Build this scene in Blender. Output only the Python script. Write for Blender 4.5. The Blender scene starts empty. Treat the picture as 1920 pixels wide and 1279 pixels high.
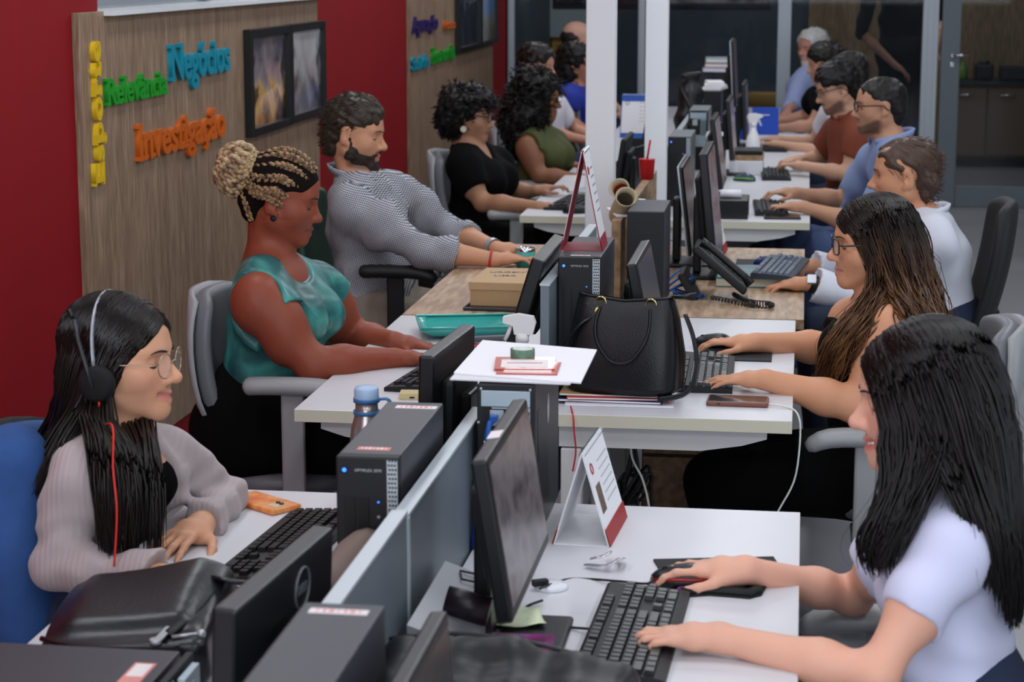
import bpy, bmesh, math, random, zlib
import numpy as np
from mathutils import Vector, Matrix, Euler
# ---------------------------------------------------------------- camera, world, light, exposure
SC = bpy.context.scene
COL = SC.collection
IW, IH, FPX = 1920.0, 1279.0, 3800.0
CAM = np.array([0.61, 0.0, 1.83])
PITCH = math.atan(718.0 / FPX)
YAW = math.atan(555.0 * math.cos(PITCH) / FPX)
cd = bpy.data.cameras.new('camera')
cd.sensor_width = 36.0
cd.lens = 36.0 * FPX / IW
cd.clip_end = 60
cd.dof.use_dof = True
cd.dof.focus_distance = 4.9
cd.dof.aperture_fstop = 7.1
co = bpy.data.objects.new('camera', cd)
co.location = CAM
co.rotation_euler = (math.pi / 2 - PITCH, 0, YAW)
COL.objects.link(co)
SC.camera = co
vs = SC.view_settings
vs.view_transform = 'Standard'
vs.look = 'None'
vs.exposure = 0.0
vs.gamma = 1.0
vs.use_curve_mapping = False
wd = bpy.data.worlds.new('world')
SC.world = wd
wd.use_nodes = True
wd.node_tree.nodes['Background'].inputs[0].default_value = (0.80, 0.88, 1.0, 1)
wd.node_tree.nodes['Background'].inputs[1].default_value = 0.25


def area(name, loc, sx, sy, power, col=(1, 1, 1), rot=(0, 0, 0)):
    l = bpy.data.lights.new(name, 'AREA')
    l.shape = 'RECTANGLE'
    l.size, l.size_y = sx, sy
    l.energy = power
    l.color = col
    o = bpy.data.objects.new(name, l)
    o.location = loc
    o.rotation_euler = rot
    COL.objects.link(o)
    return o


# rows of ceiling luminaires over both desk rows and the aisle (fittings are built with the ceiling)
CEIL = 2.95
LAMPS = [(x, y) for y in (1.2, 3.6, 6.0, 8.4, 10.8, 13.2, 17.2) for x in (-1.1, 0.35, 2.0)]  # last row, behind the glass, is added to brighten the far room
for i, (x, y) in enumerate(LAMPS):
    area('ceiling_lamp_light', (x, y, CEIL - 0.05), 0.30, 1.2, 13.0, (0.91, 0.95, 1.0))
# area light from the right, standing in for unseen windows past the aisle
area('window_light', (5.3, 6.0, 1.7), 9.0, 1.6, 125, (0.82, 0.91, 1.0), (0, math.radians(90), 0))
# fill light added behind the camera to brighten faces turned towards it
area('back_window_light', (1.0, -1.85, 1.9), 5.5, 1.5, 150, (0.82, 0.91, 1.0), (math.radians(90), 0, 0))
# ---------------------------------------------------------------- picture measurements -> room coordinates
_s, _c = math.sin, math.cos
cF = np.array([-_s(YAW) * _c(PITCH), _c(YAW) * _c(PITCH), -_s(PITCH)])
cR = np.array([_c(YAW), _s(YAW), 0.0])
cU = np.array([-_s(YAW) * _s(PITCH), _c(YAW) * _s(PITCH), _c(PITCH)])


def ray(x, y):
    return cF + cR * ((x - IW / 2) / FPX) + cU * ((IH / 2 - y) / FPX)


def onz(x, y, z=0.74):
    d = ray(x, y)
    return CAM + d * ((z - CAM[2]) / d[2])


def onx(x, y, X):
    d = ray(x, y)
    return CAM + d * ((X - CAM[0]) / d[0])


def ony(x, y, Y):
    d = ray(x, y)
    return CAM + d * ((Y - CAM[1]) / d[1])


# ---------------------------------------------------------------- materials
def lin(h):
    if not isinstance(h, str):
        return tuple(h)[:3]
    v = [int(h[i:i + 2], 16) / 255 for i in (0, 2, 4)]
    return tuple((c / 12.92 if c <= 0.04045 else ((c + 0.055) / 1.055) ** 2.4) for c in v)


MATS = {}


def mat(name, col=None, rough=0.5, metal=0.0, spec=0.5, var=0.0, vscale=20.0, bump=0.0, bscale=200.0,
        coat=0.0, emit=None, estr=0.0, sss=0.0, alpha=1.0, trans=0.0, sheen=0.0, stretch=None, col2=None, attr=None, ior=1.45):
    if name in MATS:
        return MATS[name]
    m = bpy.data.materials.new(name)
    m.use_nodes = True
    nt = m.node_tree
    b = nt.nodes['Principled BSDF']
    c = lin(col) if col is not None else (0.5, 0.5, 0.5)
    b.inputs['Base Color'].default_value = (*c, 1)
    b.inputs['Roughness'].default_value = rough
    b.inputs['Metallic'].default_value = metal
    b.inputs['Specular IOR Level'].default_value = spec
    b.inputs['Coat Weight'].default_value = coat
    b.inputs['Alpha'].default_value = alpha
    b.inputs['Transmission Weight'].default_value = trans
    b.inputs['Sheen Weight'].default_value = sheen
    b.inputs['IOR'].default_value = ior
    if sss:
        b.inputs['Subsurface Weight'].default_value = sss
        b.inputs['Subsurface Radius'].default_value = (0.012, 0.005, 0.003)
        b.inputs['Subsurface Scale'].default_value = 0.5
    if emit is not None:
        b.inputs['Emission Color'].default_value = (*lin(emit), 1)
        b.inputs['Emission Strength'].default_value = estr
    tc = None
    src = None
    if attr:
        at = nt.nodes.new('ShaderNodeAttribute')
        at.attribute_name = attr
        src = at.outputs['Color']
    if var or bump or col2 is not None:
        tc = nt.nodes.new('ShaderNodeTexCoord')
        mp = nt.nodes.new('ShaderNodeMapping')
        nt.links.new(tc.outputs['Object'], mp.inputs['Vector'])
        if stretch:
            mp.inputs['Scale'].default_value = stretch
    if var or col2 is not None:
        nz = nt.nodes.new('ShaderNodeTexNoise')
        nz.inputs['Scale'].default_value = vscale
        nz.inputs['Detail'].default_value = 4
        nt.links.new(mp.outputs[0], nz.inputs['Vector'])
        mx = nt.nodes.new('ShaderNodeMix')
        mx.data_type = 'RGBA'
        if col2 is not None:
            rmp = nt.nodes.new('ShaderNodeValToRGB')
            rmp.color_ramp.elements[0].position = 0.36
            rmp.color_ramp.elements[1].position = 0.64
            nt.links.new(nz.outputs[0], rmp.inputs[0])
            nt.links.new(rmp.outputs[0], mx.inputs['Factor'])
            mx.inputs['A'].default_value = (*c, 1)
            mx.inputs['B'].default_value = (*lin(col2), 1)
        else:
            nt.links.new(nz.outputs[0], mx.inputs['Factor'])
            if src is None:
                mx.inputs['A'].default_value = (*[max(0, k * (1 - var)) for k in c], 1)
                mx.inputs['B'].default_value = (*[min(1, k * (1 + var)) for k in c], 1)
            else:
                mm = nt.nodes.new('ShaderNodeMix')
                mm.data_type = 'RGBA'
                mm.blend_type = 'MULTIPLY'
                mm.inputs['Factor'].default_value = 1
                nt.links.new(src, mm.inputs['A'])
                mm.inputs['B'].default_value = (1 - var, 1 - var, 1 - var, 1)
                nt.links.new(mm.outputs['Result'], mx.inputs['A'])
                nt.links.new(src, mx.inputs['B'])
        src = mx.outputs['Result']
    if src is not None:
        nt.links.new(src, b.inputs['Base Color'])
    if bump:
        nz = nt.nodes.new('ShaderNodeTexNoise')
        nz.inputs['Scale'].default_value = bscale
        nz.inputs['Detail'].default_value = 3
        nt.links.new(mp.outputs[0], nz.inputs['Vector'])
        bp = nt.nodes.new('ShaderNodeBump')
        bp.inputs['Strength'].default_value = bump
        bp.inputs['Distance'].default_value = 0.002
        nt.links.new(nz.outputs[0], bp.inputs['Height'])
        nt.links.new(bp.outputs[0], b.inputs['Normal'])
    MATS[name] = m
    return m


def node_mat(name, fn, rough=0.5, spec=0.5, **kw):
    """material whose colour comes from nodes built by fn(nt, object-coordinate socket) -> colour socket"""
    if name in MATS:
        return MATS[name]
    m = mat(name, (0.5, 0.5, 0.5), rough, spec=spec, **kw)
    nt = m.node_tree
    tc = nt.nodes.new('ShaderNodeTexCoord')
    s = fn(nt, tc.outputs['Object'])
    nt.links.new(s, nt.nodes['Principled BSDF'].inputs['Base Color'])
    return m


def N(nt, typ, ins=None, **props):
    n = nt.nodes.new(typ)
    for k, v in props.items():
        setattr(n, k, v)
    for k, v in (ins or {}).items():
        if hasattr(v, 'node'):
            nt.links.new(v, n.inputs[k])
        else:
            n.inputs[k].default_value = v
    return n


def ramp(nt, fac, stops):
    r = nt.nodes.new('ShaderNodeValToRGB')
    e = r.color_ramp.elements
    while len(e) < len(stops):
        e.new(0.5)
    for i, (p, c) in enumerate(stops):
        e[i].position = p
        e[i].color = (*lin(c), 1)
    nt.links.new(fac, r.inputs[0])
    return r.outputs[0]


# ---------------------------------------------------------------- mesh building
def rotm(rx=0, ry=0, rz=0):
    return Euler((rx, ry, rz)).to_matrix().to_4x4()


def T(x, y, z):
    return Matrix.Translation((float(x), float(y), float(z)))


class MB:
    def __init__(self):
        self.bm = bmesh.new()
        self.uvpaint = None

    def _fin(self, verts, M, mi, smooth):
        fs = set()
        for v in verts:
            if M is not None:
                v.co = M @ v.co
            fs.update(v.link_faces)
        for f in fs:
            f.material_index = mi
            f.smooth = smooth

    def box(self, c, s, bev=0.0, M=None, mi=0, seg=2):
        r = bmesh.ops.create_cube(self.bm, size=1.0)
        vs_ = r['verts']
        for v in vs_:
            v.co = Vector((v.co.x * s[0] + c[0], v.co.y * s[1] + c[1], v.co.z * s[2] + c[2]))
        if bev > 0:
            es = list({e for v in vs_ for e in v.link_edges})
            r2 = bmesh.ops.bevel(self.bm, geom=es, offset=bev, segments=seg, profile=0.5, affect='EDGES', clamp_overlap=True)
            vs_ = r2['verts']
            vv = set(vs_)
            for f in r2['faces']:
                vv.update(f.verts)
            st = list(vv)
            seen = set(st)
            while st:
                v = st.pop()
                for e in v.link_edges:
                    o = e.other_vert(v)
                    if o not in seen:
                        seen.add(o)
                        st.append(o)
            vs_ = list(seen)
        self._fin(vs_, M, mi, False)
        return self

    def prism(self, pts, z0, z1, M=None, mi=0, bev=0.0):
        """extrude a 2-D outline (xy) from z0 to z1"""
        n = len(pts)
        a = [self.bm.verts.new((p[0], p[1], z0)) for p in pts]
        b = [self.bm.verts.new((p[0], p[1], z1)) for p in pts]
        self.bm.faces.new(a[::-1])
        self.bm.faces.new(b)
        for i in range(n):
            self.bm.faces.new((a[i], a[(i + 1) % n], b[(i + 1) % n], b[i]))
        vv = a + b
        if bev > 0:
            es = list({e for v in vv for e in v.link_edges if len(e.link_faces) == 2 and e.calc_face_angle(0) > 0.6})
            r2 = bmesh.ops.bevel(self.bm, geom=es, offset=bev, segments=2, profile=0.5, affect='EDGES', clamp_overlap=True)
            st = [v for v in vv if v.is_valid] + list(r2['verts'])
            seen = set(st)
            while st:
                v = st.pop()
                for e in v.link_edges:
                    o = e.other_vert(v)
                    if o not in seen:
                        seen.add(o)
                        st.append(o)
            vv = list(seen)
        self._fin(vv, M, mi, False)
        return self

    def lathe(self, prof, n=24, M=None, mi=0, smooth=True, cap=True):
        """prof: list of (r, z)"""
        rings = []
        for r, z in prof:
            rings.append([self.bm.verts.new((r * math.cos(2 * math.pi * i / n), r * math.sin(2 * math.pi * i / n), z)) for i in range(n)])
        for a, b in zip(rings[:-1], rings[1:]):
            for i in range(n):
                self.bm.faces.new((a[i], a[(i + 1) % n], b[(i + 1) % n], b[i]))
        if cap:
            self.bm.faces.new(rings[0][::-1])
            self.bm.faces.new(rings[-1])
        self._fin([v for r in rings for v in r], M, mi, smooth)
        if cap:
            for r in (rings[0], rings[-1]):
                for f in r[0].link_faces:
                    if len(f.verts) == n and n > 4:
                        f.smooth = False
        return self

    def cyl(self, p0, p1, r, r2=None, n=16, mi=0, smooth=True, cap=True):
        p0, p1 = Vector(p0), Vector(p1)
        d = p1 - p0
        q = d.to_track_quat('Z', 'Y').to_matrix().to_4x4()
        M = Matrix.Translation(p0) @ q
        return self.lathe([(r, 0), (r if r2 is None else r2, d.length)], n, M, mi, smooth, cap)

    def tube(self, pts, r, n=8, mi=0, closed=False, flat=None, M=None, up=None):
        """sweep a circle (or an ellipse of half sizes flat=(a,b)) along pts; r number or list"""
        P = [Vector(p) for p in pts]
        m = len(P)
        rings = []
        prev = Vector(up) if up is not None else None
        for i in range(m):
            if closed:
                t = (P[(i + 1) % m] - P[i - 1])
            else:
                t = P[min(i + 1, m - 1)] - P[max(i - 1, 0)]
            t = t.normalized() if t.length > 1e-9 else Vector((0, 0, 1))
            if prev is None:
                prev = Vector((0, 0, 1)) if abs(t.z) < 0.9 else Vector((1, 0, 0))
            u = (prev - t * prev.dot(t))
            u = u.normalized() if u.length > 1e-6 else t.orthogonal().normalized()
            if up is None:
                prev = u
            w = t.cross(u)
            rr = r[i] if hasattr(r, '__len__') else r
            a, b = (rr, rr) if flat is None else (flat[0] * (rr if hasattr(r, '__len__') else 1), flat[1] * (rr if hasattr(r, '__len__') else 1))
            rings.append([self.bm.verts.new(P[i] + u * (b * math.cos(2 * math.pi * k / n)) + w * (a * math.sin(2 * math.pi * k / n))) for k in range(n)])
        pr = list(zip(rings[:-1], rings[1:]))
        if closed:
            pr.append((rings[-1], rings[0]))
        for a, b in pr:
            for k in range(n):
                self.bm.faces.new((a[k], a[(k + 1) % n], b[(k + 1) % n], b[k]))
        if not closed:
            self.bm.faces.new(rings[0][::-1])
            self.bm.faces.new(rings[-1])
        self._fin([v for r_ in rings for v in r_], M, mi, True)
        return self

    def ball(self, c, s, M=None, mi=0, u=16, v=10):
        r = bmesh.ops.create_uvsphere(self.bm, u_segments=u, v_segments=v, radius=1.0)
        s = (s, s, s) if not hasattr(s, '__len__') else s
        for w in r['verts']:
            w.co = Vector((w.co.x * s[0] + c[0], w.co.y * s[1] + c[1], w.co.z * s[2] + c[2]))
        self._fin(r['verts'], M, mi, True)
        return self

    def face(self, pts, mi=0, M=None):
        v = [self.bm.verts.new(p) for p in pts]
        self.bm.faces.new(v)
        self._fin(v, M, mi, False)
        return self

    def sheet(self, grid, mi=0, M=None, thick=0.0):
        """grid[i][j] of points -> quads; thick gives the sheet a second side"""
        g = [[self.bm.verts.new(p) for p in row] for row in grid]
        R_, C_ = len(g), len(g[0])
        for i in range(R_ - 1):
            for j in range(C_ - 1):
                self.bm.faces.new((g[i][j], g[i + 1][j], g[i + 1][j + 1], g[i][j + 1]))
        vv = [v for row in g for v in row]
        if thick:
            fs = list({f for v in vv for f in v.link_faces})
            for f in fs:
                f.normal_update()
            r = bmesh.ops.solidify(self.bm, geom=fs, thickness=thick)
            vv = vv + [e for e in r['geom'] if isinstance(e, bmesh.types.BMVert)]
        self._fin(vv, M, mi, True)
        return self

    def slab(self, A, Bg, mi=0, M=None):
        """closed slab between two point grids"""
        R_, C_ = len(A), len(A[0])
        a = [[self.bm.verts.new(p) for p in r] for r in A]
        b = [[self.bm.verts.new(p) for p in r] for r in Bg]
        for g in (a, b):
            for i in range(R_ - 1):
                for j in range(C_ - 1):
                    self.bm.faces.new((g[i][j], g[i + 1][j], g[i + 1][j + 1], g[i][j + 1]))
        ring = [(0, j) for j in range(C_)] + [(i, C_ - 1) for i in range(1, R_)] + [(R_ - 1, j) for j in range(C_ - 2, -1, -1)] + [(i, 0) for i in range(R_ - 2, 0, -1)]
        for q in range(len(ring)):
            (i, j), (k, l) = ring[q], ring[(q + 1) % len(ring)]
            self.bm.faces.new((a[i][j], a[k][l], b[k][l], b[i][j]))
        self._fin([v for g in (a, b) for r in g for v in r], M, mi, True)
        return self

    def mesh(self, name):
        bmesh.ops.recalc_face_normals(self.bm, faces=self.bm.faces[:])
        me = bpy.data.meshes.new(name)
        self.bm.to_mesh(me)
        self.bm.free()
        return me


def link(name, data, mats, parent=None, M=None):
    o = bpy.data.objects.new(name, data)
    COL.objects.link(o)
    if data is not None and not len(data.materials):
        for m in (mats if isinstance(mats, (list, tuple)) else [mats]):
            data.materials.append(m)
    if parent is not None:
        o.parent = parent
    if M is not None:
        o.matrix_local = M
    return o


def part(name, mb, mats, parent=None, label=None, M=None):
    o = link(name, mb.mesh(name), mats, parent, M)
    if label:
        o['label'] = label
    return o


def thing(name, label, cat, loc=(0, 0, 0), rz=0.0, group=None, M=None):
    o = bpy.data.objects.new(name, None)
    o.empty_display_size = 0.05
    COL.objects.link(o)
    if M is not None:
        o.matrix_world = M
    else:
        o.location = [float(v) for v in loc]
        o.rotation_euler = (0, 0, rz)
    return tag(o, label, cat, group)


def tag(o, label, cat, group=None):
    o['label'] = label
    o['category'] = cat
    if group:
        o['group'] = group
    return o


def struct(name, mb, mats, parent=None):
    o = part(name, mb, mats, parent)
    if parent is None:
        o['kind'] = 'structure'
    return o


def np_mesh(name, verts, faces, smooth=True):
    """faces: (n,3) or (n,4) int array"""
    me = bpy.data.meshes.new(name)
    nv, nf, k = len(verts), len(faces), faces.shape[1]
    me.vertices.add(nv)
    me.vertices.foreach_set('co', np.ascontiguousarray(verts, dtype=np.float32).ravel())
    me.loops.add(nf * k)
    me.loops.foreach_set('vertex_index', np.ascontiguousarray(faces, dtype=np.int32).ravel())
    me.polygons.add(nf)
    me.polygons.foreach_set('loop_start', np.arange(0, nf * k, k, dtype=np.int32))
    if smooth:
        me.polygons.foreach_set('use_smooth', np.ones(nf, dtype=bool))
    me.update(calc_edges=True)
    return me


def set_col(me, cols, name='Col'):
    a = me.color_attributes.new(name, 'FLOAT_COLOR', 'POINT')
    c = np.ones((len(cols), 4), dtype=np.float32)
    c[:, :3] = cols
    a.data.foreach_set('color', c.ravel())
# ---------------------------------------------------------------- implicit surfaces (for bodies, clothes, hair, soft things)
V = lambda *a: np.array(a, dtype=np.float64)


def nrm(v):
    v = np.asarray(v, dtype=np.float64)
    return v / (np.linalg.norm(v) + 1e-12)


def C(a, b, r1, r2=None, k=0.02, op='u', lat=None, s=1.0):
    """tapered capsule; lat/s widen it along one axis"""
    return dict(t='c', a=np.asarray(a, float), b=np.asarray(b, float), r1=r1, r2=r1 if r2 is None else r2, k=k, op=op, lat=None if lat is None else nrm(lat), s=s)


def E(c, r, k=0.02, op='u', R=None):
    """ellipsoid, R columns = its axes"""
    r = np.asarray(r, float) if hasattr(r, '__len__') else np.array([r, r, r], float)
    return dict(t='e', c=np.asarray(c, float), r=r, k=k, op=op, R=R)


def Pl(p, n, k=0.004):
    """keep only the side n points away from"""
    return dict(t='p', c=np.asarray(p, float), n=nrm(n), k=k, op='i')


def Bx(c, h, r=0.01, k=0.01, op='u', R=None):
    """rounded box of half sizes h"""
    return dict(t='b', c=np.asarray(c, float), h=np.asarray(h, float) - r, rr=r, r=np.asarray(h, float) * 1.8, k=k, op=op, R=R)


def pd(p, P):
    x, y, z = P[:, 0], P[:, 1], P[:, 2]
    if p['t'] == 'c':
        a, b = p['a'], p['b']
        x, y, z = x - a[0], y - a[1], z - a[2]
        ba = b - a
        if p['lat'] is not None:
            L, s = p['lat'], 1.0 / p['s'] - 1.0
            q = (x * L[0] + y * L[1] + z * L[2]) * s
            x, y, z = x + q * L[0], y + q * L[1], z + q * L[2]
            ba = ba + (ba @ L) * L * s
        i = 1.0 / (ba @ ba + 1e-12)
        h = np.clip((x * ba[0] + y * ba[1] + z * ba[2]) * i, 0, 1)
        x, y, z = x - h * ba[0], y - h * ba[1], z - h * ba[2]
        return np.sqrt(x * x + y * y + z * z) - (p['r1'] + (p['r2'] - p['r1']) * h)
    c = p['c']
    x, y, z = x - c[0], y - c[1], z - c[2]
    if p['t'] == 'e':
        R = p['R']
        if R is not None:
            x, y, z = x * R[0, 0] + y * R[1, 0] + z * R[2, 0], x * R[0, 1] + y * R[1, 1] + z * R[2, 1], x * R[0, 2] + y * R[1, 2] + z * R[2, 2]
        i = 1.0 / p['r']
        x, y, z = x * i[0], y * i[1], z * i[2]
        k0 = np.sqrt(x * x + y * y + z * z) + 1e-9
        x, y, z = x * i[0], y * i[1], z * i[2]
        return k0 * (k0 - 1) / (np.sqrt(x * x + y * y + z * z) + 1e-9)
    if p['t'] == 'b':
        R = p['R']
        if R is not None:
            x, y, z = x * R[0, 0] + y * R[1, 0] + z * R[2, 0], x * R[0, 1] + y * R[1, 1] + z * R[2, 1], x * R[0, 2] + y * R[1, 2] + z * R[2, 2]
        h = p['h']
        x, y, z = np.abs(x) - h[0], np.abs(y) - h[1], np.abs(z) - h[2]
        o = np.sqrt(np.maximum(x, 0) ** 2 + np.maximum(y, 0) ** 2 + np.maximum(z, 0) ** 2)
        return o + np.minimum(np.maximum(x, np.maximum(y, z)), 0) - p['rr']
    n = p['n']
    return x * n[0] + y * n[1] + z * n[2]


def comb(d, e, k, op):
    if op == 'u':
        h = np.maximum(k - np.abs(d - e), 0) / k
        return np.minimum(d, e) - h * h * k * 0.25
    if op == 's':
        e = -e
    h = np.maximum(k - np.abs(d - e), 0) / k
    return np.maximum(d, e) + h * h * k * 0.25


def sdf(prims, P):
    d = np.full(len(P), 1.0)
    for p in prims:
        d = comb(d, pd(p, P), p['k'], p['op'])
    return d


def axis(lo, hi, h0, fine=()):
    out = [lo]
    x = lo
    while x < hi:
        h = h0
        for a, b, hf in fine:
            g = 0.0 if a <= x <= b else (a - x if x < a else x - b)
            h = min(h, hf + 0.22 * g)
        if x < hi:
            for a, b, hf in fine:
                if x < a < x + h:
                    h = max(a - x, hf)
        x += h
        out.append(x)
    return np.array(out)


def surface(prims, lo, hi, h0=0.008, fx=(), fy=(), fz=(), disp=None, B=10):
    xs, ys, zs = axis(lo[0], hi[0], h0, fx), axis(lo[1], hi[1], h0, fy), axis(lo[2], hi[2], h0, fz)
    n = (len(xs), len(ys), len(zs))
    vol = np.ones(n, dtype=np.float32)
    bx = [np.arange(0, m, B) for m in n]
    ctr, rad, idx = [], [], []
    for i in bx[0]:
        x0, x1 = xs[i], xs[min(i + B - 1, n[0] - 1)]
        for j in bx[1]:
            y0, y1 = ys[j], ys[min(j + B - 1, n[1] - 1)]
            for k in bx[2]:
                z0, z1 = zs[k], zs[min(k + B - 1, n[2] - 1)]
                ctr.append(((x0 + x1) / 2, (y0 + y1) / 2, (z0 + z1) / 2))
                rad.append(math.sqrt((x1 - x0) ** 2 + (y1 - y0) ** 2 + (z1 - z0) ** 2) / 2 + 0.004)
                idx.append((i, j, k))
    ctr, rad = np.array(ctr), np.array(rad)
    D = np.array([pd(p, ctr) for p in prims])
    full = np.full(len(ctr), 1.0)
    for p, e in zip(prims, D):
        full = comb(full, e, p['k'], p['op'])
    dm = 0.02 if disp is not None else 0.0
    kk = np.array([p['k'] for p in prims])
    isu = np.array([p['op'] == 'u' for p in prims])
    isi = np.array([p['op'] == 'i' for p in prims])
    dmin = np.min(np.where(isu[:, None], D, 9), axis=0)
    for b in range(len(ctr)):
        i, j, k = idx[b]
        sl = (slice(i, min(i + B, n[0])), slice(j, min(j + B, n[1])), slice(k, min(k + B, n[2])))
        if dmin[b] > rad[b] * 1.1 + 0.012 + dm:
            continue
        if full[b] < -(rad[b] * 1.3 + 0.012 + dm):
            vol[sl] = -1
            continue
        act = np.nonzero((D[:, b] < rad[b] * 1.1 + kk + dm + 0.003) | isi)[0]
        gx, gy, gz = np.meshgrid(xs[sl[0]].astype(np.float32), ys[sl[1]].astype(np.float32), zs[sl[2]].astype(np.float32), indexing='ij')
        P = np.stack([gx.ravel(), gy.ravel(), gz.ravel()], 0).T
        d = np.full(len(P), 1.0)
        for q in act:
            if prims[q]['op'] == 'i':
                continue
            d = comb(d, pd(prims[q], P), prims[q]['k'], prims[q]['op'])
        if disp is not None:
            d = d + disp(P)
        for q in act:
            if prims[q]['op'] == 'i':
                d = comb(d, pd(prims[q], P), prims[q]['k'], 'i')
        vol[sl] = d.reshape(gx.shape)
    return nets(vol, xs, ys, zs)


def nets(vol, xs, ys, zs):
    s = vol < 0
    n = vol.shape
    cnt = np.zeros((n[0] - 1, n[1] - 1, n[2] - 1), dtype=np.int8)
    for a in (0, 1):
        for b in (0, 1):
            for c in (0, 1):
                cnt += s[a:n[0] - 1 + a, b:n[1] - 1 + b, c:n[2] - 1 + c]
    ci = np.argwhere((cnt > 0) & (cnt < 8))
    if len(ci) == 0:
        return np.zeros((0, 3)), np.zeros((0, 4), int)
    vid = np.full(cnt.shape, -1, dtype=np.int32)
    vid[ci[:, 0], ci[:, 1], ci[:, 2]] = np.arange(len(ci))
    crn = [(a, b, c) for a in (0, 1) for b in (0, 1) for c in (0, 1)]
    val = {o: vol[ci[:, 0] + o[0], ci[:, 1] + o[1], ci[:, 2] + o[2]].astype(np.float64) for o in crn}
    pos = {o: np.stack([xs[ci[:, 0] + o[0]], ys[ci[:, 1] + o[1]], zs[ci[:, 2] + o[2]]], 1) for o in crn}
    acc = np.zeros((len(ci), 3))
    w = np.zeros(len(ci))
    for o in crn:
        for ax in range(3):
            if o[ax] == 0:
                q = list(o)
                q[ax] = 1
                q = tuple(q)
                v0, v1 = val[o], val[q]
                cr = (v0 < 0) != (v1 < 0)
                t = np.where(cr, v0 / np.where(np.abs(v0 - v1) < 1e-12, 1, v0 - v1), 0)
                t = np.clip(t, 0, 1)
                acc += np.where(cr[:, None], pos[o] + (pos[q] - pos[o]) * t[:, None], 0)
                w += cr
    verts = acc / w[:, None]
    faces = []
    for ax in range(3):
        sa = [slice(None)] * 3
        sb = [slice(None)] * 3
        sa[ax] = slice(0, n[ax] - 1)
        sb[ax] = slice(1, n[ax])
        e = s[tuple(sa)] != s[tuple(sb)]
        o1, o2 = [(1, 2), (2, 0), (0, 1)][ax]
        ed = np.argwhere(e)
        ok = (ed[:, o1] > 0) & (ed[:, o2] > 0) & (ed[:, o1] < n[o1] - 1) & (ed[:, o2] < n[o2] - 1)
        ed = ed[ok]
        inside = s[ed[:, 0], ed[:, 1], ed[:, 2]]

        def cid(d1, d2):
            q = ed.copy()
            q[:, o1] -= d1
            q[:, o2] -= d2
            return vid[q[:, 0], q[:, 1], q[:, 2]]
        f = np.stack([cid(1, 1), cid(0, 1), cid(0, 0), cid(1, 0)], 1)
        f[~inside] = f[~inside][:, ::-1]
        faces.append(f)
    faces = np.concatenate(faces)
    faces = faces[(faces >= 0).all(1)]
    return verts, faces


def relax(v, f, it=1, w=0.5):
    for _ in range(it):
        acc = np.zeros_like(v)
        cnt = np.zeros(len(v))
        for a, b in ((0, 1), (1, 2), (2, 3), (3, 0)):
            np.add.at(acc, f[:, a], v[f[:, b]])
            np.add.at(acc, f[:, b], v[f[:, a]])
            np.add.at(cnt, f[:, a], 1)
            np.add.at(cnt, f[:, b], 1)
        v = v * (1 - w) + w * acc / np.maximum(cnt, 1)[:, None]
    return v


def bounds(prims, pad=0.02):
    lo, hi = np.full(3, 9.0), np.full(3, -9.0)
    for p in prims:
        if p['op'] != 'u':
            continue
        if p['t'] == 'c':
            for q, r in ((p['a'], p['r1']), (p['b'], p['r2'])):
                r = r * max(1, p['s'])
                lo, hi = np.minimum(lo, q - r), np.maximum(hi, q + r)
        elif p['t'] in 'eb':
            r = p['r'] if p['R'] is None else np.full(3, p['r'].max())
            lo, hi = np.minimum(lo, p['c'] - r), np.maximum(hi, p['c'] + r)
    return lo - pad, hi + pad


def wob(seed, f=22.0, amp=0.004, ax=(1, 1, 1)):
    """smooth fold noise"""
    rs = np.random.RandomState(seed)
    ws = [(nrm(rs.randn(3)) * np.array(ax) * f * rs.uniform(0.6, 1.7), rs.uniform(0, 6.28), nrm(rs.randn(3)) * f * 0.7) for _ in range(5)]

    def g(P):
        d = np.zeros(len(P))
        for w, ph, u in ws:
            d += np.sin(P @ w + ph + 1.3 * np.sin(P @ u + ph))
        return d * (amp / 2.6)
    return g


def blob(name, prims, m, parent=None, org=None, h=0.006, disp=None, fx=(), fy=(), fz=(), sm=1, pad=0.02, colfn=None, label=None):
    lo, hi = bounds(prims, pad)
    v, f = surface(prims, lo, hi, h, fx, fy, fz, disp)
    if sm:
        v = relax(v, f, sm)
    org = np.zeros(3) if org is None else np.asarray(org, float)
    me = np_mesh(name, v - org, f)
    if colfn is not None:
        set_col(me, colfn(v))
    o = link(name, me, m, parent)
    if label:
        o['label'] = label
    return o


# ---------------------------------------------------------------- strands
def tubes(S, r, n=3):
    """S (N,T,3) strand points, r (N,T) radii -> verts, quads"""
    Nn, Tn, _ = S.shape
    t = np.gradient(S, axis=1)
    t /= np.linalg.norm(t, axis=2, keepdims=True) + 1e-9
    ref = np.where(np.abs(t[..., 2:3]) < 0.8, np.array([0, 0, 1.0]), np.array([0, 1.0, 0]))
    u = np.cross(t, ref)
    u /= np.linalg.norm(u, axis=2, keepdims=True) + 1e-9
    w = np.cross(t, u)
    ang = np.arange(n) * 2 * np.pi / n
    Vv = S[:, :, None, :] + r[:, :, None, None] * (u[:, :, None, :] * np.cos(ang)[None, None, :, None] + w[:, :, None, :] * np.sin(ang)[None, None, :, None])
    base = (np.arange(Nn)[:, None, None] * Tn + np.arange(Tn - 1)[None, :, None]) * n
    k = np.arange(n)[None, None, :]
    a, b = base + k, base + (k + 1) % n
    F = np.stack([a, b, b + n, a + n], -1).reshape(-1, 4)
    return Vv.reshape(-1, 3), F


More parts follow.
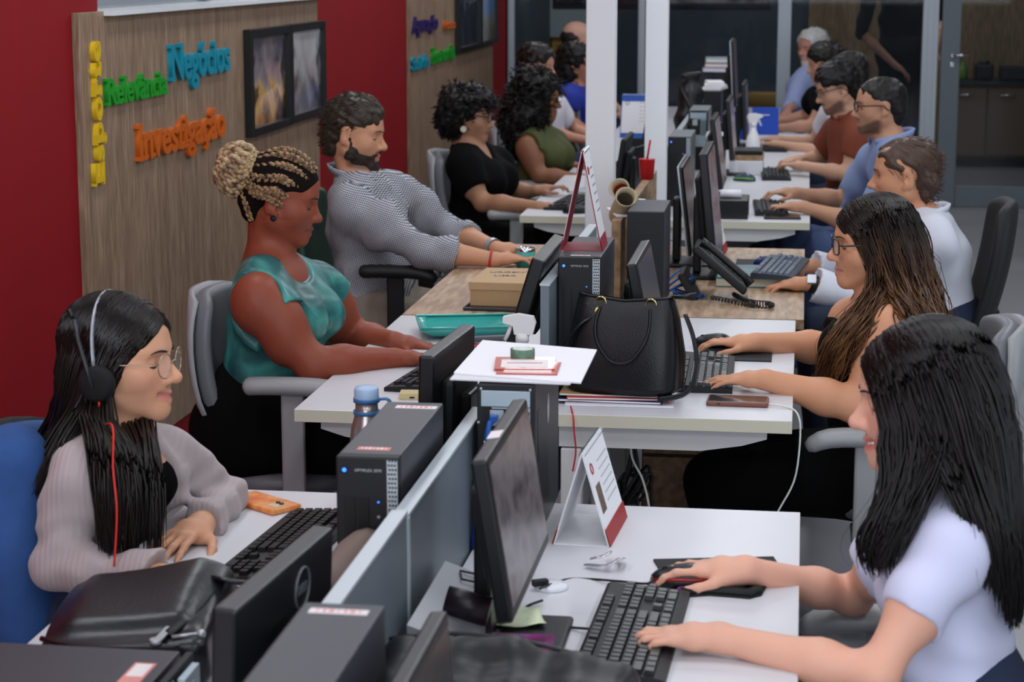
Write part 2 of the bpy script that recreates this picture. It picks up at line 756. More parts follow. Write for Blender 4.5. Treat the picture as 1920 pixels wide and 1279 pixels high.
def resample(G, Tn):
    """Catmull-Rom through control points G (m,3) -> (Tn,3)"""
    G = np.asarray(G, float)
    m = len(G)
    x = np.linspace(0, m - 1, Tn)
    i = np.clip(x.astype(int), 0, m - 2)
    t = (x - i)[:, None]
    g = lambda j: G[np.clip(j, 0, m - 1)]
    p0, p1, p2, p3 = g(i - 1), g(i), g(i + 1), g(i + 2)
    return 0.5 * (2 * p1 + (p2 - p0) * t + (2 * p0 - 5 * p1 + 4 * p2 - p3) * t * t + (3 * p1 - p0 - 3 * p2 + p3) * t ** 3)


def flow(G, Tn):
    """even arc-length samples of a polyline, rounded off"""
    G = np.asarray(G, float)
    d = np.concatenate([[0], np.cumsum(np.linalg.norm(np.diff(G, axis=0), axis=1))])
    x = np.linspace(0, d[-1], Tn)
    P = np.stack([np.interp(x, d, G[:, k]) for k in range(3)], 1)
    for _ in range(5):
        P[1:-1] = 0.5 * P[1:-1] + 0.25 * (P[:-2] + P[2:])
    return P


def lock_sheet(guides, n, Tn=18, seed=0, spread=0.006, wave=0.0, wfreq=3.0, curl=0.0, cfreq=8.0, lenvar=0.12, thick=0.0):
    """strands interpolated across an ordered set of guide curves"""
    rs = np.random.RandomState(seed)
    G = np.array([flow(g, Tn) for g in guides])
    m = len(G)
    u = np.sort(rs.uniform(0, m - 1, n)) if m > 1 else np.zeros(n)
    i = np.clip(u.astype(int), 0, max(m - 2, 0))
    t = (u - i)[:, None, None]
    S = G[i] * (1 - t) + G[np.minimum(i + 1, m - 1)] * t
    tt = np.linspace(0, 1, Tn)
    S = S + rs.randn(n, 1, 3) * spread * np.clip(tt * 2.5, 0.25, 1)[None, :, None]
    if lenvar:
        cut = 1 - rs.uniform(0, lenvar, n)
        for k in range(n):
            xi = tt * cut[k] * (Tn - 1)
            a = np.clip(xi.astype(int), 0, Tn - 2)
            fr = (xi - a)[:, None]
            S[k] = S[k][a] * (1 - fr) + S[k][a + 1] * fr
    if wave:
        ph = rs.uniform(0, 6.28, n) * 0.35 + u * 0.9
        fq = wfreq * rs.uniform(0.8, 1.25, n)
        da = u * 1.6 + rs.randn(n) * 0.35
        dirv = np.stack([np.cos(da), np.sin(da), 0.15 * np.cos(da * 2)], 1)
        A = wave * np.clip((tt - 0.25) * 1.6, 0, 1)
        S = S + (np.sin(tt[None] * fq[:, None] * 6.28 + ph[:, None]) * A[None])[:, :, None] * dirv[:, None, :]
    if curl:
        ph = rs.uniform(0, 6.28, n)
        fq = cfreq * rs.uniform(0.75, 1.3, n)
        a = tt[None] * fq[:, None] * 6.28 + ph[:, None]
        A = curl * np.clip(tt * 3, 0.1, 1) * rs.uniform(0.6, 1.3, n)[:, None]
        S = S + np.stack([np.cos(a) * A, np.sin(a) * A, np.sin(a * 0.7) * A * 0.5], -1)
    return S


def push_out(S, hd, t=0.006, seed=0):
    """keep strands outside the skull"""
    sh = S.shape
    q = hd.loc(S.reshape(-1, 3))
    rs = np.random.RandomState(seed)
    j = np.repeat(rs.uniform(0, 0.05, sh[0]), sh[1])
    for c, r in (((-0.010, 0, 0.031), (0.093 + t, 0.0745 + t, 0.080 + t)), ((0.032, 0, 0.038), (0.0565 + t, 0.062 + t, 0.056 + t)), ((0.030, 0, -0.036), (0.050 + t, 0.060 + t, 0.060))):
        c, r = np.array(c), np.array(r)
        k = np.sqrt((((q - c) / r) ** 2).sum(1))
        lim = 1.0 + j
        f = np.where(k < lim, lim / np.maximum(k, 0.3), 1.0)
        if c[0] < 0:
            tt = np.tile(np.linspace(0, 1, sh[1]), sh[0])
            mx = lim + 0.01 + 2.6 * tt ** 2
            f = np.where((tt < 0.45) & (k > mx), mx / k, f)
        q = c + (q - c) * f[:, None]
    q[:, 1] *= hd.wide
    return (hd.c + (q * hd.sc) @ hd.R.T).reshape(sh)


def strand_r(n, Tn, r, seed=1, tip=0.15):
    rs = np.random.RandomState(seed)
    t = np.linspace(0, 1, Tn)
    prof = np.minimum(1, 0.55 + t * 4) * np.clip((1 - t) * 4 + tip, 0, 1)
    return r * rs.uniform(0.6, 1.35, n)[:, None] * prof[None]


def hair_obj(name, sets, m, parent, org, base=None, colfn=None, label=None):
    """sets: list of (S, r); base: (verts, quads) cap below the strands"""
    Vs, Fs, off = [], [], 0
    for it in sets:
        v, f = tubes(it[0], it[1], it[2] if len(it) > 2 else 3)
        Vs.append(v)
        Fs.append(f + off)
        off += len(v)
    if base is not None:
        Vs.append(base[0])
        Fs.append(base[1] + off)
    v, f = np.concatenate(Vs), np.concatenate(Fs)
    me = np_mesh(name, v - org, f)
    if colfn is not None:
        set_col(me, colfn(v))
    o = link(name, me, m, parent)
    if label:
        o['label'] = label
    return o
# ---------------------------------------------------------------- people
class Head:
    def __init__(s, c, fwd, up=(0, 0, 1), sc=1.0, male=False, smile=0.0, nose=1.0, jaw=1.0, wide=1.0, full=0.0, brow=1.0, chin=1.0, noseup=0.0):
        s.c = np.asarray(c, float)
        x = nrm(fwd)
        y = nrm(np.cross(np.asarray(up, float), x))
        z = np.cross(x, y)
        s.R = np.stack([x, y, z], 1)
        s.sc = sc
        s.male, s.smile, s.nose, s.jaw, s.wide, s.full, s.brow, s.chin, s.noseup = male, smile, nose, jaw, wide, full, brow, chin, noseup

    def p(s, x, y, z):
        return s.c + s.R @ (np.array([x, y * s.wide, z]) * s.sc)

    def loc(s, P):
        q = (P - s.c) @ s.R / s.sc
        q[:, 1] /= s.wide
        return q

    def e(s, c, r, k=0.02, op='u', rx=0, ry=0, rz=0):
        Rl = np.array(Euler((rx, ry, rz)).to_matrix())
        return E(s.p(*c), np.array(r) * s.sc * np.array([1, s.wide, 1]), k * s.sc, op, s.R @ Rl)

    def cap(s, a, b, r1, r2=None, k=0.02, op='u'):
        return C(s.p(*a), s.p(*b), r1 * s.sc, (r1 if r2 is None else r2) * s.sc, k * s.sc, op)

    def prims(s):
        j, m, sm, ns, fu = s.jaw, 1.0 if s.male else 0.0, s.smile, s.nose, s.full
        L = [s.e((-0.010, 0, 0.030), (0.092, 0.0735, 0.079), 0.01),
             s.e((0.034, 0, 0.032), (0.0555, 0.061, 0.056), 0.035),
             s.e((0.030, 0, -0.036), (0.055 + fu * .003, 0.057 + fu * 0.008, 0.060), 0.04)]
        for q in (-1, 1):
            L += [s.cap((0.002, q * 0.050 * j, -0.058), (0.070, q * 0.013 * j, -0.094), 0.019 + m * 0.002, 0.0155, 0.03),
                  s.e((0.052, q * 0.041, -0.030 + sm * 0.003), (0.027 + sm * .002 + fu * .004, 0.024 + fu * .006, 0.025 + fu * .006), 0.03),
                  s.cap((0.0845, q * 0.013, 0.018), (0.069, q * 0.046, 0.019), 0.0095 * s.brow, 0.0085, 0.018)]
        L += [s.e((0.0765, 0, -0.0955), (0.0185 * s.chin, 0.019 + m * .003, 0.0165), 0.016),
              s.e((0.062, 0, -0.056), (0.031, 0.032, 0.032), 0.03)]
        for q in (-1, 1):
            L += [s.e((0.094, q * 0.034, -0.001), (0.015, 0.0175, 0.0105), 0.016, 's'),
                  s.e((0.0705, q * 0.0325, -0.002), (0.0142, 0.0158, 0.0125), 0.004)]
        nu = s.noseup
        L += [s.cap((0.084, 0, 0.008), (0.1035 + 0.006 * ns + .002 * nu, 0, -0.031 + 0.006 * nu), 0.0075, 0.0095, 0.012),
              s.e((0.1045 + 0.005 * ns, 0, -0.034 + 0.005 * nu), (0.0095, 0.0105, 0.0088), 0.01)]
        for q in (-1, 1):
            L += [s.e((0.096, q * 0.0115 * (0.8 + 0.2 * ns), -0.0385 + .003 * nu), (0.0105, 0.0075, 0.0075), 0.008),
                  s.e((0.101, q * 0.0065, -0.0455 + .003 * nu), (0.004, 0.0035, 0.003), 0.004, 's')]
        zc = -0.0635 + sm * 0.006
        wd_ = 0.0235 + sm * 0.006
        L += [s.cap((0.0965, 0, -0.0635), (0.080 - sm * .004, wd_, zc), 0.0064, 0.0030, 0.005), s.cap((0.0965, 0, -0.0635), (0.080 - sm * .004, -wd_, zc), 0.0064, 0.0030, 0.005),
              s.cap((0.0935, 0, -0.0748 - sm * .001), (0.079 - sm * .004, wd_ * .95, zc - .004), 0.0078, 0.003, 0.005), s.cap((0.0935, 0, -0.0748 - sm * .001), (0.079 - sm * .004, -wd_ * .95, zc - .004), 0.0078, 0.003, 0.005),
              s.cap((0.1045, 0, -0.0692 + sm * .001), (0.0860, 0.025, -0.0675 + sm * .006), 0.0026 + 0.0012 * sm, None, 0.004, 's'), s.cap((0.1045, 0, -0.0692 + sm * .001), (0.0860, -0.025, -0.0675 + sm * .006), 0.0026 + 0.0012 * sm, None, 0.004, 's')]
        for q in (-1, 1):
            L += [s.e((-0.010, q * 0.0745, -0.012), (0.0175, 0.006, 0.031), 0.008, 'u', 0, 0.18, q * 0.32),
                  s.e((-0.004, q * 0.0825, -0.006), (0.0095, 0.0065, 0.0175), 0.006, 's', 0, 0.18, q * 0.32),
                  s.e((0.004, q * 0.0745, -0.036), (0.007, 0.005, 0.0085), 0.008)]
        return L

    def surf_x(s, prims, y, z):
        xs = np.linspace(0.13, 0.02, 220)
        P = np.array([s.p(x, y, z) for x in xs])
        d = sdf(prims, P)
        i = np.argmax(d < 0)
        return xs[i]

    def face_lines(s, prims, parent, org, browc='2a1c14', lash=True, brw=0.0032, eyes='closed', bz=0.0):
        bm_ = mat('brow_' + browc, browc, 0.8)
        for q in (-1, 1):
            mb, ml = MB(), MB()
            pts = []
            for t in np.linspace(0, 1, 7):
                y = q * (0.012 + 0.037 * t)
                z = 0.0165 + bz + 0.0065 * math.sin(t * 2.4) - 0.005 * t
                pts.append(s.p(s.surf_x(prims, y, z) + 0.0004, y, z) - org)
            mb.tube(pts, [brw * s.sc * v for v in (0.7, 1.0, 1.05, 1.0, .85, .6, .25)], 6, flat=(1, 0.55))
            pts = []
            for t in np.linspace(0, 1, 7):
                y = q * (0.0195 + 0.0275 * t)
                z = -0.0065 - 0.0035 * math.sin(t * 3.1) if eyes == 'closed' else -0.0005 + 0.004 * math.sin(t * 3.1)
                pts.append(s.p(s.surf_x(prims, y, z) + 0.0006, y, z) - org)
            ml.tube(pts, [0.0016 * s.sc * v for v in (0.5, .8, 1, 1.1, 1.1, 1.1, .7)], 5)
            if eyes == 'open' and False:
                for t, rr, mi_ in ((0.5, 0.0042, 1),):
                    y = q * (0.0195 + 0.0275 * t)
                    x = s.surf_x(prims, y, -0.003)
                    ml.ball(s.p(x - 0.0022, y, -0.0032) - org, rr * s.sc, mi=0, u=10, v=8)
            part('eyebrow', mb, bm_, parent)
            part('eyelashes', ml, mat('lash', '120c0a', 0.6), parent)


HAND_F = [  # name, base (fwd, side), lengths, radius   side + = thumb side
    ('index', (0.088, 0.027), (0.041, 0.025, 0.020), 0.0082),
    ('middle', (0.092, 0.008), (0.045, 0.028, 0.021), 0.0084),
    ('ring', (0.087, -0.011), (0.041, 0.026, 0.020), 0.0079),
    ('little', (0.078, -0.028), (0.032, 0.020, 0.018), 0.0069)]


def hand(w, fwd, up, side, pose='type', sc=1.0, seed=0, tips=None):
    """w wrist, fwd hand direction, up = back of the hand, side = towards the thumb (unit vectors made orthogonal here)"""
    f = nrm(fwd)
    u = np.asarray(up, float)
    u = nrm(u - f * (u @ f))
    sd = np.asarray(side, float)
    sd = nrm(sd - f * (sd @ f) - u * (sd @ u))
    q = lambda a, b, c: w + (f * a + sd * b + u * c) * sc
    rs = np.random.RandomState(seed)
    L = [C(q(0.004, 0, 0), q(0.045, 0.002, 0.001), 0.0205 * sc, 0.022 * sc, 0.02, lat=sd, s=1.35),
         C(q(0.05, 0.016, 0.0), q(0.083, 0.022, 0.0), 0.0155 * sc, 0.0115 * sc, 0.016),
         C(q(0.05, 0.0, 0.001), q(0.086, 0.003, 0.001), 0.0165 * sc, 0.012 * sc, 0.016),
         C(q(0.045, -0.016, 0.0), q(0.078, -0.021, 0.0), 0.0155 * sc, 0.0105 * sc, 0.016),
         C(q(0.02, 0.014, -0.006), q(0.05, 0.026, -0.010), 0.017 * sc, 0.014 * sc, 0.016)]
    cv = {'type': (0.10, 0.62, 0.42), 'flat': (0.10, 0.22, 0.15), 'mouse': (0.02, 0.38, 0.30), 'rest': (0.20, 0.45, 0.35), 'fist': (0.75, 1.2, 0.8)}[pose]
    for i, (nm, (bf, bs), ls, r) in enumerate(HAND_F):
        a0 = math.radians((3.0, 0.5, -2.5, -6.0)[i] * (2.2 if pose in ('flat',) else 1.5))
        k = 1 + rs.uniform(-0.22, 0.22)
        p0 = q(bf, bs, 0.001)
        d = f * math.cos(a0) + sd * math.sin(a0)
        ang = -0.02 if pose == 'type' else 0.0
        rr = r * sc
        for s_, (ln, c_) in enumerate(zip(ls, cv)):
            ang += c_ * k
            dv = d * math.cos(ang) - u * math.sin(ang)
            p1 = p0 + dv * ln * sc
            L.append(C(p0, p1, rr, rr * 0.90, 0.006 if s_ else 0.010))
            p0, rr = p1, rr * 0.90
        if tips is not None:
            tips.append((p0, dv, nrm(np.cross(np.cross(dv, u), dv)), rr))
    ta = {'type': 0.75, 'flat': 0.85, 'mouse': 0.62, 'rest': 0.6, 'fist': 0.3}[pose]
    p0 = q(0.030, 0.026, -0.008)
    for s_, (ln, an, dn) in enumerate(((0.036, ta, 0.20), (0.032, ta - 0.35, 0.22), (0.026, ta - 0.55, 0.18))):
        dv = nrm(f * math.cos(an) + sd * math.sin(an) - u * dn)
        p1 = p0 + dv * ln * sc
        L.append(C(p0, p1, (0.0118, 0.0098, 0.0092)[s_] * sc, (0.0098, 0.0092, 0.0078)[s_] * sc, 0.012 if s_ == 0 else 0.006))
        p0 = p1
    if tips is not None:
        tips.append((p0, dv, u, 0.0080 * sc))
    return L


class Person:
    """joints in room coordinates; fx = +1 faces the right of the room, -1 the left; near/far = arm nearer to / farther from the camera"""

    def __init__(s, name_label, skin, head, neck, chest, belly, pelvis, sh_near, sh_far, el_near, el_far, wr_near, wr_far,
                 fx=1, hn='type', hf='type', hdn=None, hdf=None, male=False, bulk=1.0, arm=1.0, armf=None, bust=0.0, bellyr=0.0, res=1.0, lips=None, cheek=None,
                 legs=True, torso_w=1.0, neckr=1.0, face=True, browc='2a1c14', eyes='closed', stubble=None, hsc=1.0, knees=None, brw=0.0032, colhook=None, nails=None):
        s.hd, s.fx, s.male = head, fx, male
        s.J = J = dict(neck=neck, chest=chest, belly=belly, pel=pelvis, sn=sh_near, sf=sh_far, en=el_near, ef=el_far, wn=wr_near, wf=wr_far)
        for k in J:
            J[k] = np.asarray(J[k], float)
        for k in ('sn', 'sf'):
            J[k] = J[k] - V(0, 0, 0.042)
        J['neck'] = J['neck'] - V(0, 0, 0.022)
        s.lat = nrm((J['sf'] - J['sn']) * np.array([1, 1, 0.2]))
        s.bulk, s.arm, s.bust, s.bellyr, s.tw = bulk, arm, bust, bellyr, torso_w
        s.org = np.array([J['pel'][0], J['pel'][1], 0.0])
        fwd = np.array([fx, 0, 0.0])
        s.fwd = nrm(np.cross(s.lat, [0, 0, 1]) * (1 if np.cross(s.lat, [0, 0, 1]) @ fwd > 0 else -1))
        lk = 0.075 + 0.01 * male
        s.hips = [J['pel'] - s.lat * lk, J['pel'] + s.lat * lk]
        if knees is None:
            knees = [s.hips[0] + s.fwd * 0.41 + V(0, 0, 0.02) - s.lat * 0.05, s.hips[1] + s.fwd * 0.41 + V(0, 0, 0.02) + s.lat * 0.05]
        s.knees = knees
        s.ank = [k + V(-0.03 * fx, 0, -0.42) for k in knees]
        hp = head.prims()
        hands = []
        tips = []
        for wr, el, pose, hd_, sgn in ((J['wn'], J['en'], hn, hdn, 1), (J['wf'], J['ef'], hf, hdf, -1)):
            f = nrm(wr - el)
            f = nrm(f * np.array([1, 1, 0.35])) if hd_ is None else nrm(hd_)
            hands += hand(wr, f, (0, 0, 1), np.array([0, sgn, 0]) * 1.0, pose, hsc * (1.04 if male else 0.94), seed=len(hands), tips=tips)
        s.tips = tips
        s.hand_prims = hands
        neckp = [C(head.p(-0.022, 0, -0.045), J['neck'], (0.052 if male else 0.047) * neckr, (0.060 if male else 0.052) * neckr, 0.03),
                 C(head.p(0.020, 0, -0.072), J['neck'] + s.fwd * 0.015, 0.028 * neckr, 0.042 * neckr, 0.03)]
        body = hp + neckp + s.torso(0.0) + s.arms(0.0) + hands
        if legs:
            body += s.legs(-0.004)
        s.body_prims = body
        lo, hi = bounds(body, 0.02)
        hb = bounds(hp, 0.004)
        hn_ = bounds(hands, 0.004)
        r1, r2 = 0.0029 * res, 0.0042 * res
        v, f = surface(body, lo, hi, 0.0125 * res,
                       [(hb[0][0], hb[1][0], r1), (hn_[0][0], hn_[1][0], r2)], [(hb[0][1], hb[1][1], r1), (hn_[0][1], hn_[1][1], r2)],
                       [(hb[0][2], hb[1][2], r1), (hn_[0][2], hn_[1][2], r2)])
        v = relax(v, f, 1, 0.4)
        me = np_mesh('person', v - s.org, f)
        base = np.array(lin(skin))
        cols = np.tile(base, (len(v), 1))
        q = head.loc(v)
        inh = (np.abs(q[:, 2]) < 0.14) & (np.abs(q[:, 0]) < 0.14)

        def blend(mask, c):
            m = (np.clip(mask, 0, 1) * inh)[:, None]
            cols[:] = cols * (1 - m) + np.array(lin(c)) * m
        sm = head.smile
        if cheek:
            for g in (-1, 1):
                blend(0.55 * np.exp(-(((q[:, 0] - .07) / .022) ** 2 + ((q[:, 1] - g * .042) / .02) ** 2 + ((q[:, 2] + .03) / .02) ** 2)), cheek)
            blend(0.5 * np.exp(-(((q[:, 0] - .112) / .012) ** 2 + (q[:, 1] / .012) ** 2 + ((q[:, 2] + .034) / .012) ** 2)), cheek)
        if stubble:
            zl = -0.048 - 0.022 * np.clip((q[:, 0] - 0.03) / 0.05, 0, 1)
            m = np.clip((zl - q[:, 2]) / 0.012, 0, 1) * np.clip((q[:, 2] + 0.118) / 0.012, 0, 1) * np.clip((q[:, 0] + 0.0) / 0.02, 0, 1)
            mu = np.exp(-(((q[:, 2] + .053) / .006) ** 2)) * (np.abs(q[:, 1]) < .028) * (q[:, 0] > .08)
            blend(0.75 * np.maximum(m, mu), stubble)
        if lips:
            ll = np.exp(-(((np.abs(q[:, 2] + 0.069 - sm * .25 * np.abs(q[:, 1]))) / 0.0105) ** 4) - (np.abs(q[:, 1]) / (0.0245 + sm * .006)) ** 6) * (q[:, 0] > 0.071)
            blend(ll * 0.85, lips)
        if colhook:
            colhook(s, v, cols, q)
        set_col(me, cols)
        s.o = link('person', me, mat('skin', attr='Col', rough=0.48, spec=0.35, sss=0.12, bump=0.06, bscale=260), None)
        s.o.location = s.org
        tag(s.o, name_label, 'person')
        if face:
            head.face_lines(hp, s.o, s.org, browc, eyes=eyes, brw=brw)
        s.hp = hp
        if nails:
            for (p, d, u_, r) in tips:
                z = nrm(np.cross(np.cross(d, u_), d))
                y = np.cross(z, d)
                M = Matrix(((d[0], y[0], z[0], 0), (d[1], y[1], z[1], 0), (d[2], y[2], z[2], 0), (0, 0, 0, 1)))
                M.translation = Vector(p + d * r * 0.55 + z * r * 0.58 - s.org)
                mbn = MB()
                mbn.ball((0, 0, 0), (r * 1.15, r * 0.80, r * 0.55), M, u=10, v=6)
                part('fingernail', mbn, mat('nail_' + nails, nails, 0.25, coat=0.4), s.o)

    def torso(s, i, low=True):
        J, b, L, t = s.J, s.bulk, s.lat, s.tw
        m = s.male
        up = J['chest'] + (J['neck'] - J['chest']) * 0.55
        dr = 0.092 * b + i
        P = [C(J['pel'] + V(0, 0, 0.02), J['belly'], 0.108 * b + i, 0.094 * b + i, 0.05, lat=L, s=1.32 * t),
             C(J['belly'], J['chest'], 0.094 * b + i, 0.095 * b + i, 0.05, lat=L, s=(1.38 if m else 1.26) * t),
             C(J['chest'], up, dr, 0.070 * b + i, 0.05, lat=L, s=(1.55 if m else 1.42) * t)]
        for q, sh in ((-1, J['sn']), (1, J['sf'])):
            P += [C(J['neck'] + V(0, 0, 0.005), sh + V(0, 0, 0.010), 0.040 * (0.5 + 0.5 * b) + i, 0.044 * s.arm + i, 0.045),
                  C(up, sh - V(0, 0, 0.02), 0.058 * b + i, 0.050 * s.arm + i, 0.05),
                  E(s.hips[(q + 1) // 2] - s.fwd * 0.03 + V(0, 0, 0.0), np.array([0.115, 0.10, 0.10]) * b + i, 0.05)]
            if s.bust:
                P.append(E(J['chest'] + s.fwd * (0.062 + 0.03 * s.bust) * b + L * q * 0.068 * t + V(0, 0, -0.005), np.array([0.055, 0.060, 0.062]) * (0.55 + 0.5 * s.bust) + i, 0.045))
        if s.bellyr:
            P.append(E(J['belly'] + s.fwd * 0.05 + V(0, 0, -0.015), np.array([0.09, 0.125, 0.10]) * s.bellyr + i, 0.06, R=np.stack([s.fwd, L, V(0, 0, 1)], 1)))
        return P

    def arms(s, i, which='nf'):
        P = []
        a = s.arm
        for w in which:
            S, El, W = s.J['s' + w], s.J['e' + w], s.J['w' + w]
            m = S + (El - S) * 0.45
            P += [C(S, El, 0.045 * a + i, 0.035 * a + i, 0.03), E(m, np.array([0.046, 0.046, 0.07]) * a + i, 0.03),
                  C(El, El + (W - El) * 0.35, 0.0345 * a + i, 0.0365 * a + i, 0.025), C(El + (W - El) * 0.35, W, 0.0365 * a + i, 0.0235 * (0.5 + 0.5 * a) + i, 0.025)]
        return P

    def sleeves(s, i, t, which='nf', cuff=0.0):
        """inflated arms ended at t (0..1 upper arm, 1..2 forearm)"""
        P = []
        for w in which:
            P += s.arms(i, w)
            p, d = s.sleeve_cut(w, t)
            R_ = 0.11
            if cuff:
                P.append(C(p - d * 0.03, p + d * 0.02, 0.030 * s.arm + i + cuff, None, 0.02))
            W = s.J['w' + w]
            end = s.J['e' + w] if t <= 1 else W
            P.append(C(p + d * R_, max((p + d * (R_ + 0.01), end + d * 0.05), key=lambda q: q @ d), R_, R_, 0.006, 's'))
            if t <= 1:
                P.append(C(s.J['e' + w], W + nrm(W - s.J['e' + w]) * 0.1, 0.09, 0.09, 0.006, 's'))
        return P

    def legs(s, i, knee=True):
        P = []
        b = s.bulk
        for h, k, a in zip(s.hips, s.knees, s.ank):
            P += [C(h, k, 0.088 * b + i, 0.058 * b + i, 0.05), C(k, a, 0.056 * b + i, 0.038 + i, 0.04),
                  C(a + V(0, 0, -0.03), a + V(0.14 * s.fx, 0, -0.055), 0.036 + i, 0.028 + i, 0.03)]
        return P

    def wear(s, name, prims, m, disp=None, h=0.006, label=None, sm=1, fz=(), fx=(), fy=()):
        return blob(name, prims, m, s.o, s.org, h, disp, sm=sm, label=label, fz=fz, fx=fx, fy=fy)

    def sleeve_cut(s, w, t):
        """plane across the arm at t (0..1 upper arm, 1..2 forearm); only prims listed with the sleeve should use it"""
        S, El, W = s.J['s' + w], s.J['e' + w], s.J['w' + w]
        if t <= 1:
            return S + (El - S) * t, nrm(El - S)
        return El + (W - El) * (t - 1), nrm(W - El)

    def glasses(s, frame='15181c', metal=False, rx=0.021, rz=0.0175, round_=False, thick=0.0017, x=0.104, lens_a=0.12, zc=-0.001, label=None, yc=0.033):
        hd = s.hd
        fm = mat('frame_' + frame, frame, 0.3, 0.9 if metal else 0.0)
        g = bpy.data.objects.new('glasses', None)
        COL.objects.link(g)
        g.parent = s.o
        if label:
            g['label'] = label
        mb = MB()
        for q in (-1, 1):
            ml = MB()
            pts = []
            for k in range(24):
                a = 2 * math.pi * k / 24
                ca, sa = math.cos(a), math.sin(a)
                e = 1.0 if round_ else 0.62
                cx_ = math.copysign(abs(ca) ** e, ca)
                sz = math.copysign(abs(sa) ** e, sa)
                y = q * yc + rx * cx_
                z = zc + rz * sz
                pts.append(hd.p(x - 0.0055 * (abs(y) / 0.05) ** 2, y, z) - s.org)
            mb.tube(pts, thick, 6, closed=True)
            c = hd.p(x - 0.002, q * yc, zc) - s.org
            for k in range(24):
                ml.face([c, pts[k], pts[(k + 1) % 24]])
            part('lens', ml, mat('spectacle_lens%d' % int(lens_a * 100), 'dfe6ea', 0.03, alpha=lens_a, spec=0.6), g)
            yo = q * (yc + rx)
            mb.tube([hd.p(x - 0.006, yo, zc + 0.006) - s.org, hd.p(x - 0.016, q * 0.070, zc + 0.006) - s.org, hd.p(0.04, q * 0.078, zc + 0.006) - s.org, hd.p(0.0, q * 0.080, zc + 0.003) - s.org, hd.p(-0.022, q * 0.078, zc - 0.018) - s.org], thick * 1.05, 6)
        mb.tube([hd.p(x, -yc + rx * .92, zc + 0.004) - s.org, hd.p(x + 0.004, 0, zc + 0.007) - s.org, hd.p(x, yc - rx * .92, zc + 0.004) - s.org], thick, 6)
        part('frame', mb, fm, g)
        return g
# ---------------------------------------------------------------- lettering
def text_mesh(s, size, ext=0.0, off=0.0, sx=1.0, align='LEFT'):
    cu = bpy.data.curves.new('t', 'FONT')
    cu.body = s
    cu.size = size
    cu.extrude = ext
    cu.offset = off
    cu.align_x = align
    cu.resolution_u = 3
    o = bpy.data.objects.new('t', cu)
    COL.objects.link(o)
    dg = bpy.context.evaluated_depsgraph_get()
    me = bpy.data.meshes.new_from_object(o.evaluated_get(dg))
    bpy.data.objects.remove(o)
    bpy.data.curves.remove(cu)
    me.transform(Matrix.Diagonal((sx, 1, 1, 1)))
    me.materials.clear()
    return me


def text_width(s, size, off=0.0):
    me = text_mesh(s, size, 0, off)
    xs = [v.co.x for v in me.vertices] or [0]
    w = max(xs)
    bpy.data.meshes.remove(me)
    return w


# ---------------------------------------------------------------- materials of the room
def wood_fn(a, b, c, axis=(1, 1, 1), sc=6.0):
    def fn(nt, oc):
        mp = N(nt, 'ShaderNodeMapping', {'Vector': oc, 'Scale': axis})
        n1 = N(nt, 'ShaderNodeTexNoise', {'Vector': mp.outputs[0], 'Scale': sc, 'Detail': 6.0, 'Roughness': 0.65})
        n2 = N(nt, 'ShaderNodeTexNoise', {'Vector': mp.outputs[0], 'Scale': sc * 7, 'Detail': 3.0})
        mx = N(nt, 'ShaderNodeMath', {0: n1.outputs[0], 1: n2.outputs[0]}, operation='MULTIPLY_ADD')
        mx.inputs[1].default_value = 0.72
        m2 = N(nt, 'ShaderNodeMath', {0: n2.outputs[0], 1: 0.28}, operation='MULTIPLY')
        nt.links.new(m2.outputs[0], mx.inputs[2])
        return ramp(nt, mx.outputs[0], [(0.30, a), (0.5, b), (0.72, c)])
    return fn


M_RED = mat('red_wall_paint', '880613', 0.7, spec=0.25, var=0.08, vscale=3, bump=0.05, bscale=90)
M_PANEL = node_mat('taupe_wood_panel', wood_fn('7f6550', 'a18770', 'b79d86', (5.0, 5.0, 0.35), 3.0), 0.5)
M_DWOOD = node_mat('oak_desk_laminate', wood_fn('957a60', 'bb9e82', 'd0b698', (2.2, 0.35, 2.2), 3.0), 0.42)
M_DWOOD2 = node_mat('oak_divider', wood_fn('86694c', 'a88a68', 'b99c7b', (2.0, 0.4, 2.0), 3.0), 0.5)
M_FARWOOD = node_mat('plywood_wall', wood_fn('6d5c42', '8b7656', '9d8866', (4.0, 4.0, 0.5), 2.0), 0.55)
M_WHITE = mat('white_laminate', 'd2d2d7', 0.34, var=0.02, vscale=8)
M_CREAM = mat('cream_edge_band', 'd5d2bd', 0.45)
M_WMETAL = mat('white_metal', 'd6d7d6', 0.4)
M_FLOOR = node_mat('polished_grey_floor', lambda nt, oc: ramp(nt, N(nt, 'ShaderNodeTexNoise', {'Vector': oc, 'Scale': 1.3, 'Detail': 6.0}).outputs[0], [(0.3, '77777b'), (0.7, '8f8f93')]), 0.28)
M_ALU = mat('satin_aluminium_post', 'aab2ba', 0.4, 0.25)
M_POST = mat('light_grey_post_paint', 'eceef2', 0.45)
M_BLACK = mat('black_plastic', '0d0e11', 0.38, bump=0.08, bscale=600)
M_BLACK2 = mat('matt_black_plastic', '131417', 0.55, bump=0.15, bscale=500)
M_CASE = mat('anthracite_case_steel', '36373f', 0.42, spec=0.5, bump=0.05, bscale=900)
M_CASE2 = mat('silver_grey_case_steel', '8d9499', 0.35, 0.3)
M_ZINC = mat('zinc_plate', 'a9bac4', 0.4, 0.15)
M_GDIV = mat('grey_divider_laminate', '6d7880', 0.45, var=0.03)
M_GDIVE = mat('pale_divider_trim', 'b9c2c8', 0.35, 0.2)
M_STICK = mat('label_white', 'e6dede', 0.6)
M_STICKR = mat('label_pink', 'd98d86', 0.6)
M_PAPER = mat('paper_white', 'e9e9ee', 0.7)
M_CHROME = mat('chrome', 'c8ccd0', 0.12, 1.0)
M_CABLE = mat('cable_black', '0f0f11', 0.5)
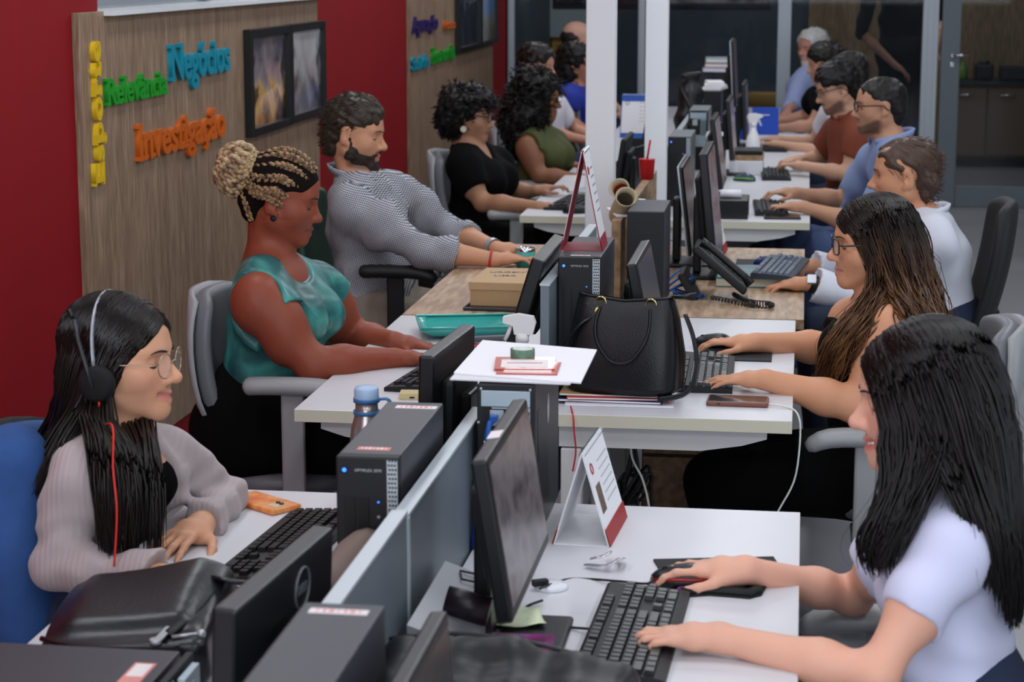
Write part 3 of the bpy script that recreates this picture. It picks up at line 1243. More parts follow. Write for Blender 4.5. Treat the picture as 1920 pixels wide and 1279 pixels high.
M_BLUEC = mat('cable_blue', '0b4f9e', 0.4)
M_SILVER = mat('silver_plastic', 'b4b9be', 0.3, 0.5)
M_GLASSP = mat('partition_glass', '18222a', 0.03, alpha=0.22, spec=0.5)
M_DARK = mat('dark_room_wall', '38444d', 0.8)

# ---------------------------------------------------------------- the room
WX = -1.748          # left wall
YG = 15.45           # far glass partition
b = MB(); b.box((2.0, 9.5, -0.05), (8.0, 23, 0.1)); struct('floor', b, M_FLOOR)
b = MB(); b.box((2.0, 9.5, CEIL + 0.05), (8.0, 23, 0.1)); struct('ceiling', b, mat('ceiling_white', 'd9dadd', 0.8))
b = MB()
t = 0.12
b.box((WX - t / 2, 2.3, CEIL / 2), (t, 8.66, CEIL))
b.box((WX - t / 2, 8.15, 0.82), (t, 3.06, 1.64))
b.box((WX - t / 2, 8.15, 2.75), (t, 3.06, 0.40))
b.box((WX - t / 2, 12.93, CEIL / 2), (t, 6.52, CEIL))
struct('wall_left', b, M_RED)
b = MB()
b.box((WX - 0.03, 8.15, 1.648), (0.18, 3.06, 0.016))
w1 = struct('window_1', b, mat('sill_white', 'e8eaee', 0.3))
b = MB(); b.box((WX - 0.09, 8.15, 2.10), (0.008, 3.06, 0.9)); part('pane', b, mat('window_glass', '9aa4ab', 0.05, alpha=0.25), w1)
b = MB()
for y in (6.66, 8.15, 9.64):
    b.box((WX - 0.09, y, 2.10), (0.04, 0.05, 0.9))
part('window_frame', b, M_GDIV, w1)
b = MB(); b.box((WX + 0.004, 7.3, 0.045), (0.012, 17.8, 0.09)); struct('baseboard_left', b, M_RED)
b = MB(); b.box((5.75, 9.5, CEIL / 2), (0.1, 23, CEIL)); struct('wall_right', b, mat('pale_wall', 'c9ccd0', 0.8))
b = MB(); b.box((2, -2.0, CEIL / 2), (8, 0.1, CEIL)); struct('wall_back', b, mat('pale_wall', 'c9ccd0', 0.8))
for nm, y0, y1 in (('first', 6.375, 9.66), ('second', 11.99, 15.24)):
    b = MB(); b.box((WX + 0.012, (y0 + y1) / 2, (0.09 + 1.655) / 2), (0.024, y1 - y0, 1.565), 0.002)
    tr = struct('trim_1' if nm == 'first' else 'trim_2', b, M_PANEL)

b = MB()
for x in (-1.75, 0.08, 1.92, 3.75):
    b.box((x, -1.90, 1.9), (0.06, 0.06, 1.56))
for z in (1.12, 2.68):
    b.box((1.0, -1.90, z), (5.56, 0.06, 0.06))
struct('window_6', b, M_ALU)  # made-up frame to go with the fill light behind the camera
b = MB()
for y in (1.5, 4.5, 7.5, 10.5):
    b.box((5.66, y, 1.7), (0.06, 0.06, 1.66))
for z in (0.88, 2.52):
    b.box((5.66, 6.0, z), (0.06, 9.06, 0.06))
struct('window_7', b, M_ALU)  # frame assumed on the unseen right wall, for the light from that side

# coloured words on the wall panels
LETTER_M = {}


SLAB = {'R': [(0, 0), (.62, 0), (0, .7)], 'N': [(0, 0), (0, .7), (.55, .7)], 'I': [(0, 0), (0, .7)], 'E': [(0, 0), (0, .7)], 'A': [(0, 0), (.62, 0)],
        'l': [(.02, 0), (.02, .7)], 'n': [(.02, 0), (.40, 0), (.02, .5)], 'i': [(.02, 0), (.02, .5)], 'p': [(.02, -.2), (.02, .5)], 'r': [(.02, 0), (.02, .5)], 'v': [(0, .5), (.42, .5)], 'a': [(.40, 0)], 'u': [(.02, .5), (.40, .5), (.42, 0)], 't': [(.12, 0)]}


def word(name, s, col, y0, z0, size, length, label, up=False):
    """solid letters standing proud of the panel; read along +y (or upwards)"""
    m = mat('letter_' + col, col, 0.32, spec=0.5)
    e = thing('wall_lettering', label, 'lettering', (WX + 0.026, y0, z0))
    W = text_width(s, size, size * 0.018)
    sx = length / W
    x = 0.0
    for i, ch in enumerate(s):
        xe = text_width(s[:i + 1], size)
        me = text_mesh(ch, size, 0.009, size * 0.022, sx)
        xs = [v.co.x for v in me.vertices]
        bx = bmesh.new()
        bx.from_mesh(me)
        for (ux, uz) in SLAB.get(ch, []):
            cx = min(xs) + (0.055 + ux * 0.95) * size * sx
            r = bmesh.ops.create_cube(bx, size=1.0)
            for v in r['verts']:
                v.co = Vector((cx + v.co.x * 0.24 * size * sx, uz * size + (0.035 if uz <= 0 else -0.035) * size + v.co.y * 0.075 * size, v.co.z * 0.0174))
        bx.to_mesh(me)
        bx.free()
        px = (xe * sx - max(xs))
        # mesh x -> along the word, y -> height, z -> out of the wall
        if up:
            R_ = Matrix(((0, 0, 1, 0), (0, -1, 0, 0), (1, 0, 0, 0), (0, 0, 0, 1)))
        else:
            R_ = Matrix(((0, 0, 1, 0), (1, 0, 0, 0), (0, 1, 0, 0), (0, 0, 0, 1)))
        me.transform(Matrix.Translation((px, 0, 0.006)))
        me.transform(R_)
        link('letter', me, m, e)
    return e


def wallpt(x, y):
    return onx(x, y, WX + 0.03)


def word_px(s, col, a, bb, size_px, label):
    p, q = wallpt(*a), wallpt(*bb)
    p2 = wallpt(a[0], a[1] - size_px)
    word('w', s, col, p[1], p[2], (p2[2] - p[2]) / 0.70, q[1] - p[1], label)


word_px('Relevância', '1f9a2a', (198, 198), (310, 176), 50, 'green wooden word Relevância on the wood wall panel')
word_px('Negócios', '0e8ea6', (318, 152), (428, 133), 68, 'teal wooden word Negócios on the wood wall panel')
word_px('Investigação', 'd2641a', (257, 302), (420, 255), 68, 'orange wooden word Investigação low on the wood wall panel')
word_px('Apuração', '2c1f5e', (774, 62), (819, 54), 30, 'purple wooden word Apuração on the far wood panel')
word_px('Fotos', 'c5622a', (831, 56), (852, 52), 17, 'small orange wooden word beside the far framed pictures')
word_px('Economia', '1f9a2a', (809, 120), (851, 110), 30, 'green wooden word Economia on the far wood panel')
word_px('Saúde', '0e8ea6', (771, 133), (803, 124), 25, 'teal wooden word Saúde low on the far wood panel')
p, q = wallpt(176, 347), wallpt(176, 75)
ph = wallpt(196, 347)
word('w', 'Esporte', 'e0b81e', ph[1] - 0.02, p[2], (ph[1] - p[1]) / 0.82, q[2] - p[2], 'yellow wooden word Esporte running up the wood wall panel', up=True)

# framed pictures
def pic_fn(kind):
    def fn(nt, oc):
        sp = N(nt, 'ShaderNodeSeparateXYZ', {0: oc})
        n1 = N(nt, 'ShaderNodeTexNoise', {'Vector': oc, 'Scale': 9.0, 'Detail': 6.0})
        mp = N(nt, 'ShaderNodeMapping', {'Vector': oc, 'Scale': (1, 14, 3)})
        n2 = N(nt, 'ShaderNodeTexNoise', {'Vector': mp.outputs[0], 'Scale': 1.6, 'Detail': 5.0})
        a = N(nt, 'ShaderNodeMath', {0: sp.outputs[2], 1: 2.2}, operation='MULTIPLY')
        s_ = N(nt, 'ShaderNodeMath', {0: a.outputs[0], 1: n1.outputs[0]}, operation='ADD')
        ay = N(nt, 'ShaderNodeMath', {0: sp.outputs[1]}, operation='ABSOLUTE')
        ed_ = N(nt, 'ShaderNodeMath', {0: ay.outputs[0], 1: -1.5, 2: 0.62}, operation='MULTIPLY_ADD')
        ee = N(nt, 'ShaderNodeMath', {0: ed_.outputs[0], 1: n1.outputs[0]}, operation='ADD')
        if kind == 'sunset':
            sky = ramp(nt, s_.outputs[0], [(0.05, '1a1210'), (0.22, 'b0752a'), (0.36, 'd9a85a'), (0.56, '9a8a90'), (0.85, '55505e')])
            cut = ramp(nt, ee.outputs[0], [(0.70, '0a0808'), (0.80, 'ffffff')])
        elif kind == 'statue':
            sky = ramp(nt, s_.outputs[0], [(0.2, '6f6d70'), (0.6, 'b5b2b4'), (0.9, 'cfcdd0')])
            cut = ramp(nt, ee.outputs[0], [(0.62, '1a1a1c'), (0.85, 'ffffff')])
        elif kind == 'cliff':
            sky = ramp(nt, s_.outputs[0], [(0.2, '5d5644'), (0.45, '8b8266'), (0.6, '3f86c4'), (0.9, '5b9bd6')])
            cut = ramp(nt, n2.outputs[0], [(0.30, '222222'), (0.45, 'ffffff')])
        else:
            sky = ramp(nt, n2.outputs[0], [(0.35, '0a0d14'), (0.6, '20283a'), (0.75, '9aa0a8')])
            cut = ramp(nt, n1.outputs[0], [(0.2, '555555'), (0.4, 'ffffff')])
        mx = N(nt, 'ShaderNodeMix', {'Factor': 0.92, 'A': sky, 'B': cut}, data_type='RGBA', blend_type='MULTIPLY')
        return mx.outputs['Result']
    return fn


def picture(y0, y1, z0, z1, kind, label):
    e = thing('framed_picture', label, 'picture', (WX + 0.03, (y0 + y1) / 2, (z0 + z1) / 2))
    w, h = y1 - y0, z1 - z0
    f = 0.035
    b = MB()
    for s in (-1, 1):
        b.box((0.012, s * (w / 2 - f / 2), 0), (0.035, f, h), 0.002)
        b.box((0.012, 0, s * (h / 2 - f / 2)), (0.035, w - 2 * f, f), 0.002)
    part('frame', b, mat('frame_black', '0b0b0d', 0.4), e)
    b = MB(); b.box((0.004, 0, 0), (0.012, w - 2 * f, h - 2 * f))
    part('print', b, node_mat('print_' + kind, pic_fn(kind), 0.3, coat=0.6), e)


picture(8.33, 9.00, 1.085, 1.535, 'sunset', 'black framed photo of a sunset behind tree silhouettes')
picture(9.01, 9.68, 1.09, 1.535, 'statue', 'black framed grey photo of a statue, beside the sunset photo')
picture(13.55, 14.5, 1.20, 1.62, 'night', 'black framed dark photo high on the far wood panel')
picture(14.52, 15.28, 1.20, 1.62, 'cliff', 'black framed photo of a cliff under blue sky, far panel')

# ceiling fittings
for i, (x, y) in enumerate(LAMPS):
    e = thing('ceiling_lamp', 'white rectangular ceiling luminaire above the desks', 'ceiling lamp', (x, y, CEIL), 0, 'ceiling luminaires')
    b = MB(); b.box((0, 0, -0.02), (0.36, 1.26, 0.04), 0.004); part('housing', b, M_WMETAL, e)

# ---------------------------------------------------------------- far end: glass partition and the room behind it
def postx(x, Y):
    return ony(x, 150, Y)[0]


for n_, (xa, xb) in enumerate(((953, 965), (1196, 1209), (1456, 1481), (1726, 1756))):
    b = MB()
    X0, X1 = postx(xa, YG), postx(xb, YG)
    b.box(((X0 + X1) / 2, YG, 1.475), (X1 - X0, 0.06, 2.95), 0.004)
    b.box(((X0 + X1) / 2, YG - 0.033, 1.475), ((X1 - X0) * 0.35, 0.012, 2.95))
    struct('trim_%d' % (3 + n_), b, M_ALU)
xl, xr = postx(953, YG), postx(1740, YG)
for n_, (xa, xb) in enumerate(((960, 1200), (1204, 1468), (1470, 1735))):
    X0, X1 = postx(xa, YG), postx(xb, YG)
    b = MB(); b.box(((X0 + X1) / 2, YG, 1.56), (X1 - X0, 0.012, 2.78))
    w = struct('window_%d' % (2 + n_), b, M_GLASSP)
    b = MB(); b.box(((X0 + X1) / 2, YG, 0.085), (X1 - X0, 0.05, 0.17)); part('bottom_rail', b, M_ALU, w)
# framed glass door at the right, with lever handle
X0, X1 = postx(1762, YG), postx(1762, YG) + 0.95
e = bpy.data.objects.new('door_1', None); COL.objects.link(e); e['kind'] = 'structure'
M_DOORF = mat('grey_door_frame', '5f666c', 0.4, 0.3)
b = MB()
b.box((X0 + 0.07, YG, 1.10), (0.14, 0.05, 2.2), 0.004)
b.box((X1 - 0.07, YG, 1.10), (0.14, 0.05, 2.2), 0.004)
b.box(((X0 + X1) / 2, YG, 0.08), (X1 - X0 - 0.28, 0.05, 0.16), 0.004)
b.box(((X0 + X1) / 2, YG, 2.14), (X1 - X0 - 0.28, 0.05, 0.12), 0.004)
part('door_frame', b, M_DOORF, e)
b = MB(); b.box(((X0 + X1) / 2, YG, 1.10), (X1 - X0 - 0.28, 0.012, 1.96)); part('glass_pane', b, M_GLASSP, e)
hz = ony(1785, 103, YG)
b = MB(); b.cyl((hz[0], YG - 0.02, hz[2]), (hz[0], YG - 0.09, hz[2]), 0.012); b.cyl((hz[0], YG - 0.085, hz[2]), (hz[0] + 0.12, YG - 0.085, hz[2]), 0.011)
b.box((hz[0], YG - 0.03, hz[2] - 0.07), (0.03, 0.012, 0.04), 0.004)
part('door_handle', b, M_CHROME, e)
b = MB(); b.box((X1 + 1.6, YG, CEIL / 2), (3.2, 0.08, CEIL)); struct('wall_far', b, mat('pale_wall', 'c9ccd0', 0.8))
# room behind the glass
YB = 19.0
b = MB(); b.box((2.0, YB + 0.05, CEIL / 2), (8, 0.1, CEIL)); struct('wall_behind_glass', b, M_DARK)
b = MB(); b.box((WX - 0.06, 17.6, CEIL / 2), (0.12, 3.0, CEIL)); struct('wall_left_behind_glass', b, mat('slate_wall', '39444c', 0.7))
xa, xb = ony(1516, 60, YB - 0.1)[0], ony(1990, 60, YB - 0.1)[0]
b = MB(); b.box(((xa + xb) / 2, YB - 0.04, 1.4), (xb - xa, 0.06, 2.8)); struct('wall_plywood', b, M_FARWOOD)
xa, xb = ony(960, 60, YB - .1)[0], ony(1100, 60, YB - .1)[0]
b = MB(); b.box(((xa + xb) / 2 - .4, YB - 0.05, 1.36), (xb - xa + .8, 0.05, 0.5)); struct('wall_white_upper', b, mat('pale_wall2', 'a3b0b4', 0.8))
# kitchen base cabinets with worktop
YK = 18.4
kx0, kx1 = ony(1775, 200, YK)[0], ony(2080, 200, YK)[0]
ztop = ony(1850, 152, YK)[2]
zb = ony(1850, 330, YK)[2]
n_c = 4
for k in range(n_c):
    x0 = kx0 + (kx1 - kx0) * k / n_c
    x1 = kx0 + (kx1 - kx0) * (k + 1) / n_c
    e = thing('kitchen_cabinet', ['brown kitchen base cabinet behind the glass door, leftmost', 'brown kitchen base cabinet second from the left behind the glass door', 'brown kitchen base cabinet third from the left, right frame edge', 'brown kitchen base cabinet at the right end of the row'][k], 'cabinet', ((x0 + x1) / 2, YK, 0), 0, 'kitchen cabinets')
    b = MB(); b.box((0, 0.25, (ztop - 0.03 + 0.1) / 2), (x1 - x0 - 0.004, 0.5, ztop - 0.13)); part('body', b, mat('cabinet_body', '5a4934', 0.6), e)
    b = MB(); b.box((0, -0.01, (ztop - 0.05 + 0.1) / 2), (x1 - x0 - 0.02, 0.02, ztop - 0.17), 0.002); d_ = part('door', b, mat('cabinet_door', '66543c', 0.5), e)
    b = MB(); b.cyl((-0.07, -0.035, ztop - 0.12), (0.07, -0.035, ztop - 0.12), 0.006, n=8); part('handle', b, M_CHROME, d_)
b = MB(); b.box(((kx0 + kx1) / 2, YK + 0.24, ztop - 0.015), (kx1 - kx0 + 0.04, 0.56, 0.03), 0.003); tag(part('worktop', b, mat('dark_worktop', '1b1a19', 0.3)), 'dark kitchen worktop on the brown cabinets behind glass', 'worktop')
def ontop(x):
    return ony(x, 145, YK + 0.15)[0]


b = MB(); b.lathe([(0.045, 0), (0.05, 0.02), (0.05, 0.11), (0.02, 0.13), (0.02, 0.16)], 14, T(ontop(1804), YK + .15, ztop)); tag(part('green_canister', b, mat('canister_green', '5f7d2c', 0.4)), 'green canister on the dark kitchen worktop', 'canister')
b = MB(); b.box((ontop(1845), YK + .2, ztop + 0.07), (0.16, 0.2, 0.14), 0.02); b.cyl((ontop(1845) - .05, YK + .2, ztop + .14), (ontop(1845) + .05, YK + .2, ztop + .15), 0.02); tag(part('coffee_maker', b, M_BLACK), 'black coffee maker on the kitchen worktop', 'coffee maker')
b = MB(); b.box((ontop(1905), YK + .2, ztop + 0.06), (0.28, 0.24, 0.12), 0.015); b.box((ontop(1905), YK + .075, ztop + 0.06), (0.2, 0.01, 0.08)); tag(part('toaster_oven', b, mat('dark_grey_appliance', '1f1d1c', 0.35)), 'dark toaster oven at right end of kitchen worktop', 'appliance')
# hanging screen behind the glass and the yellow roll
x0, x1 = ony(1036, 8, 17.0)[0], ony(1446, 8, 17.0)[0]
zt = ony(1240, 18, 17.0)[2]
e = thing('ceiling_screen', 'wide black screen hanging at the top behind the glass', 'screen', ((x0 + x1) / 2, 17.0, zt))
b = MB(); b.box((0, 0, 0.28), (x1 - x0, 0.06, 0.56), 0.01); part('housing', b, M_BLACK2, e)
b = MB(); b.box((0, -0.034, 0.29), (x1 - x0 - 0.06, 0.004, 0.48)); part('display', b, mat('dark_display', '121417', 0.15), e)
b = MB(); b.cyl((0, 0.02, 0.5), (0, 0.02, CEIL - zt), 0.02); part('bracket', b, M_BLACK2, e)
a_, b_ = ony(1405, 190, 16.2), ony(1456, 190, 16.2)
e = thing('yellow_bolster', 'yellow padded roll behind the glass, over the blue folder', 'bolster', (a_[0], 16.2, a_[2]))
b = MB(); b.cyl((-0.02, 0, 0), (b_[0] - a_[0] + 0.1, 0, 0), 0.075, n=20); part('cushion', b, mat('mustard_fabric', '9a7a1c', 0.8), e)
b = MB()
for x in (0.0, b_[0] - a_[0] + 0.06):
    b.cyl((x, 0, -0.07), (x, 0, -a_[2]), 0.015, n=8)
part('legs', b, M_BLACK2, e)
# poster on the far wall
a_ = ony(1040, 85, 18.8)
b = MB(); b.box((a_[0], YB - 0.03, a_[2]), (0.09, 0.006, 0.22)); tag(part('poster', b, mat('poster_yellow', 'b98a1c', 0.6)), 'small yellow poster on far wall behind the balding man', 'poster')

# ---------------------------------------------------------------- slim posts between the desk rows
for (xa, xb, Y, lab) in ((1098, 1151, 8.08, 'nearer white square post rising between the desk rows'), (1209, 1250, 8.38, 'farther white square post rising between the desk rows')):
    pa, pb = ony(xa, 200, Y), ony(xb, 200, Y)
    w = pb[0] - pa[0]
    e = thing('post', lab, 'post', ((pa[0] + pb[0]) / 2, Y + w / 2, 0))
    b = MB(); b.box((0, 0, CEIL / 2), (w, w, CEIL), 0.004); part('shaft', b, M_POST, e)
    b = MB(); b.box((0, 0, 0.006), (w + 0.06, w + 0.06, 0.012), 0.003); part('foot_plate', b, M_POST, e)
# ---------------------------------------------------------------- desks and dividers
DZ = 0.74


def desk(x0, x1, y0, y1, wood, label, legs_at=None):
    cx, cy = (x0 + x1) / 2, (y0 + y1) / 2
    w, l = x1 - x0, y1 - y0
    e = thing('desk', label, 'desk', (cx, cy, 0))
    th = 0.032
    m, me_ = (M_DWOOD, M_DWOOD2) if wood else (M_WHITE, M_CREAM)
    b = MB(); b.box((0, 0, DZ - th / 2), (w, l, th), 0.0015)
    b.bm.normal_update()
    for f in b.bm.faces:
        if abs(f.normal.z) < 0.7:
            f.material_index = 1
    part('top', b, [m, me_], e)
    s = 1 if cx > 0 else -1
    # side aprons with a curved outer end, seen below both short edges
    for sy in (-1, 1):
        b = MB()
        za, zc = DZ - th - 0.004, DZ - th - 0.056
        pts = [(-s * w / 2 + s * 0.02, za), (s * (w / 2 - 0.06), za), (s * (w / 2 - 0.06), za - 0.018), (s * (w / 2 - 0.12), za - 0.036), (s * (w / 2 - 0.22), zc), (-s * w / 2 + s * 0.02, zc)]
        b.prism(pts if s > 0 else pts[::-1], -0.02, 0.02, Matrix.Translation((0, sy * (l / 2 - 0.05), 0)) @ Matrix(((1, 0, 0, 0), (0, 0, -1, 0), (0, 1, 0, 0), (0, 0, 0, 1))))
        part('apron', b, M_WMETAL, e)
        b = MB(); b.box((-s * (w / 2 - 0.05), sy * (l / 2 - 0.05), (DZ - th - 0.06) / 2), (0.05, 0.05, DZ - th - 0.06), 0.003)
        b.box((s * 0.02, sy * (l / 2 - 0.05), 0.02), (w * 0.78, 0.05, 0.04), 0.006)
        part('leg', b, M_WMETAL, e)
    b = MB(); b.box((-s * (w / 2 - 0.05), 0, 0.55), (0.018, l - 0.15, 0.26)); part('modesty_panel', b, M_DWOOD2 if wood else M_WMETAL, e)
    return e


DX = 0.612
desk(-DX, -0.016, 2.62, 3.98, False, 'white desk under the keyboard of the woman wearing a headset')
desk(0.016, DX + .012, 2.62, 3.965, False, 'white desk of the woman in the white tee, front right')
desk(-DX, -0.016, 4.74, 6.09, False, 'white desk of the woman with the braided bun')
desk(0.016, DX - .01, 4.78, 6.17, False, 'white desk carrying the black handbag')
desk(-DX, 0.002, 6.105, 7.72, True, 'oak desk of the bearded man, with the cardboard box')
desk(0.042, DX + .015, 6.185, 7.74, True, 'oak desk with the black desk telephone')
desk(-DX + .02, -0.016, 8.60, 9.95, False, 'white desk of the woman in black with the hoop earring')
desk(0.016, DX + .035, 8.53, 9.95, False, 'white desk of the man in the light blue shirt and glasses')
desk(-DX, -0.016, 1.1, 2.60, False, 'white desk nearest the camera on the left, below the towers')
desk(0.016, DX, 1.1, 2.60, False, 'white desk nearest the camera on the right, below the black bag')
far_names = ['in the fifth pair', 'in the sixth pair', 'in the seventh pair', 'in the last pair']
for k in range(4):
    y0 = 9.96 + k * 1.32
    desk(-DX + .02, -0.016, y0, y0 + 1.31, False, 'white far left desk ' + far_names[k] + ' of desks, by the post row')
    desk(0.016, DX + .035 if k < 3 else 0.44, y0, y0 + 1.31, False, 'white far right desk ' + far_names[k] + ' of desks, towards the glass')


def divider(y0, y1, zt, wood, label, x=0.0, th=0.022, seam=None):
    e = thing('desk_divider', label, 'divider', (x, (y0 + y1) / 2, 0))
    l = y1 - y0
    if wood:
        b = MB(); b.box((0, 0, (zt + 0.45) / 2), (th, l, zt - 0.45), 0.001)
        part('panel', b, M_DWOOD2, e)
        return
    cuts = [-l / 2] + [s - (y0 + y1) / 2 for s in (seam or [])] + [l / 2]
    for k, (a, c) in enumerate(zip(cuts[:-1], cuts[1:])):
        z = zt - 0.008 * k
        b = MB(); b.box((0, (a + c) / 2, (z + 0.45) / 2), (th, c - a - 0.004, z - 0.45), 0.001); pn = part('panel', b, M_GDIV, e)
        b = MB(); b.box((0, (a + c) / 2, z + 0.002), (th + 0.004, c - a - 0.003, 0.006), 0.001); part('top_trim', b, M_GDIVE, pn)
        if k:
            b = MB(); b.box((0.0, a + 0.006, (z + 0.45) / 2), (th + 0.006, 0.014, z - 0.45), 0.001); part('seam_trim', b, M_GDIVE, pn)


divider(2.44, 3.80, 0.976, False, 'grey desk divider in front of the tower with blue cable', 0.0, 0.022, [3.015])
divider(4.90, 6.06, 1.035, False, 'grey desk divider beside the tower that carries a calendar', -0.012, 0.022)
divider(6.46, 8.05, 1.0, True, 'oak desk divider standing between the two oak desks', 0.022, 0.030)
divider(8.62, 15.2, 1.0, False, 'long grey desk divider along the far desks', 0.0, 0.022, [9.95, 11.27, 12.6, 13.9])

# ---------------------------------------------------------------- office machines
GRILLE_M = mat('grille_silver', 'b4bcc2', 0.4, 0.1)
SLOT_M = mat('slot_black', '06070a', 0.6)
LED_B = mat('led_blue', '2a6cff', 0.3, emit='2a6cff', estr=3.0)


def tower(x, y0, z, label, rz=0.0, w=0.104, d=0.40, h=0.29, silver=False, rear=False, stickers=(), M=None, writing=True, detail=True, group=None):
    """PC case; its front (or rear) faces local -y; origin at the middle of the bottom front edge"""
    e = thing('pc_tower', label, 'computer', (x, y0, z), rz, group, M=M)
    cm = M_CASE2 if silver else M_CASE
    b = MB(); b.box((0, d / 2 + 0.012, h / 2), (w, d - 0.012, h), 0.003); part('case', b, cm, e)
    fb = M_BLACK2
    if not rear:
        b = MB(); b.box((0, 0.008, h / 2), (w, 0.022, h), 0.003); fr = part('front_bezel', b, fb, e)
        if detail:
            # perforated strip at the right of the front
            b = MB(); b.box((w * 0.405, -0.0035, h / 2), (w * 0.17, 0.003, h - 0.008)); part('grille', b, GRILLE_M, fr)
            b = MB()
            nr = int(h / 0.0075)
            for r in range(nr):
                for c in range(3):
                    b.box((w * 0.355 + c * w * 0.048 + (r % 2) * w * 0.012, -0.0054, 0.008 + r * 0.0075), (w * 0.030, 0.001, 0.0030))
            o = part('grille_slots', b, SLOT_M, fr); o['kind'] = 'stuff'
            b = MB(); b.lathe([(0.0072, 0), (0.0072, 0.0015)], 20, T(-w * 0.36, -0.0035, h - 0.022) @ rotm(math.pi / 2)); part('power_button', b, mat('button_ring', '0a1020', 0.3), fr)
            b = MB(); b.lathe([(0.0035, 0), (0.0035, 0.0022)], 14, T(-w * 0.36, -0.0035, h - 0.022) @ rotm(math.pi / 2)); part('power_light', b, LED_B, fr)
            b = MB(); b.lathe([(0.0016, 0), (0.0016, 0.0015)], 8, T(w * 0.18, -0.0035, h - 0.075) @ rotm(math.pi / 2)); part('drive_light', b, LED_B, fr)
            for q, zz in enumerate((h - 0.10, h - 0.122)):
                b = MB(); b.lathe([(0.0026, 0), (0.0026, 0.001)], 10, T(w * 0.18, -0.0035, zz) @ rotm(math.pi / 2)); part('audio_jack', b, M_SILVER, fr)
            for q, zz in enumerate((h - 0.145, h - 0.168, h - 0.192)):
                b = MB(); b.box((w * 0.18, -0.004, zz), (0.0062, 0.0015, 0.014)); us = part('usb_port', b, M_SILVER, fr)
                b = MB(); b.box((w * 0.18, -0.0052, zz), (0.0036, 0.001, 0.0115)); part('socket', b, SLOT_M, us)
            b = MB(); b.box((-w * 0.28, -0.0035, h * 0.52), (w * 0.18, 0.002, h * 0.50), 0.0005); b.box((-w * 0.06, -0.0035, h * 0.52), (w * 0.18, 0.002, h * 0.50), 0.0005); part('drive_bay_covers', b, M_BLACK, fr)
            if writing:
                me = text_mesh('OPTIPLEX 3070', 0.0068, 0.0002)
                me.transform(T(-w * 0.20, -0.0040, h - 0.0245) @ rotm(math.pi / 2))
                link('lettering', me, mat('print_silver', 'b9bec4', 0.4), fr)
    else:
        b = MB(); b.box((0, 0.004, h / 2), (w, 0.012, h), 0.002); rp = part('rear_panel', b, M_BLACK2, e)
        b = MB(); b.box((0, -0.003, h - 0.026), (w - 0.016, 0.004, 0.030), 0.001); part('top_plate', b, M_ZINC, rp)
        b = MB(); b.box((0.010, -0.0025, h - 0.115), (w - 0.036, 0.003, 0.145)); part('zinc_plate', b, M_ZINC, rp)
        b = MB(); b.box((-0.013, -0.005, h - 0.085), (0.052, 0.004, 0.080)); part('socket_block', b, M_BLACK, rp)
        b = MB()
        for r in range(9):
            for c in range(4):
                b.box((0.019 + c * 0.0078, -0.0045, h - 0.053 - r * 0.0090), (0.0055, 0.001, 0.0062))
        o = part('vent_holes', b, SLOT_M, rp); o['kind'] = 'stuff'
        for sx in (-1, 1):
            for sz in (h - 0.008, h - 0.072, 0.06, 0.02):
                if sx > 0 and sz < h - 0.05:
                    continue
                b = MB(); b.ball((sx * (w / 2 - 0.008 if sz > h - .05 else w / 2 - 0.003), -0.004, sz), (0.0028, 0.0015, 0.0028), u=8, v=6); part('screw', b, M_SILVER, rp)
        b = MB(); b.box((-0.016, -0.006, h - 0.062), (0.026, 0.005, 0.030), 0.001); part('network_socket', b, M_SILVER, rp)
        b = MB()
        for k in range(7):
            b.box((-0.028, -0.004, 0.03 + k * 0.014), (0.030, 0.003, 0.006))
        part('expansion_slots', b, M_CASE2, rp)
    for (sx, sy, sw, sl, col) in stickers:
        b = MB(); b.box((sx, sy, h + 0.0004), (sw, sl, 0.0006)); st = part('sticker', b, M_STICK if col == 'w' else M_STICKR, e)
        b = MB()
        for k in range(7):
            b.box((sx - sw * 0.36 + k * sw * 0.12, sy, h + 0.0009), (sw * (0.03 + 0.03 * (k % 3)), sl * 0.55, 0.0003))
        part('barcode_print', b, M_STICKR if col == 'w' else M_STICK, st)
    return e


def screen_mat(name, a, b_, c, e=0.55):
    if name in MATS:
        return MATS[name]

    def fn(nt, oc):
        mp = N(nt, 'ShaderNodeMapping', {'Vector': oc, 'Scale': (1, 5, 9)})
        n1 = N(nt, 'ShaderNodeTexNoise', {'Vector': mp.outputs[0], 'Scale': 1.5, 'Detail': 2.0})
        return ramp(nt, n1.outputs[0], [(0.35, a), (0.5, b_), (0.65, c)])
    m = node_mat(name, fn, 0.25)
    nt = m.node_tree
    bs = nt.nodes['Principled BSDF']
    src = bs.inputs['Base Color'].links[0].from_socket
    nt.links.new(src, bs.inputs['Emission Color'])
    bs.inputs['Emission Strength'].default_value = e
    bs.inputs['Base Color'].default_value = (0.01, 0.01, 0.01, 1)
    nt.links.remove(bs.inputs['Base Color'].links[0])
    return m


SCR_W = screen_mat('screen_document', '56505a', '7a727a', '3f3a44', 0.42)
SCR_D = screen_mat('screen_dim', '2e2b30', '413c40', '37333a', 0.35)


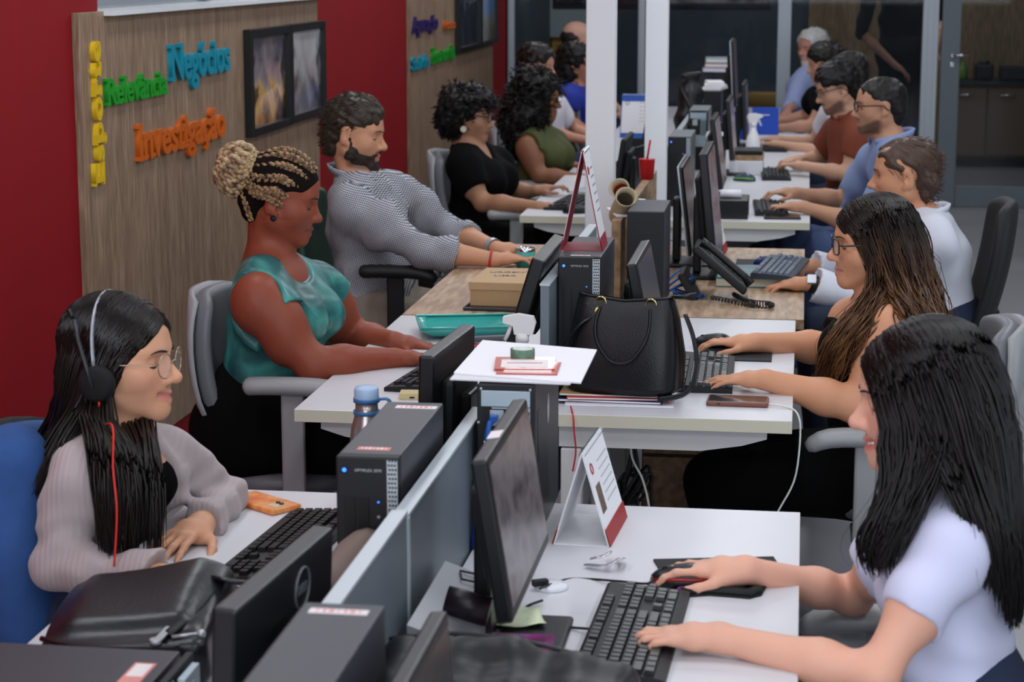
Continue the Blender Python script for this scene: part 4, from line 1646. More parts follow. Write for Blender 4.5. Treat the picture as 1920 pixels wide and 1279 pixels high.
def monitor(x, y, z0, z1, face, label, w=0.44, tilt=0.0, yaw=0.0, scr=None, desk_z=DZ, stand=True, logo=True, rim=None, thick=0.022, sticker=False, group=None, base_w=0.22, hump=True, base_d=0.19, logo_off=(0, 0)):
    """screen plane centred at (x, y); panel from z0 to z1; face +1 looks to +x, -1 to -x; tilt leans the top back"""
    rz = (0 if face > 0 else math.pi) + yaw
    e = thing('monitor', label, 'monitor', (x, y, desk_z), rz, group)
    h = z1 - z0
    zc = (z0 + z1) / 2 - desk_z
    Mt = T(0, 0, zc) @ rotm(0, -tilt, 0)
    b = MB(); b.box((-thick / 2, 0, 0), (thick, w, h), 0.005, Mt); hs = part('housing', b, M_BLACK, e)
    if hump:
        b = MB(); b.box((-thick - 0.012, 0, -0.01), (0.028, w * 0.62, h * 0.62), 0.012, Mt); part('back_bulge', b, M_BLACK2, hs)
    bz = 0.014
    b = MB(); b.box((0.0006, 0, 0.003), (0.0015, w - 2 * bz, h - 2 * bz - 0.006), 0, Mt); part('screen', b, scr or SCR_D, hs)
    if logo:
        b = MB()
        lo_ = 0.0265 if hump else 0.001
        Ml = Mt @ T(0, logo_off[0], logo_off[1])
        b.tube([(-thick - lo_, 0.030 * math.cos(a), 0.030 * math.sin(a)) for a in np.linspace(0, 2 * math.pi, 29)[:-1]], 0.0018, 5, closed=True, M=Ml)
        me = b.mesh('l')
        link('logo_ring', me, mat('logo_grey', '6f7378', 0.35, 0.2), hs)
        me = text_mesh('DELL', 0.019, 0.0005, 0.0003, 1.0, 'CENTER')
        me.transform(Ml @ T(-thick - lo_ - 0.0003, 0, -0.006) @ Matrix(((0, 0, -1, 0), (-1, 0, 0, 0), (0, 1, 0, 0), (0, 0, 0, 1))))
        link('logo_lettering', me, mat('logo_grey', '6f7378', 0.35, 0.2), hs)
    if rim:
        b = MB(); b.box((-thick + 0.002, -w / 2 - 0.001, 0), (0.006, 0.004, h + 0.002), 0, Mt); b.box((-thick + 0.002, 0, h / 2 + 0.001), (0.006, w, 0.004), 0, Mt); part('rim', b, M_SILVER, hs)
    if sticker:
        b = MB(); b.box((-thick / 2, -0.05, h / 2 + 0.001), (0.02, 0.05, 0.001), 0, Mt); part('sticker', b, M_STICK, hs)
    if stand:
        b = MB()
        b.box((-thick - 0.03, 0, zc * 0.5 + 0.02), (0.028, 0.085, zc + 0.01), 0.006)
        part('stand', b, M_BLACK, e)
        b = MB(); b.box((-0.02, 0, 0.007), (base_d, base_w, 0.014), 0.006); part('base', b, M_BLACK, e)
    return e


KEY_ME = {}


def key_mesh(u):
    k = round(u, 2)
    if k not in KEY_ME:
        b = MB()
        w, d, h = 0.019 * u - 0.0022, 0.0168, 0.0075
        lo = [(-w / 2, -d / 2, 0), (w / 2, -d / 2, 0), (w / 2, d / 2, 0), (-w / 2, d / 2, 0)]
        i = 0.0018
        hi = [(-w / 2 + i, -d / 2 + i, h), (w / 2 - i, -d / 2 + i, h), (w / 2 - i, d / 2 - i, h), (-w / 2 + i, d / 2 - i, h)]
        b.face(lo[::-1]); b.face(hi)
        for q in range(4):
            b.face([lo[q], lo[(q + 1) % 4], hi[(q + 1) % 4], hi[q]])
        bmesh.ops.remove_doubles(b.bm, verts=b.bm.verts[:], dist=1e-6)
        KEY_ME[k] = b.mesh('key')
    return KEY_ME[k]


ROWS = [(0.0, [(0, 1)] + [(2 + i + (i // 4) * 0.5, 1) for i in range(12)] + [(15.5 + i, 1) for i in range(3)]),
        (1.35, [(i, 1) for i in range(13)] + [(13, 2)] + [(15.5 + i, 1) for i in range(3)] + [(18.9 + i, 1) for i in range(4)]),
        (2.35, [(0, 1.5)] + [(1.5 + i, 1) for i in range(12)] + [(13.5, 1.5)] + [(15.5 + i, 1) for i in range(3)] + [(18.9 + i, 1) for i in range(3)]),
        (3.35, [(0, 1.75)] + [(1.75 + i, 1) for i in range(11)] + [(12.75, 2.25)] + [(18.9 + i, 1) for i in range(4)]),
        (4.35, [(0, 2.25)] + [(2.25 + i, 1) for i in range(10)] + [(12.25, 2.75)] + [(16.5, 1)] + [(18.9 + i, 1) for i in range(3)]),
        (5.35, [(0, 1.25), (1.25, 1.25), (2.5, 1.25), (3.75, 6.25), (10, 1.25), (11.25, 1.25), (12.5, 1.25), (13.75, 1.25)] + [(15.5 + i, 1) for i in range(3)] + [(18.9, 2), (20.9, 1)])]


def keyboard(c, rz, label, km, bm_=None, each=True, z=DZ, group=None, worn=None):
    """local +x = to the right along the rows, local +y = towards the F-row; origin at its middle on the desk"""
    e = thing('keyboard', label, 'keyboard', (c[0], c[1], z), rz, group)
    b = MB()
    prof = [(-0.072, 0.0), (-0.072, 0.010), (-0.060, 0.013), (0.066, 0.021), (0.072, 0.018), (0.072, 0.0)]
    b.prism(prof, -0.224, 0.224, Matrix(((0, 0, 1, 0), (1, 0, 0, 0), (0, 1, 0, 0), (0, 0, 0, 1))), bev=0.002)
    part('body', b, bm_ or M_BLACK2, e)
    sl = math.atan2(0.008, 0.126)
    allb = None if each else bmesh.new()
    for ry, ks in ROWS:
        for kx, u in ks:
            x = -0.2165 + (kx + u / 2) * 0.019
            y = 0.056 - ry * 0.0192
            zz = 0.0134 + (y + 0.060) * 0.0635
            Mk = T(x, y, zz) @ rotm(sl)
            if each:
                link('key', key_mesh(u), km, e, Mk)
            else:
                me = key_mesh(u)
                tmp = me.copy()
                tmp.transform(Mk)
                allb.from_mesh(tmp)
                bpy.data.meshes.remove(tmp)
    if not each:
        me = bpy.data.meshes.new('keys')
        allb.to_mesh(me)
        allb.free()
        o = link('keys', me, km, e)
        o['kind'] = 'stuff'
    return e


def mouse(c, rz, label, m, m2=None, z=DZ, sc=1.0):
    e = thing('computer_mouse', label, 'mouse', (c[0], c[1], z), rz)
    L = [E((0.0, 0, 0.006), (0.058 * sc, 0.031 * sc, 0.030 * sc), 0.01), E((-0.02, 0, 0.01), (0.035 * sc, 0.029 * sc, 0.027 * sc), 0.01), Pl((0, 0, 0.001), (0, 0, -1), 0.002)]
    v, f = surface(L, (-0.08, -0.05, -0.01), (0.08, 0.05, 0.06), 0.004)
    link('shell', np_mesh('shell', v, f), m, e)
    b = MB(); b.lathe([(0.009, -0.004), (0.009, 0.004)], 14, T(0.030 * sc, 0, 0.024 * sc) @ rotm(math.pi / 2)); part('wheel', b, M_BLACK2, e)
    if m2:
        b = MB(); b.tube([(0.052, 0.018, 0.012), (0.02, 0.029, 0.016), (-0.03, 0.029, 0.016), (-0.054, 0.014, 0.014)], 0.0035, 6); part('side_stripe', b, m2, e)
    return e


def cable(name, pts, r, m, label, cat='cable', n=40):
    P = resample(pts, n)
    b = MB(); b.tube([tuple(p) for p in P], r, 6)
    return tag(part(name, b, m), label, cat)


def calendar(c, rz, label, w=0.19, h=0.20, spread=0.13, red='a02626', base='e5e5e8', photo=True, z=DZ, pages=True, logo=True, band_top=False):
    """tent calendar; ridge along local x, front sheet slopes towards local -y"""
    e = thing('desk_calendar', label, 'calendar', (c[0], c[1], z), rz)
    hh = math.sqrt(h * h - (spread / 2) ** 2)
    a = math.atan2(spread / 2, hh)
    pm = mat('card_' + base, base, 0.55)
    for s in (-1, 1):
        M = T(0, s * spread / 4, hh / 2) @ rotm(s * a)
        b = MB(); b.box((0, 0, 0), (w, 0.002, h), 0, M); sh = part('front_sheet' if s < 0 else 'back_sheet', b, pm, e)
        if pages:
            b = MB(); b.box((0, s * 0.002, 0.012), (w - 0.008, 0.0016, h - 0.03), 0, M); part('page', b, M_PAPER, sh)
            b = MB(); b.box((0, s * 0.0035, (h / 2 - 0.022) if band_top else (-h / 2 + 0.017)), (w, 0.0016, 0.034), 0, M); part('red_band', b, mat('card_' + red, red, 0.5), sh)
            b = MB()
            for r in range(6):
                for q in range(7):
                    b.box((-w * 0.05 + q * w * 0.072, s * 0.0032, h * 0.30 - r * h * 0.085), (w * 0.03, 0.0006, h * 0.018), 0, M)
            o = part('date_print', b, mat('print_grey', '9a9aa2', 0.6), sh); o['kind'] = 'stuff'
            if photo:
                b = MB(); b.box((-w * 0.30, s * 0.0032, -h * 0.03), (w * 0.20, 0.0006, h * 0.30), 0, M); part('printed_photo', b, mat('photo_print', '6e5a50', 0.5, var=0.5, vscale=60), sh)
            if logo:
                b = MB(); b.tube([Vector((-w * 0.36 + 0.010 * math.cos(t_), s * 0.0036, h * 0.30 + 0.010 * math.sin(t_))) for t_ in np.linspace(0, 6.28, 13)[:-1]], 0.0014, 4, closed=True, M=M); part('red_emblem', b, mat('card_' + red, red, 0.5), sh)
    b = MB(); b.box((0, 0, 0.001), (w, spread, 0.002)); part('bottom_sheet', b, pm, e)
    b = MB()
    for k in range(22):
        xx = -w / 2 + (k + 0.5) * w / 22
        b.tube([(xx, 0.006 * math.cos(t_), hh - 0.002 + 0.006 * math.sin(t_)) for t_ in np.linspace(0, 6.28, 9)[:-1]], 0.0006, 4, closed=True)
    o = part('wire_binding', b, M_CHROME, e); o['kind'] = 'stuff'
    return e


def spray_bottle(c, label, z=DZ, body='e8e8ea', head='e4e4e4', rz=0.0, sc=1.0):
    e = thing('spray_bottle', label, 'bottle', (c[0], c[1], z), rz)
    S = Matrix.Diagonal((sc, sc, sc, 1))
    b = MB(); b.lathe([(0.036, 0), (0.040, 0.006), (0.040, 0.085), (0.034, 0.115), (0.018, 0.150), (0.015, 0.175)], 20, S); part('bottle', b, mat('bottle_' + body, body, 0.35), e)
    b = MB()
    b.lathe([(0.018, 0.172), (0.018, 0.192)], 16, S)
    b.prism([(-0.028, 0.192), (0.020, 0.192), (0.024, 0.215), (0.050, 0.222), (0.050, 0.238), (0.010, 0.246), (-0.030, 0.240), (-0.036, 0.222)], -0.012, 0.012, S @ Matrix(((1, 0, 0, 0), (0, 0, -1, 0), (0, 1, 0, 0), (0, 0, 0, 1))), bev=0.003)
    part('spray_head', b, mat('sprayhead_' + head, head, 0.4), e)
    b = MB(); b.tube([Vector((0.030, 0, 0.216)), Vector((0.036, 0, 0.195)), Vector((0.046, 0, 0.175))], 0.0055, 6, M=S); part('trigger', b, mat('sprayhead_' + head, head, 0.4), e)


# ---------------------------------------------------------------- chairs
def chair(c, rz, label, cloth, frame, seat_z=0.46, back=(0.50, 0.98), arms=True, arm_z=0.68, tilt=0.16, bw=0.44, shell=True, armx=0.02, group=None, arm_w=0.29, bx=-0.20):
    """local +x = forward"""
    e = thing('office_chair', label, 'chair', (c[0], c[1], 0), rz, group)
    L = [E((0.0, 0, seat_z - 0.04), (0.25, 0.245, 0.06), 0.02), E((-0.02, 0, seat_z - 0.05), (0.22, 0.235, 0.055), 0.02)]
    v, f = surface(L, (-0.3, -0.3, seat_z - 0.14), (0.3, 0.3, seat_z + 0.06), 0.02)
    link('seat', np_mesh('seat', v, f), cloth, e)
    z0, z1 = back

    def bgrid(off, sx=1.0, n=9, m=9):
        g = []
        for i in range(n):
            t = i / (n - 1)
            z = z0 + (z1 - z0) * t
            row = []
            wv = bw / 2 * (1 - 0.16 * (2 * t - 1) ** 4 - 0.05 * t) * sx
            for j in range(m):
                u = 2 * j / (m - 1) - 1
                rr = 1 - 0.10 * max(0, abs(u) - 0.6) * (1 if 0.15 < t < 0.85 else 2.2)
                row.append((bx - tilt * (z - z0) - 0.035 * math.sin(math.pi * t) * 0.6 + 0.05 * u * u + off, wv * u, z0 + (z1 - z0) * (0.5 + (t - 0.5) * rr)))
            g.append(row)
        return g
    b = MB(); b.slab(bgrid(0.030), bgrid(-0.022, 1.0)); o = part('backrest', b, cloth, e)
    md = o.modifiers.new('round', 'SUBSURF'); md.levels = 1; md.render_levels = 1
    if shell:
        b = MB(); b.slab(bgrid(-0.023, 1.03), bgrid(-0.040, 1.01)); part('back_shell', b, frame, e)
    b = MB(); b.box((bx - 0.06, 0, (seat_z + z0) / 2 + 0.02), (0.02, 0.08, z0 - seat_z + 0.22), 0.008); b.box((bx / 2 - 0.03, 0, seat_z - 0.10), (abs(bx) + 0.1, 0.08, 0.02), 0.006); part('back_support', b, frame, e)
    if arms:
        for s in (-1, 1):
            g = bpy.data.objects.new('armrest', None); COL.objects.link(g); g.parent = e
            b = MB()
            pts = [(armx - 0.14, s * arm_w, arm_z - 0.004), (armx - 0.11, s * arm_w, arm_z), (armx, s * arm_w, arm_z + 0.002), (armx + 0.09, s * arm_w, arm_z - 0.004), (armx + 0.14, s * arm_w, arm_z - 0.028)]
            b.tube([tuple(p_) for p_ in resample(pts, 12)], [0.55, .85, 1, 1, 1, 1, 1, 1, 1, .95, .85, .5], 10, flat=(0.042, 0.025), up=(0, 0, 1)); part('arm_pad', b, frame, g)
            b = MB(); b.box((armx - 0.01, s * arm_w, (arm_z + seat_z) / 2 - 0.06), (0.062, 0.026, arm_z - seat_z + 0.10), 0.008)
            b.box((armx - 0.01, s * arm_w * 0.62, seat_z - 0.115), (0.06, arm_w * 0.80, 0.02), 0.006); part('arm_post', b, frame, g)
    b = MB(); b.cyl((0, 0, 0.09), (0, 0, seat_z - 0.09), 0.028, n=14); part('gas_column', b, M_BLACK2, e)
    for k in range(5):
        a = 2 * math.pi * k / 5 + 0.3
        b = MB(); b.tube([(0.03 * math.cos(a), 0.03 * math.sin(a), 0.10), (0.16 * math.cos(a), 0.16 * math.sin(a), 0.09), (0.29 * math.cos(a), 0.29 * math.sin(a), 0.068)], [0.026, 0.022, 0.016], 8); lg = part('base_leg', b, frame, e)
        b = MB(); b.lathe([(0.020, -0.02), (0.028, -0.012), (0.028, 0.012), (0.020, 0.02)], 12, T(0.29 * math.cos(a), 0.29 * math.sin(a), 0.029) @ rotm(math.pi / 2, 0, a)); part('castor', b, M_BLACK2, lg)
    return e
# ---------------------------------------------------------------- computers on the desks
R90 = math.pi / 2
tower(-0.081, 3.15, DZ, 'dark PC tower with blue power light behind the grey-brown pouch', d=0.412, stickers=[(0.0, 0.055, 0.055, 0.020, 'r'), (0.010, 0.375, 0.075, 0.022, 'w')])
tower(0.053, 1.99, DZ, 'dark PC tower at the bottom edge with one white sticker', d=0.40, stickers=[(0.0, 0.372, 0.075, 0.018, 'w')], writing=False)
# case lying on its side at the bottom left, rear plate to the right
Mx = Matrix(((0, -1, 0, -0.245), (0, 0, -1, 2.705), (1, 0, 0, DZ + 0.052), (0, 0, 0, 1)))
e = tower(0, 0, 0, 'dark PC case lying flat at the bottom left corner', rear=True, M=Mx, d=0.42)
b = MB(); b.box((0.0525, 0.05, 0.11), (0.0008, 0.032, 0.10)); part('sticker', b, M_STICKR, e)
b = MB(); b.box((0.053, 0.05, 0.09), (0.0006, 0.024, 0.05)); part('sticker_print', b, M_STICK, e)
b = MB(); b.box((0.02, -0.012, 0.06), (0.05, 0.012, 0.07), 0.002); b.cyl((0.02, -0.020, 0.06), (0.02, -0.010, 0.06), 0.010, n=14); part('bracket', b, M_ZINC, e)
e = tower(0.076, 3.64, DZ, 'dark PC tower seen from behind, papers and tape on top', rear=True, w=0.108, h=0.312, d=0.37)
b = MB(); b.ball((0.0545, 0.20, 0.225), (0.0008, 0.016, 0.030), u=16, v=8); part('silver_badge', b, M_SILVER, e)
b = MB(); b.box((0.0540, 0.055, 0.205), (0.002, 0.03, 0.10), 0.001); part('side_latch', b, M_BLACK, e)
b = MB(); b.tube([(-0.018, -0.010, 0.250), (-0.026, -0.028, 0.245), (-0.030, -0.032, 0.222), (-0.030, -0.030, 0.16), (-0.032, -0.02, 0.10), (-0.04, -0.015, 0.06)], 0.0055, 8); b.box((-0.020, -0.018, 0.252), (0.014, 0.022, 0.012), 0.002); nc = part('network_cable', b, M_BLUEC, e)
b = MB(); b.cyl((-0.0300, -0.0318, 0.212), (-0.0300, -0.0312, 0.196), 0.0065, n=8); part('cable_tag', b, M_PAPER, nc)
b = MB(); b.tube([(-0.045, -0.02, 0.10), (-0.05, -0.03, 0.05), (-0.06, -0.02, 0.0)], 0.008, 8); b.box((-0.044, -0.014, 0.11), (0.018, 0.02, 0.04), 0.004); part('video_cable', b, mat('cable_blue2', '123a8a', 0.4), e)
b = MB(); b.tube([(-0.03, -0.008, 0.13), (-0.03, -0.03, 0.11), (-0.02, -0.03, 0.05), (-0.03, -0.02, 0.0)], 0.004, 6); b.tube([(-0.02, -0.008, 0.09), (-0.015, -0.025, 0.07), (-0.025, -0.02, 0.0)], 0.0035, 6); part('power_cables', b, M_CABLE, e)
tower(0.056, 5.06, DZ, 'dark PC tower with a red calendar standing on top', h=0.345, d=0.38, w=0.108, stickers=[(0.0, 0.03, 0.05, 0.012, 'w')])
tower(0.128, 6.30, DZ, 'plain black PC tower beside the oak divider', h=0.31, d=0.32, w=0.115, rear=False, detail=False)
tower(0.066, 9.02, DZ, 'silver-topped PC tower behind the second post', silver=True, h=0.31, d=0.40, w=0.100, writing=False)
tower(0.066, 10.62, DZ, 'silver PC tower seen past the second post, next one back', silver=True, h=0.31, d=0.40, w=0.100, rear=True)
tower(0.066, 12.2, DZ, 'dark far PC tower carrying a pile of white papers', h=0.31, d=0.38, w=0.100, detail=False)
tower(0.05, 13.9, DZ, 'far PC tower below the stacked books', silver=True, h=0.33, d=0.38, w=0.11, detail=False)

monitor(-0.113, 2.61, 0.80, 1.012, -1, 'black monitor from behind with round logo, bottom left', w=0.40, yaw=math.radians(-5), thick=0.034, tilt=0.05, hump=False, logo_off=(-0.06, 0.055))
monitor(-0.100, 3.92, 0.83, 1.082, -1, 'black monitor standing behind the tower and steel bottle', w=0.35, yaw=math.radians(-4), thick=0.030, logo=False, tilt=0.03)
monitor(-0.085, 5.17, 0.86, 1.105, -1, 'tilted black monitor facing the woman with the braided bun', w=0.45, tilt=math.radians(17), logo=False, thick=0.036)
monitor(0.178, 3.105, 0.845, 1.10, 1, 'black monitor with lit screen facing the woman in white tee', w=0.44, tilt=math.radians(9), scr=SCR_W, sticker=True, thick=0.026)
monitor(0.222, 5.33, 0.815, 1.068, 1, 'black monitor between the handbag and the desk telephone', w=0.46, tilt=math.radians(11), scr=SCR_D, thick=0.028)
monitor(0.215, 7.30, 0.80, 1.115, 1, 'slim monitor with a silver rim on the oak desk', w=0.46, tilt=math.radians(7), rim=True, thick=0.018, scr=SCR_D, hump=False)
monitor(0.315, 7.03, 0.80, 1.19, 1, 'tall black monitor facing the older man in white shirt', w=0.50, tilt=math.radians(6), scr=SCR_W, thick=0.03)
monitor(0.180, 2.265, 0.77, 1.0, 1, 'near monitor edge at the bottom, screen to the right', w=0.43, tilt=math.radians(5), scr=SCR_D, thick=0.024, hump=False, logo=False, base_d=0.12)
monitor(0.235, 9.40, 0.80, 1.12, 1, 'black monitor of the man in the light blue shirt', w=0.46, tilt=math.radians(8), scr=SCR_W, logo=False)
monitor(0.255, 10.45, 0.83, 1.13, 1, 'black monitor of the man in the rust polo shirt', w=0.46, tilt=math.radians(5), scr=SCR_W, logo=False)
monitor(0.28, 12.0, 0.80, 1.12, 1, 'black far monitor standing in front of the blue folder', w=0.48, tilt=0.05, logo=False)
monitor(0.165, 13.35, 0.90, 1.31, 1, 'tallest black far monitor with pale top edge', w=0.48, tilt=0.06, logo=False, rim=True)
monitor(-0.20, 9.10, 0.80, 1.05, -1, 'black monitor half hidden by the first post', w=0.42, tilt=0.15, logo=False)
monitor(-0.20, 10.5, 0.80, 1.05, -1, 'black far monitor seen between the two posts', w=0.42, tilt=0.15, logo=False)

M_KEY = mat('keycap_slate', '101416', 0.34, spec=0.35, var=0.25, vscale=300)
M_KEYW = mat('keycap_worn_brown', '2a2520', 0.22, var=0.3, vscale=200)
M_KEYG = mat('keycap_grey', '1e2024', 0.45, spec=0.3)
keyboard((0.358, 3.160), R90 - 0.03, 'black keyboard under the hands with purple nails', M_KEY)
keyboard((-0.325, 3.560), -R90 - 0.08, 'worn dark keyboard beside the orange phone', M_KEYW)
keyboard((0.372, 5.295), R90 + 0.02, 'black keyboard right of the handbag', M_KEYG)
keyboard((-0.335, 5.19), -R90 - 0.13, 'dark keyboard under the hands of the braided-bun woman', M_KEYG, each=False)
keyboard((0.545, 6.97), R90 - 0.12, 'blue-grey keyboard resting on the teal book', mat('keycap_bluegrey', '5b6878', 0.4), bm_=mat('kb_bluegrey', '2b333f', 0.4), each=False, z=DZ + 0.034)
keyboard((0.475, 8.95), R90 + 0.05, 'dark keyboard under the hands of the man with wedding ring', M_KEYG, each=False)
keyboard((0.475, 10.38), R90 + 0.04, 'dark keyboard in front of the man in rust polo', M_KEYG, each=False)
keyboard((0.45, 11.9), R90, 'dark far keyboard beside the white spray bottle', M_KEYG, each=False)
keyboard((-0.42, 9.02), -R90 - 0.1, 'dark keyboard in front of the woman in black', M_KEYG, each=False)
keyboard((-0.42, 10.6), -R90, 'dark keyboard in front of the woman with the big afro', M_KEYG, each=False)

mouse((0.420, 3.445), math.pi + 0.1, 'black and red computer mouse under the right hand', M_BLACK, mat('mouse_red', '8e1616', 0.3), z=DZ + 0.004)
mouse((0.372, 5.69), math.pi, 'black mouse under the hand of the brunette woman', M_BLACK, z=DZ + 0.004)
mouse((0.325, 10.12), math.pi - .3, 'green and navy computer mouse on the far white desk', mat('mouse_green', '2a3a52', 0.35), mat('mouse_lime', '6fae2a', 0.4))
mouse((0.50, 7.29), math.pi - .2, 'blue computer mouse behind the blue-grey keyboard', mat('mouse_blue', '24386e', 0.35))
mouse((-0.36, 8.72), 0.2, 'black mouse under the hand of the woman in black', M_BLACK, z=DZ)


def pad(c, w, l, rz, label, col='101114', wrist=False, r=0.02):
    e = thing('mouse_pad', label, 'mouse pad', (c[0], c[1], DZ), rz)
    b = MB(); b.box((0, 0, 0.002), (w, l, 0.004), 0.0015); part('pad', b, mat('pad_' + col, col, 0.7), e)
    if wrist:
        b = MB(); b.tube([(-w / 2 + 0.01, -l / 2 + 0.01, 0.008), (0.0, -l / 2 + 0.002, 0.011), (w / 2 - 0.01, -l / 2 + 0.01, 0.008)], 0.012, 8); part('wrist_rest', b, mat('pad_' + col, col, 0.7), e)


e = thing('mouse_pad', 'black mouse pad with curved wrist rest, front right desk', 'mouse pad', (0.505, 3.49, DZ))
pts = [onz(*p) for p in ((1225, 1052), (1450, 1047), (1460, 1062), (1428, 1118), (1405, 1124), (1370, 1121), (1330, 1118), (1270, 1122))]
b = MB(); b.prism([(p[0] - 0.505, p[1] - 3.49) for p in pts][::-1], 0.0, 0.004, bev=0.001); part('pad', b, mat('pad_101114', '101114', 0.7), e)
b = MB(); q = [onz(*p) for p in ((1275, 1116), (1330, 1113), (1370, 1116), (1405, 1119), (1422, 1112))]; b.tube([(p[0] - 0.505, p[1] - 3.49, 0.007) for p in q], 0.010, 8, flat=(0.012, 0.007)); part('wrist_rest', b, mat('pad_101114', '101114', 0.7), e)
pad((0.44, 5.60), 0.20, 0.20, 0, 'dark mouse pad beyond the keyboard of the brunette', '1d1e21')
pad((0.49, 7.30), 0.22, 0.24, 0, 'dark grey mouse pad on the oak desk', '26282d')

# ---------------------------------------------------------------- front right desk
calendar((0.222, 3.775), R90 - 0.06, 'white tent calendar with red band on front right desk', w=0.215, h=0.185, spread=0.105)
p_ = onz(1033, 1103)
e = thing('cable_hub', 'flat white round cable hub with black plug', 'cable hub', (p_[0], p_[1], DZ))
b = MB(); b.lathe([(0.030, 0), (0.031, 0.003), (0.029, 0.008), (0.010, 0.009)], 24); part('disc', b, mat('white_plastic', 'dfe0e6', 0.35), e)
b = MB(); b.box((-0.022, -0.004, 0.014), (0.03, 0.014, 0.012), 0.003, rotm(0, 0, 0.5)); part('plug', b, M_CABLE, e)
cable('mouse_cable', [onz(1012, 1104, .755), onz(1060, 1087), onz(1105, 1086), onz(1160, 1090, .752), onz(1215, 1094, .765), (0.366, 3.45, 0.757)], 0.0022, M_CABLE, 'thin black cable running from the white puck to the mouse')
cable('keyboard_cable', [(0.19, 3.30, .75), onz(985, 1140), onz(1005, 1160), onz(1050, 1174), onz(1116, 1180, .752)], 0.0024, M_CABLE, 'black cable leading to the front right keyboard')
p_ = onz(1140, 1064)
e = thing('bracelet', 'clear iridescent bracelet lying above the front right keyboard', 'bracelet', (p_[0], p_[1], DZ), 0.7)
M_IRI = mat('iridescent_plastic', 'c6c0c8', 0.12, 0.7, coat=0.8)
b = MB(); b.tube([tuple(p) for p in resample([(-0.035, 0.02, 0.006), (-0.02, -0.02, 0.012), (0.005, -0.024, 0.02), (0.03, -0.004, 0.012), (0.035, 0.018, 0.006)], 24)], 0.001, 8, flat=(0.008, 0.002)); part('band', b, M_IRI, e)
b = MB(); b.tube([tuple(p) for p in resample([(-0.03, 0.012, 0.018), (-0.012, -0.006, 0.026), (0.012, 0.012, 0.024), (0.03, 0.04, 0.010)], 20)], 0.001, 8, flat=(0.006, 0.002)); part('loop', b, M_IRI, e)
for k, (px, py_, a) in enumerate(((948, 1160, 0.1), (962, 1150, -0.25), (975, 1163, 0.3))):
    p_ = onz(px, py_, 0.757)
    e = thing('sticky_note', ['pale green sticky note, lowest under the monitor', 'pale green crumpled sticky note on the monitor base', 'pale yellow-green sticky note, topmost on the base'][k], 'note', (p_[0], p_[1], 0.7545 + 0.002 * k), a, 'sticky notes on the monitor base')
    b = MB(); b.sheet([[(x, y, 0.002 + 0.004 * math.sin(x * 90 + k) * math.sin(y * 70 + k)) for x in np.linspace(-0.038, 0.038, 7)] for y in np.linspace(-0.038, 0.038, 7)], thick=0.0006); part('sheet', b, mat('note_%d' % k, ('b9c6a6', 'c3cfae', 'cdd5b4')[k], 0.8), e)
p_ = onz(950, 1209, .755)
e = thing('book', 'purple covered book lying below the lit monitor', 'book', (p_[0], p_[1] - 0.02, DZ), 0.03)
b = MB(); b.box((0, 0, 0.0015), (0.15, 0.10, 0.003)); b.box((0, 0, 0.0225), (0.15, 0.10, 0.003)); b.box((0, -0.049, 0.012), (0.15, 0.003, 0.024)); part('cover', b, mat('purple_cover', '5a1048', 0.2, coat=0.5, col2='a02a86', vscale=12), e)
b = MB(); b.box((0, 0.001, 0.012), (0.145, 0.095, 0.018)); part('pages', b, M_PAPER, e)
e = thing('desk_box', 'grey metal box with dark camera beside the divider', 'desk box', (0.078, 3.09, DZ))
b = MB(); b.prism([(-0.05, 0), (0.05, 0), (0.05, 0.05), (-0.05, 0.085)], -0.17, 0.17, Matrix(((1, 0, 0, 0), (0, 0, -1, 0), (0, 1, 0, 0), (0, 0, 0, 1))), bev=0.003); part('shell', b, mat('pale_grey_metal', 'a2a3a8', 0.4, 0.3), e)
b = MB(); b.cyl((-0.01, -0.05, 0.088), (0.06, -0.05, 0.072), 0.024, n=18); part('camera', b, mat('dark_aubergine', '1d1219', 0.4), e)
b = MB(); b.tube([(-0.02, 0.14, 0.078), (0.03, 0.15, 0.066), (0.03, 0.11, 0.066), (-0.01, 0.10, 0.076)], 0.002, 5, closed=True); part('printed_mark', b, M_BLACK2, e)
# black quilted bag along the bottom edge
L = [Bx((0.21, 2.67, 0.80), (0.18, 0.07, 0.058), 0.03, 0.02), C((0.06, 2.715, 0.845), (0.20, 2.72, 0.850), 0.028, 0.03, 0.03), C((0.20, 2.72, 0.850), (0.37, 2.70, 0.820), 0.03, 0.026, 0.03)]
q = blob('padded_bag', L, mat('black_nylon', '0b0d10', 0.45, bump=0.3, bscale=60), h=0.008, disp=lambda P: 0.004 * np.sin(P[:, 0] * 75) + 0.002 * np.sin(P[:, 1] * 60))
tag(q, 'black quilted bag along the bottom edge of the picture', 'bag')
b = MB(); b.tube([tuple(p) for p in resample([(0.04, 2.728, .868), (0.13, 2.738, .878), (0.26, 2.73, .870), (0.39, 2.71, .843)], 16)], 0.004, 6); part('piping', b, M_BLACK, q)

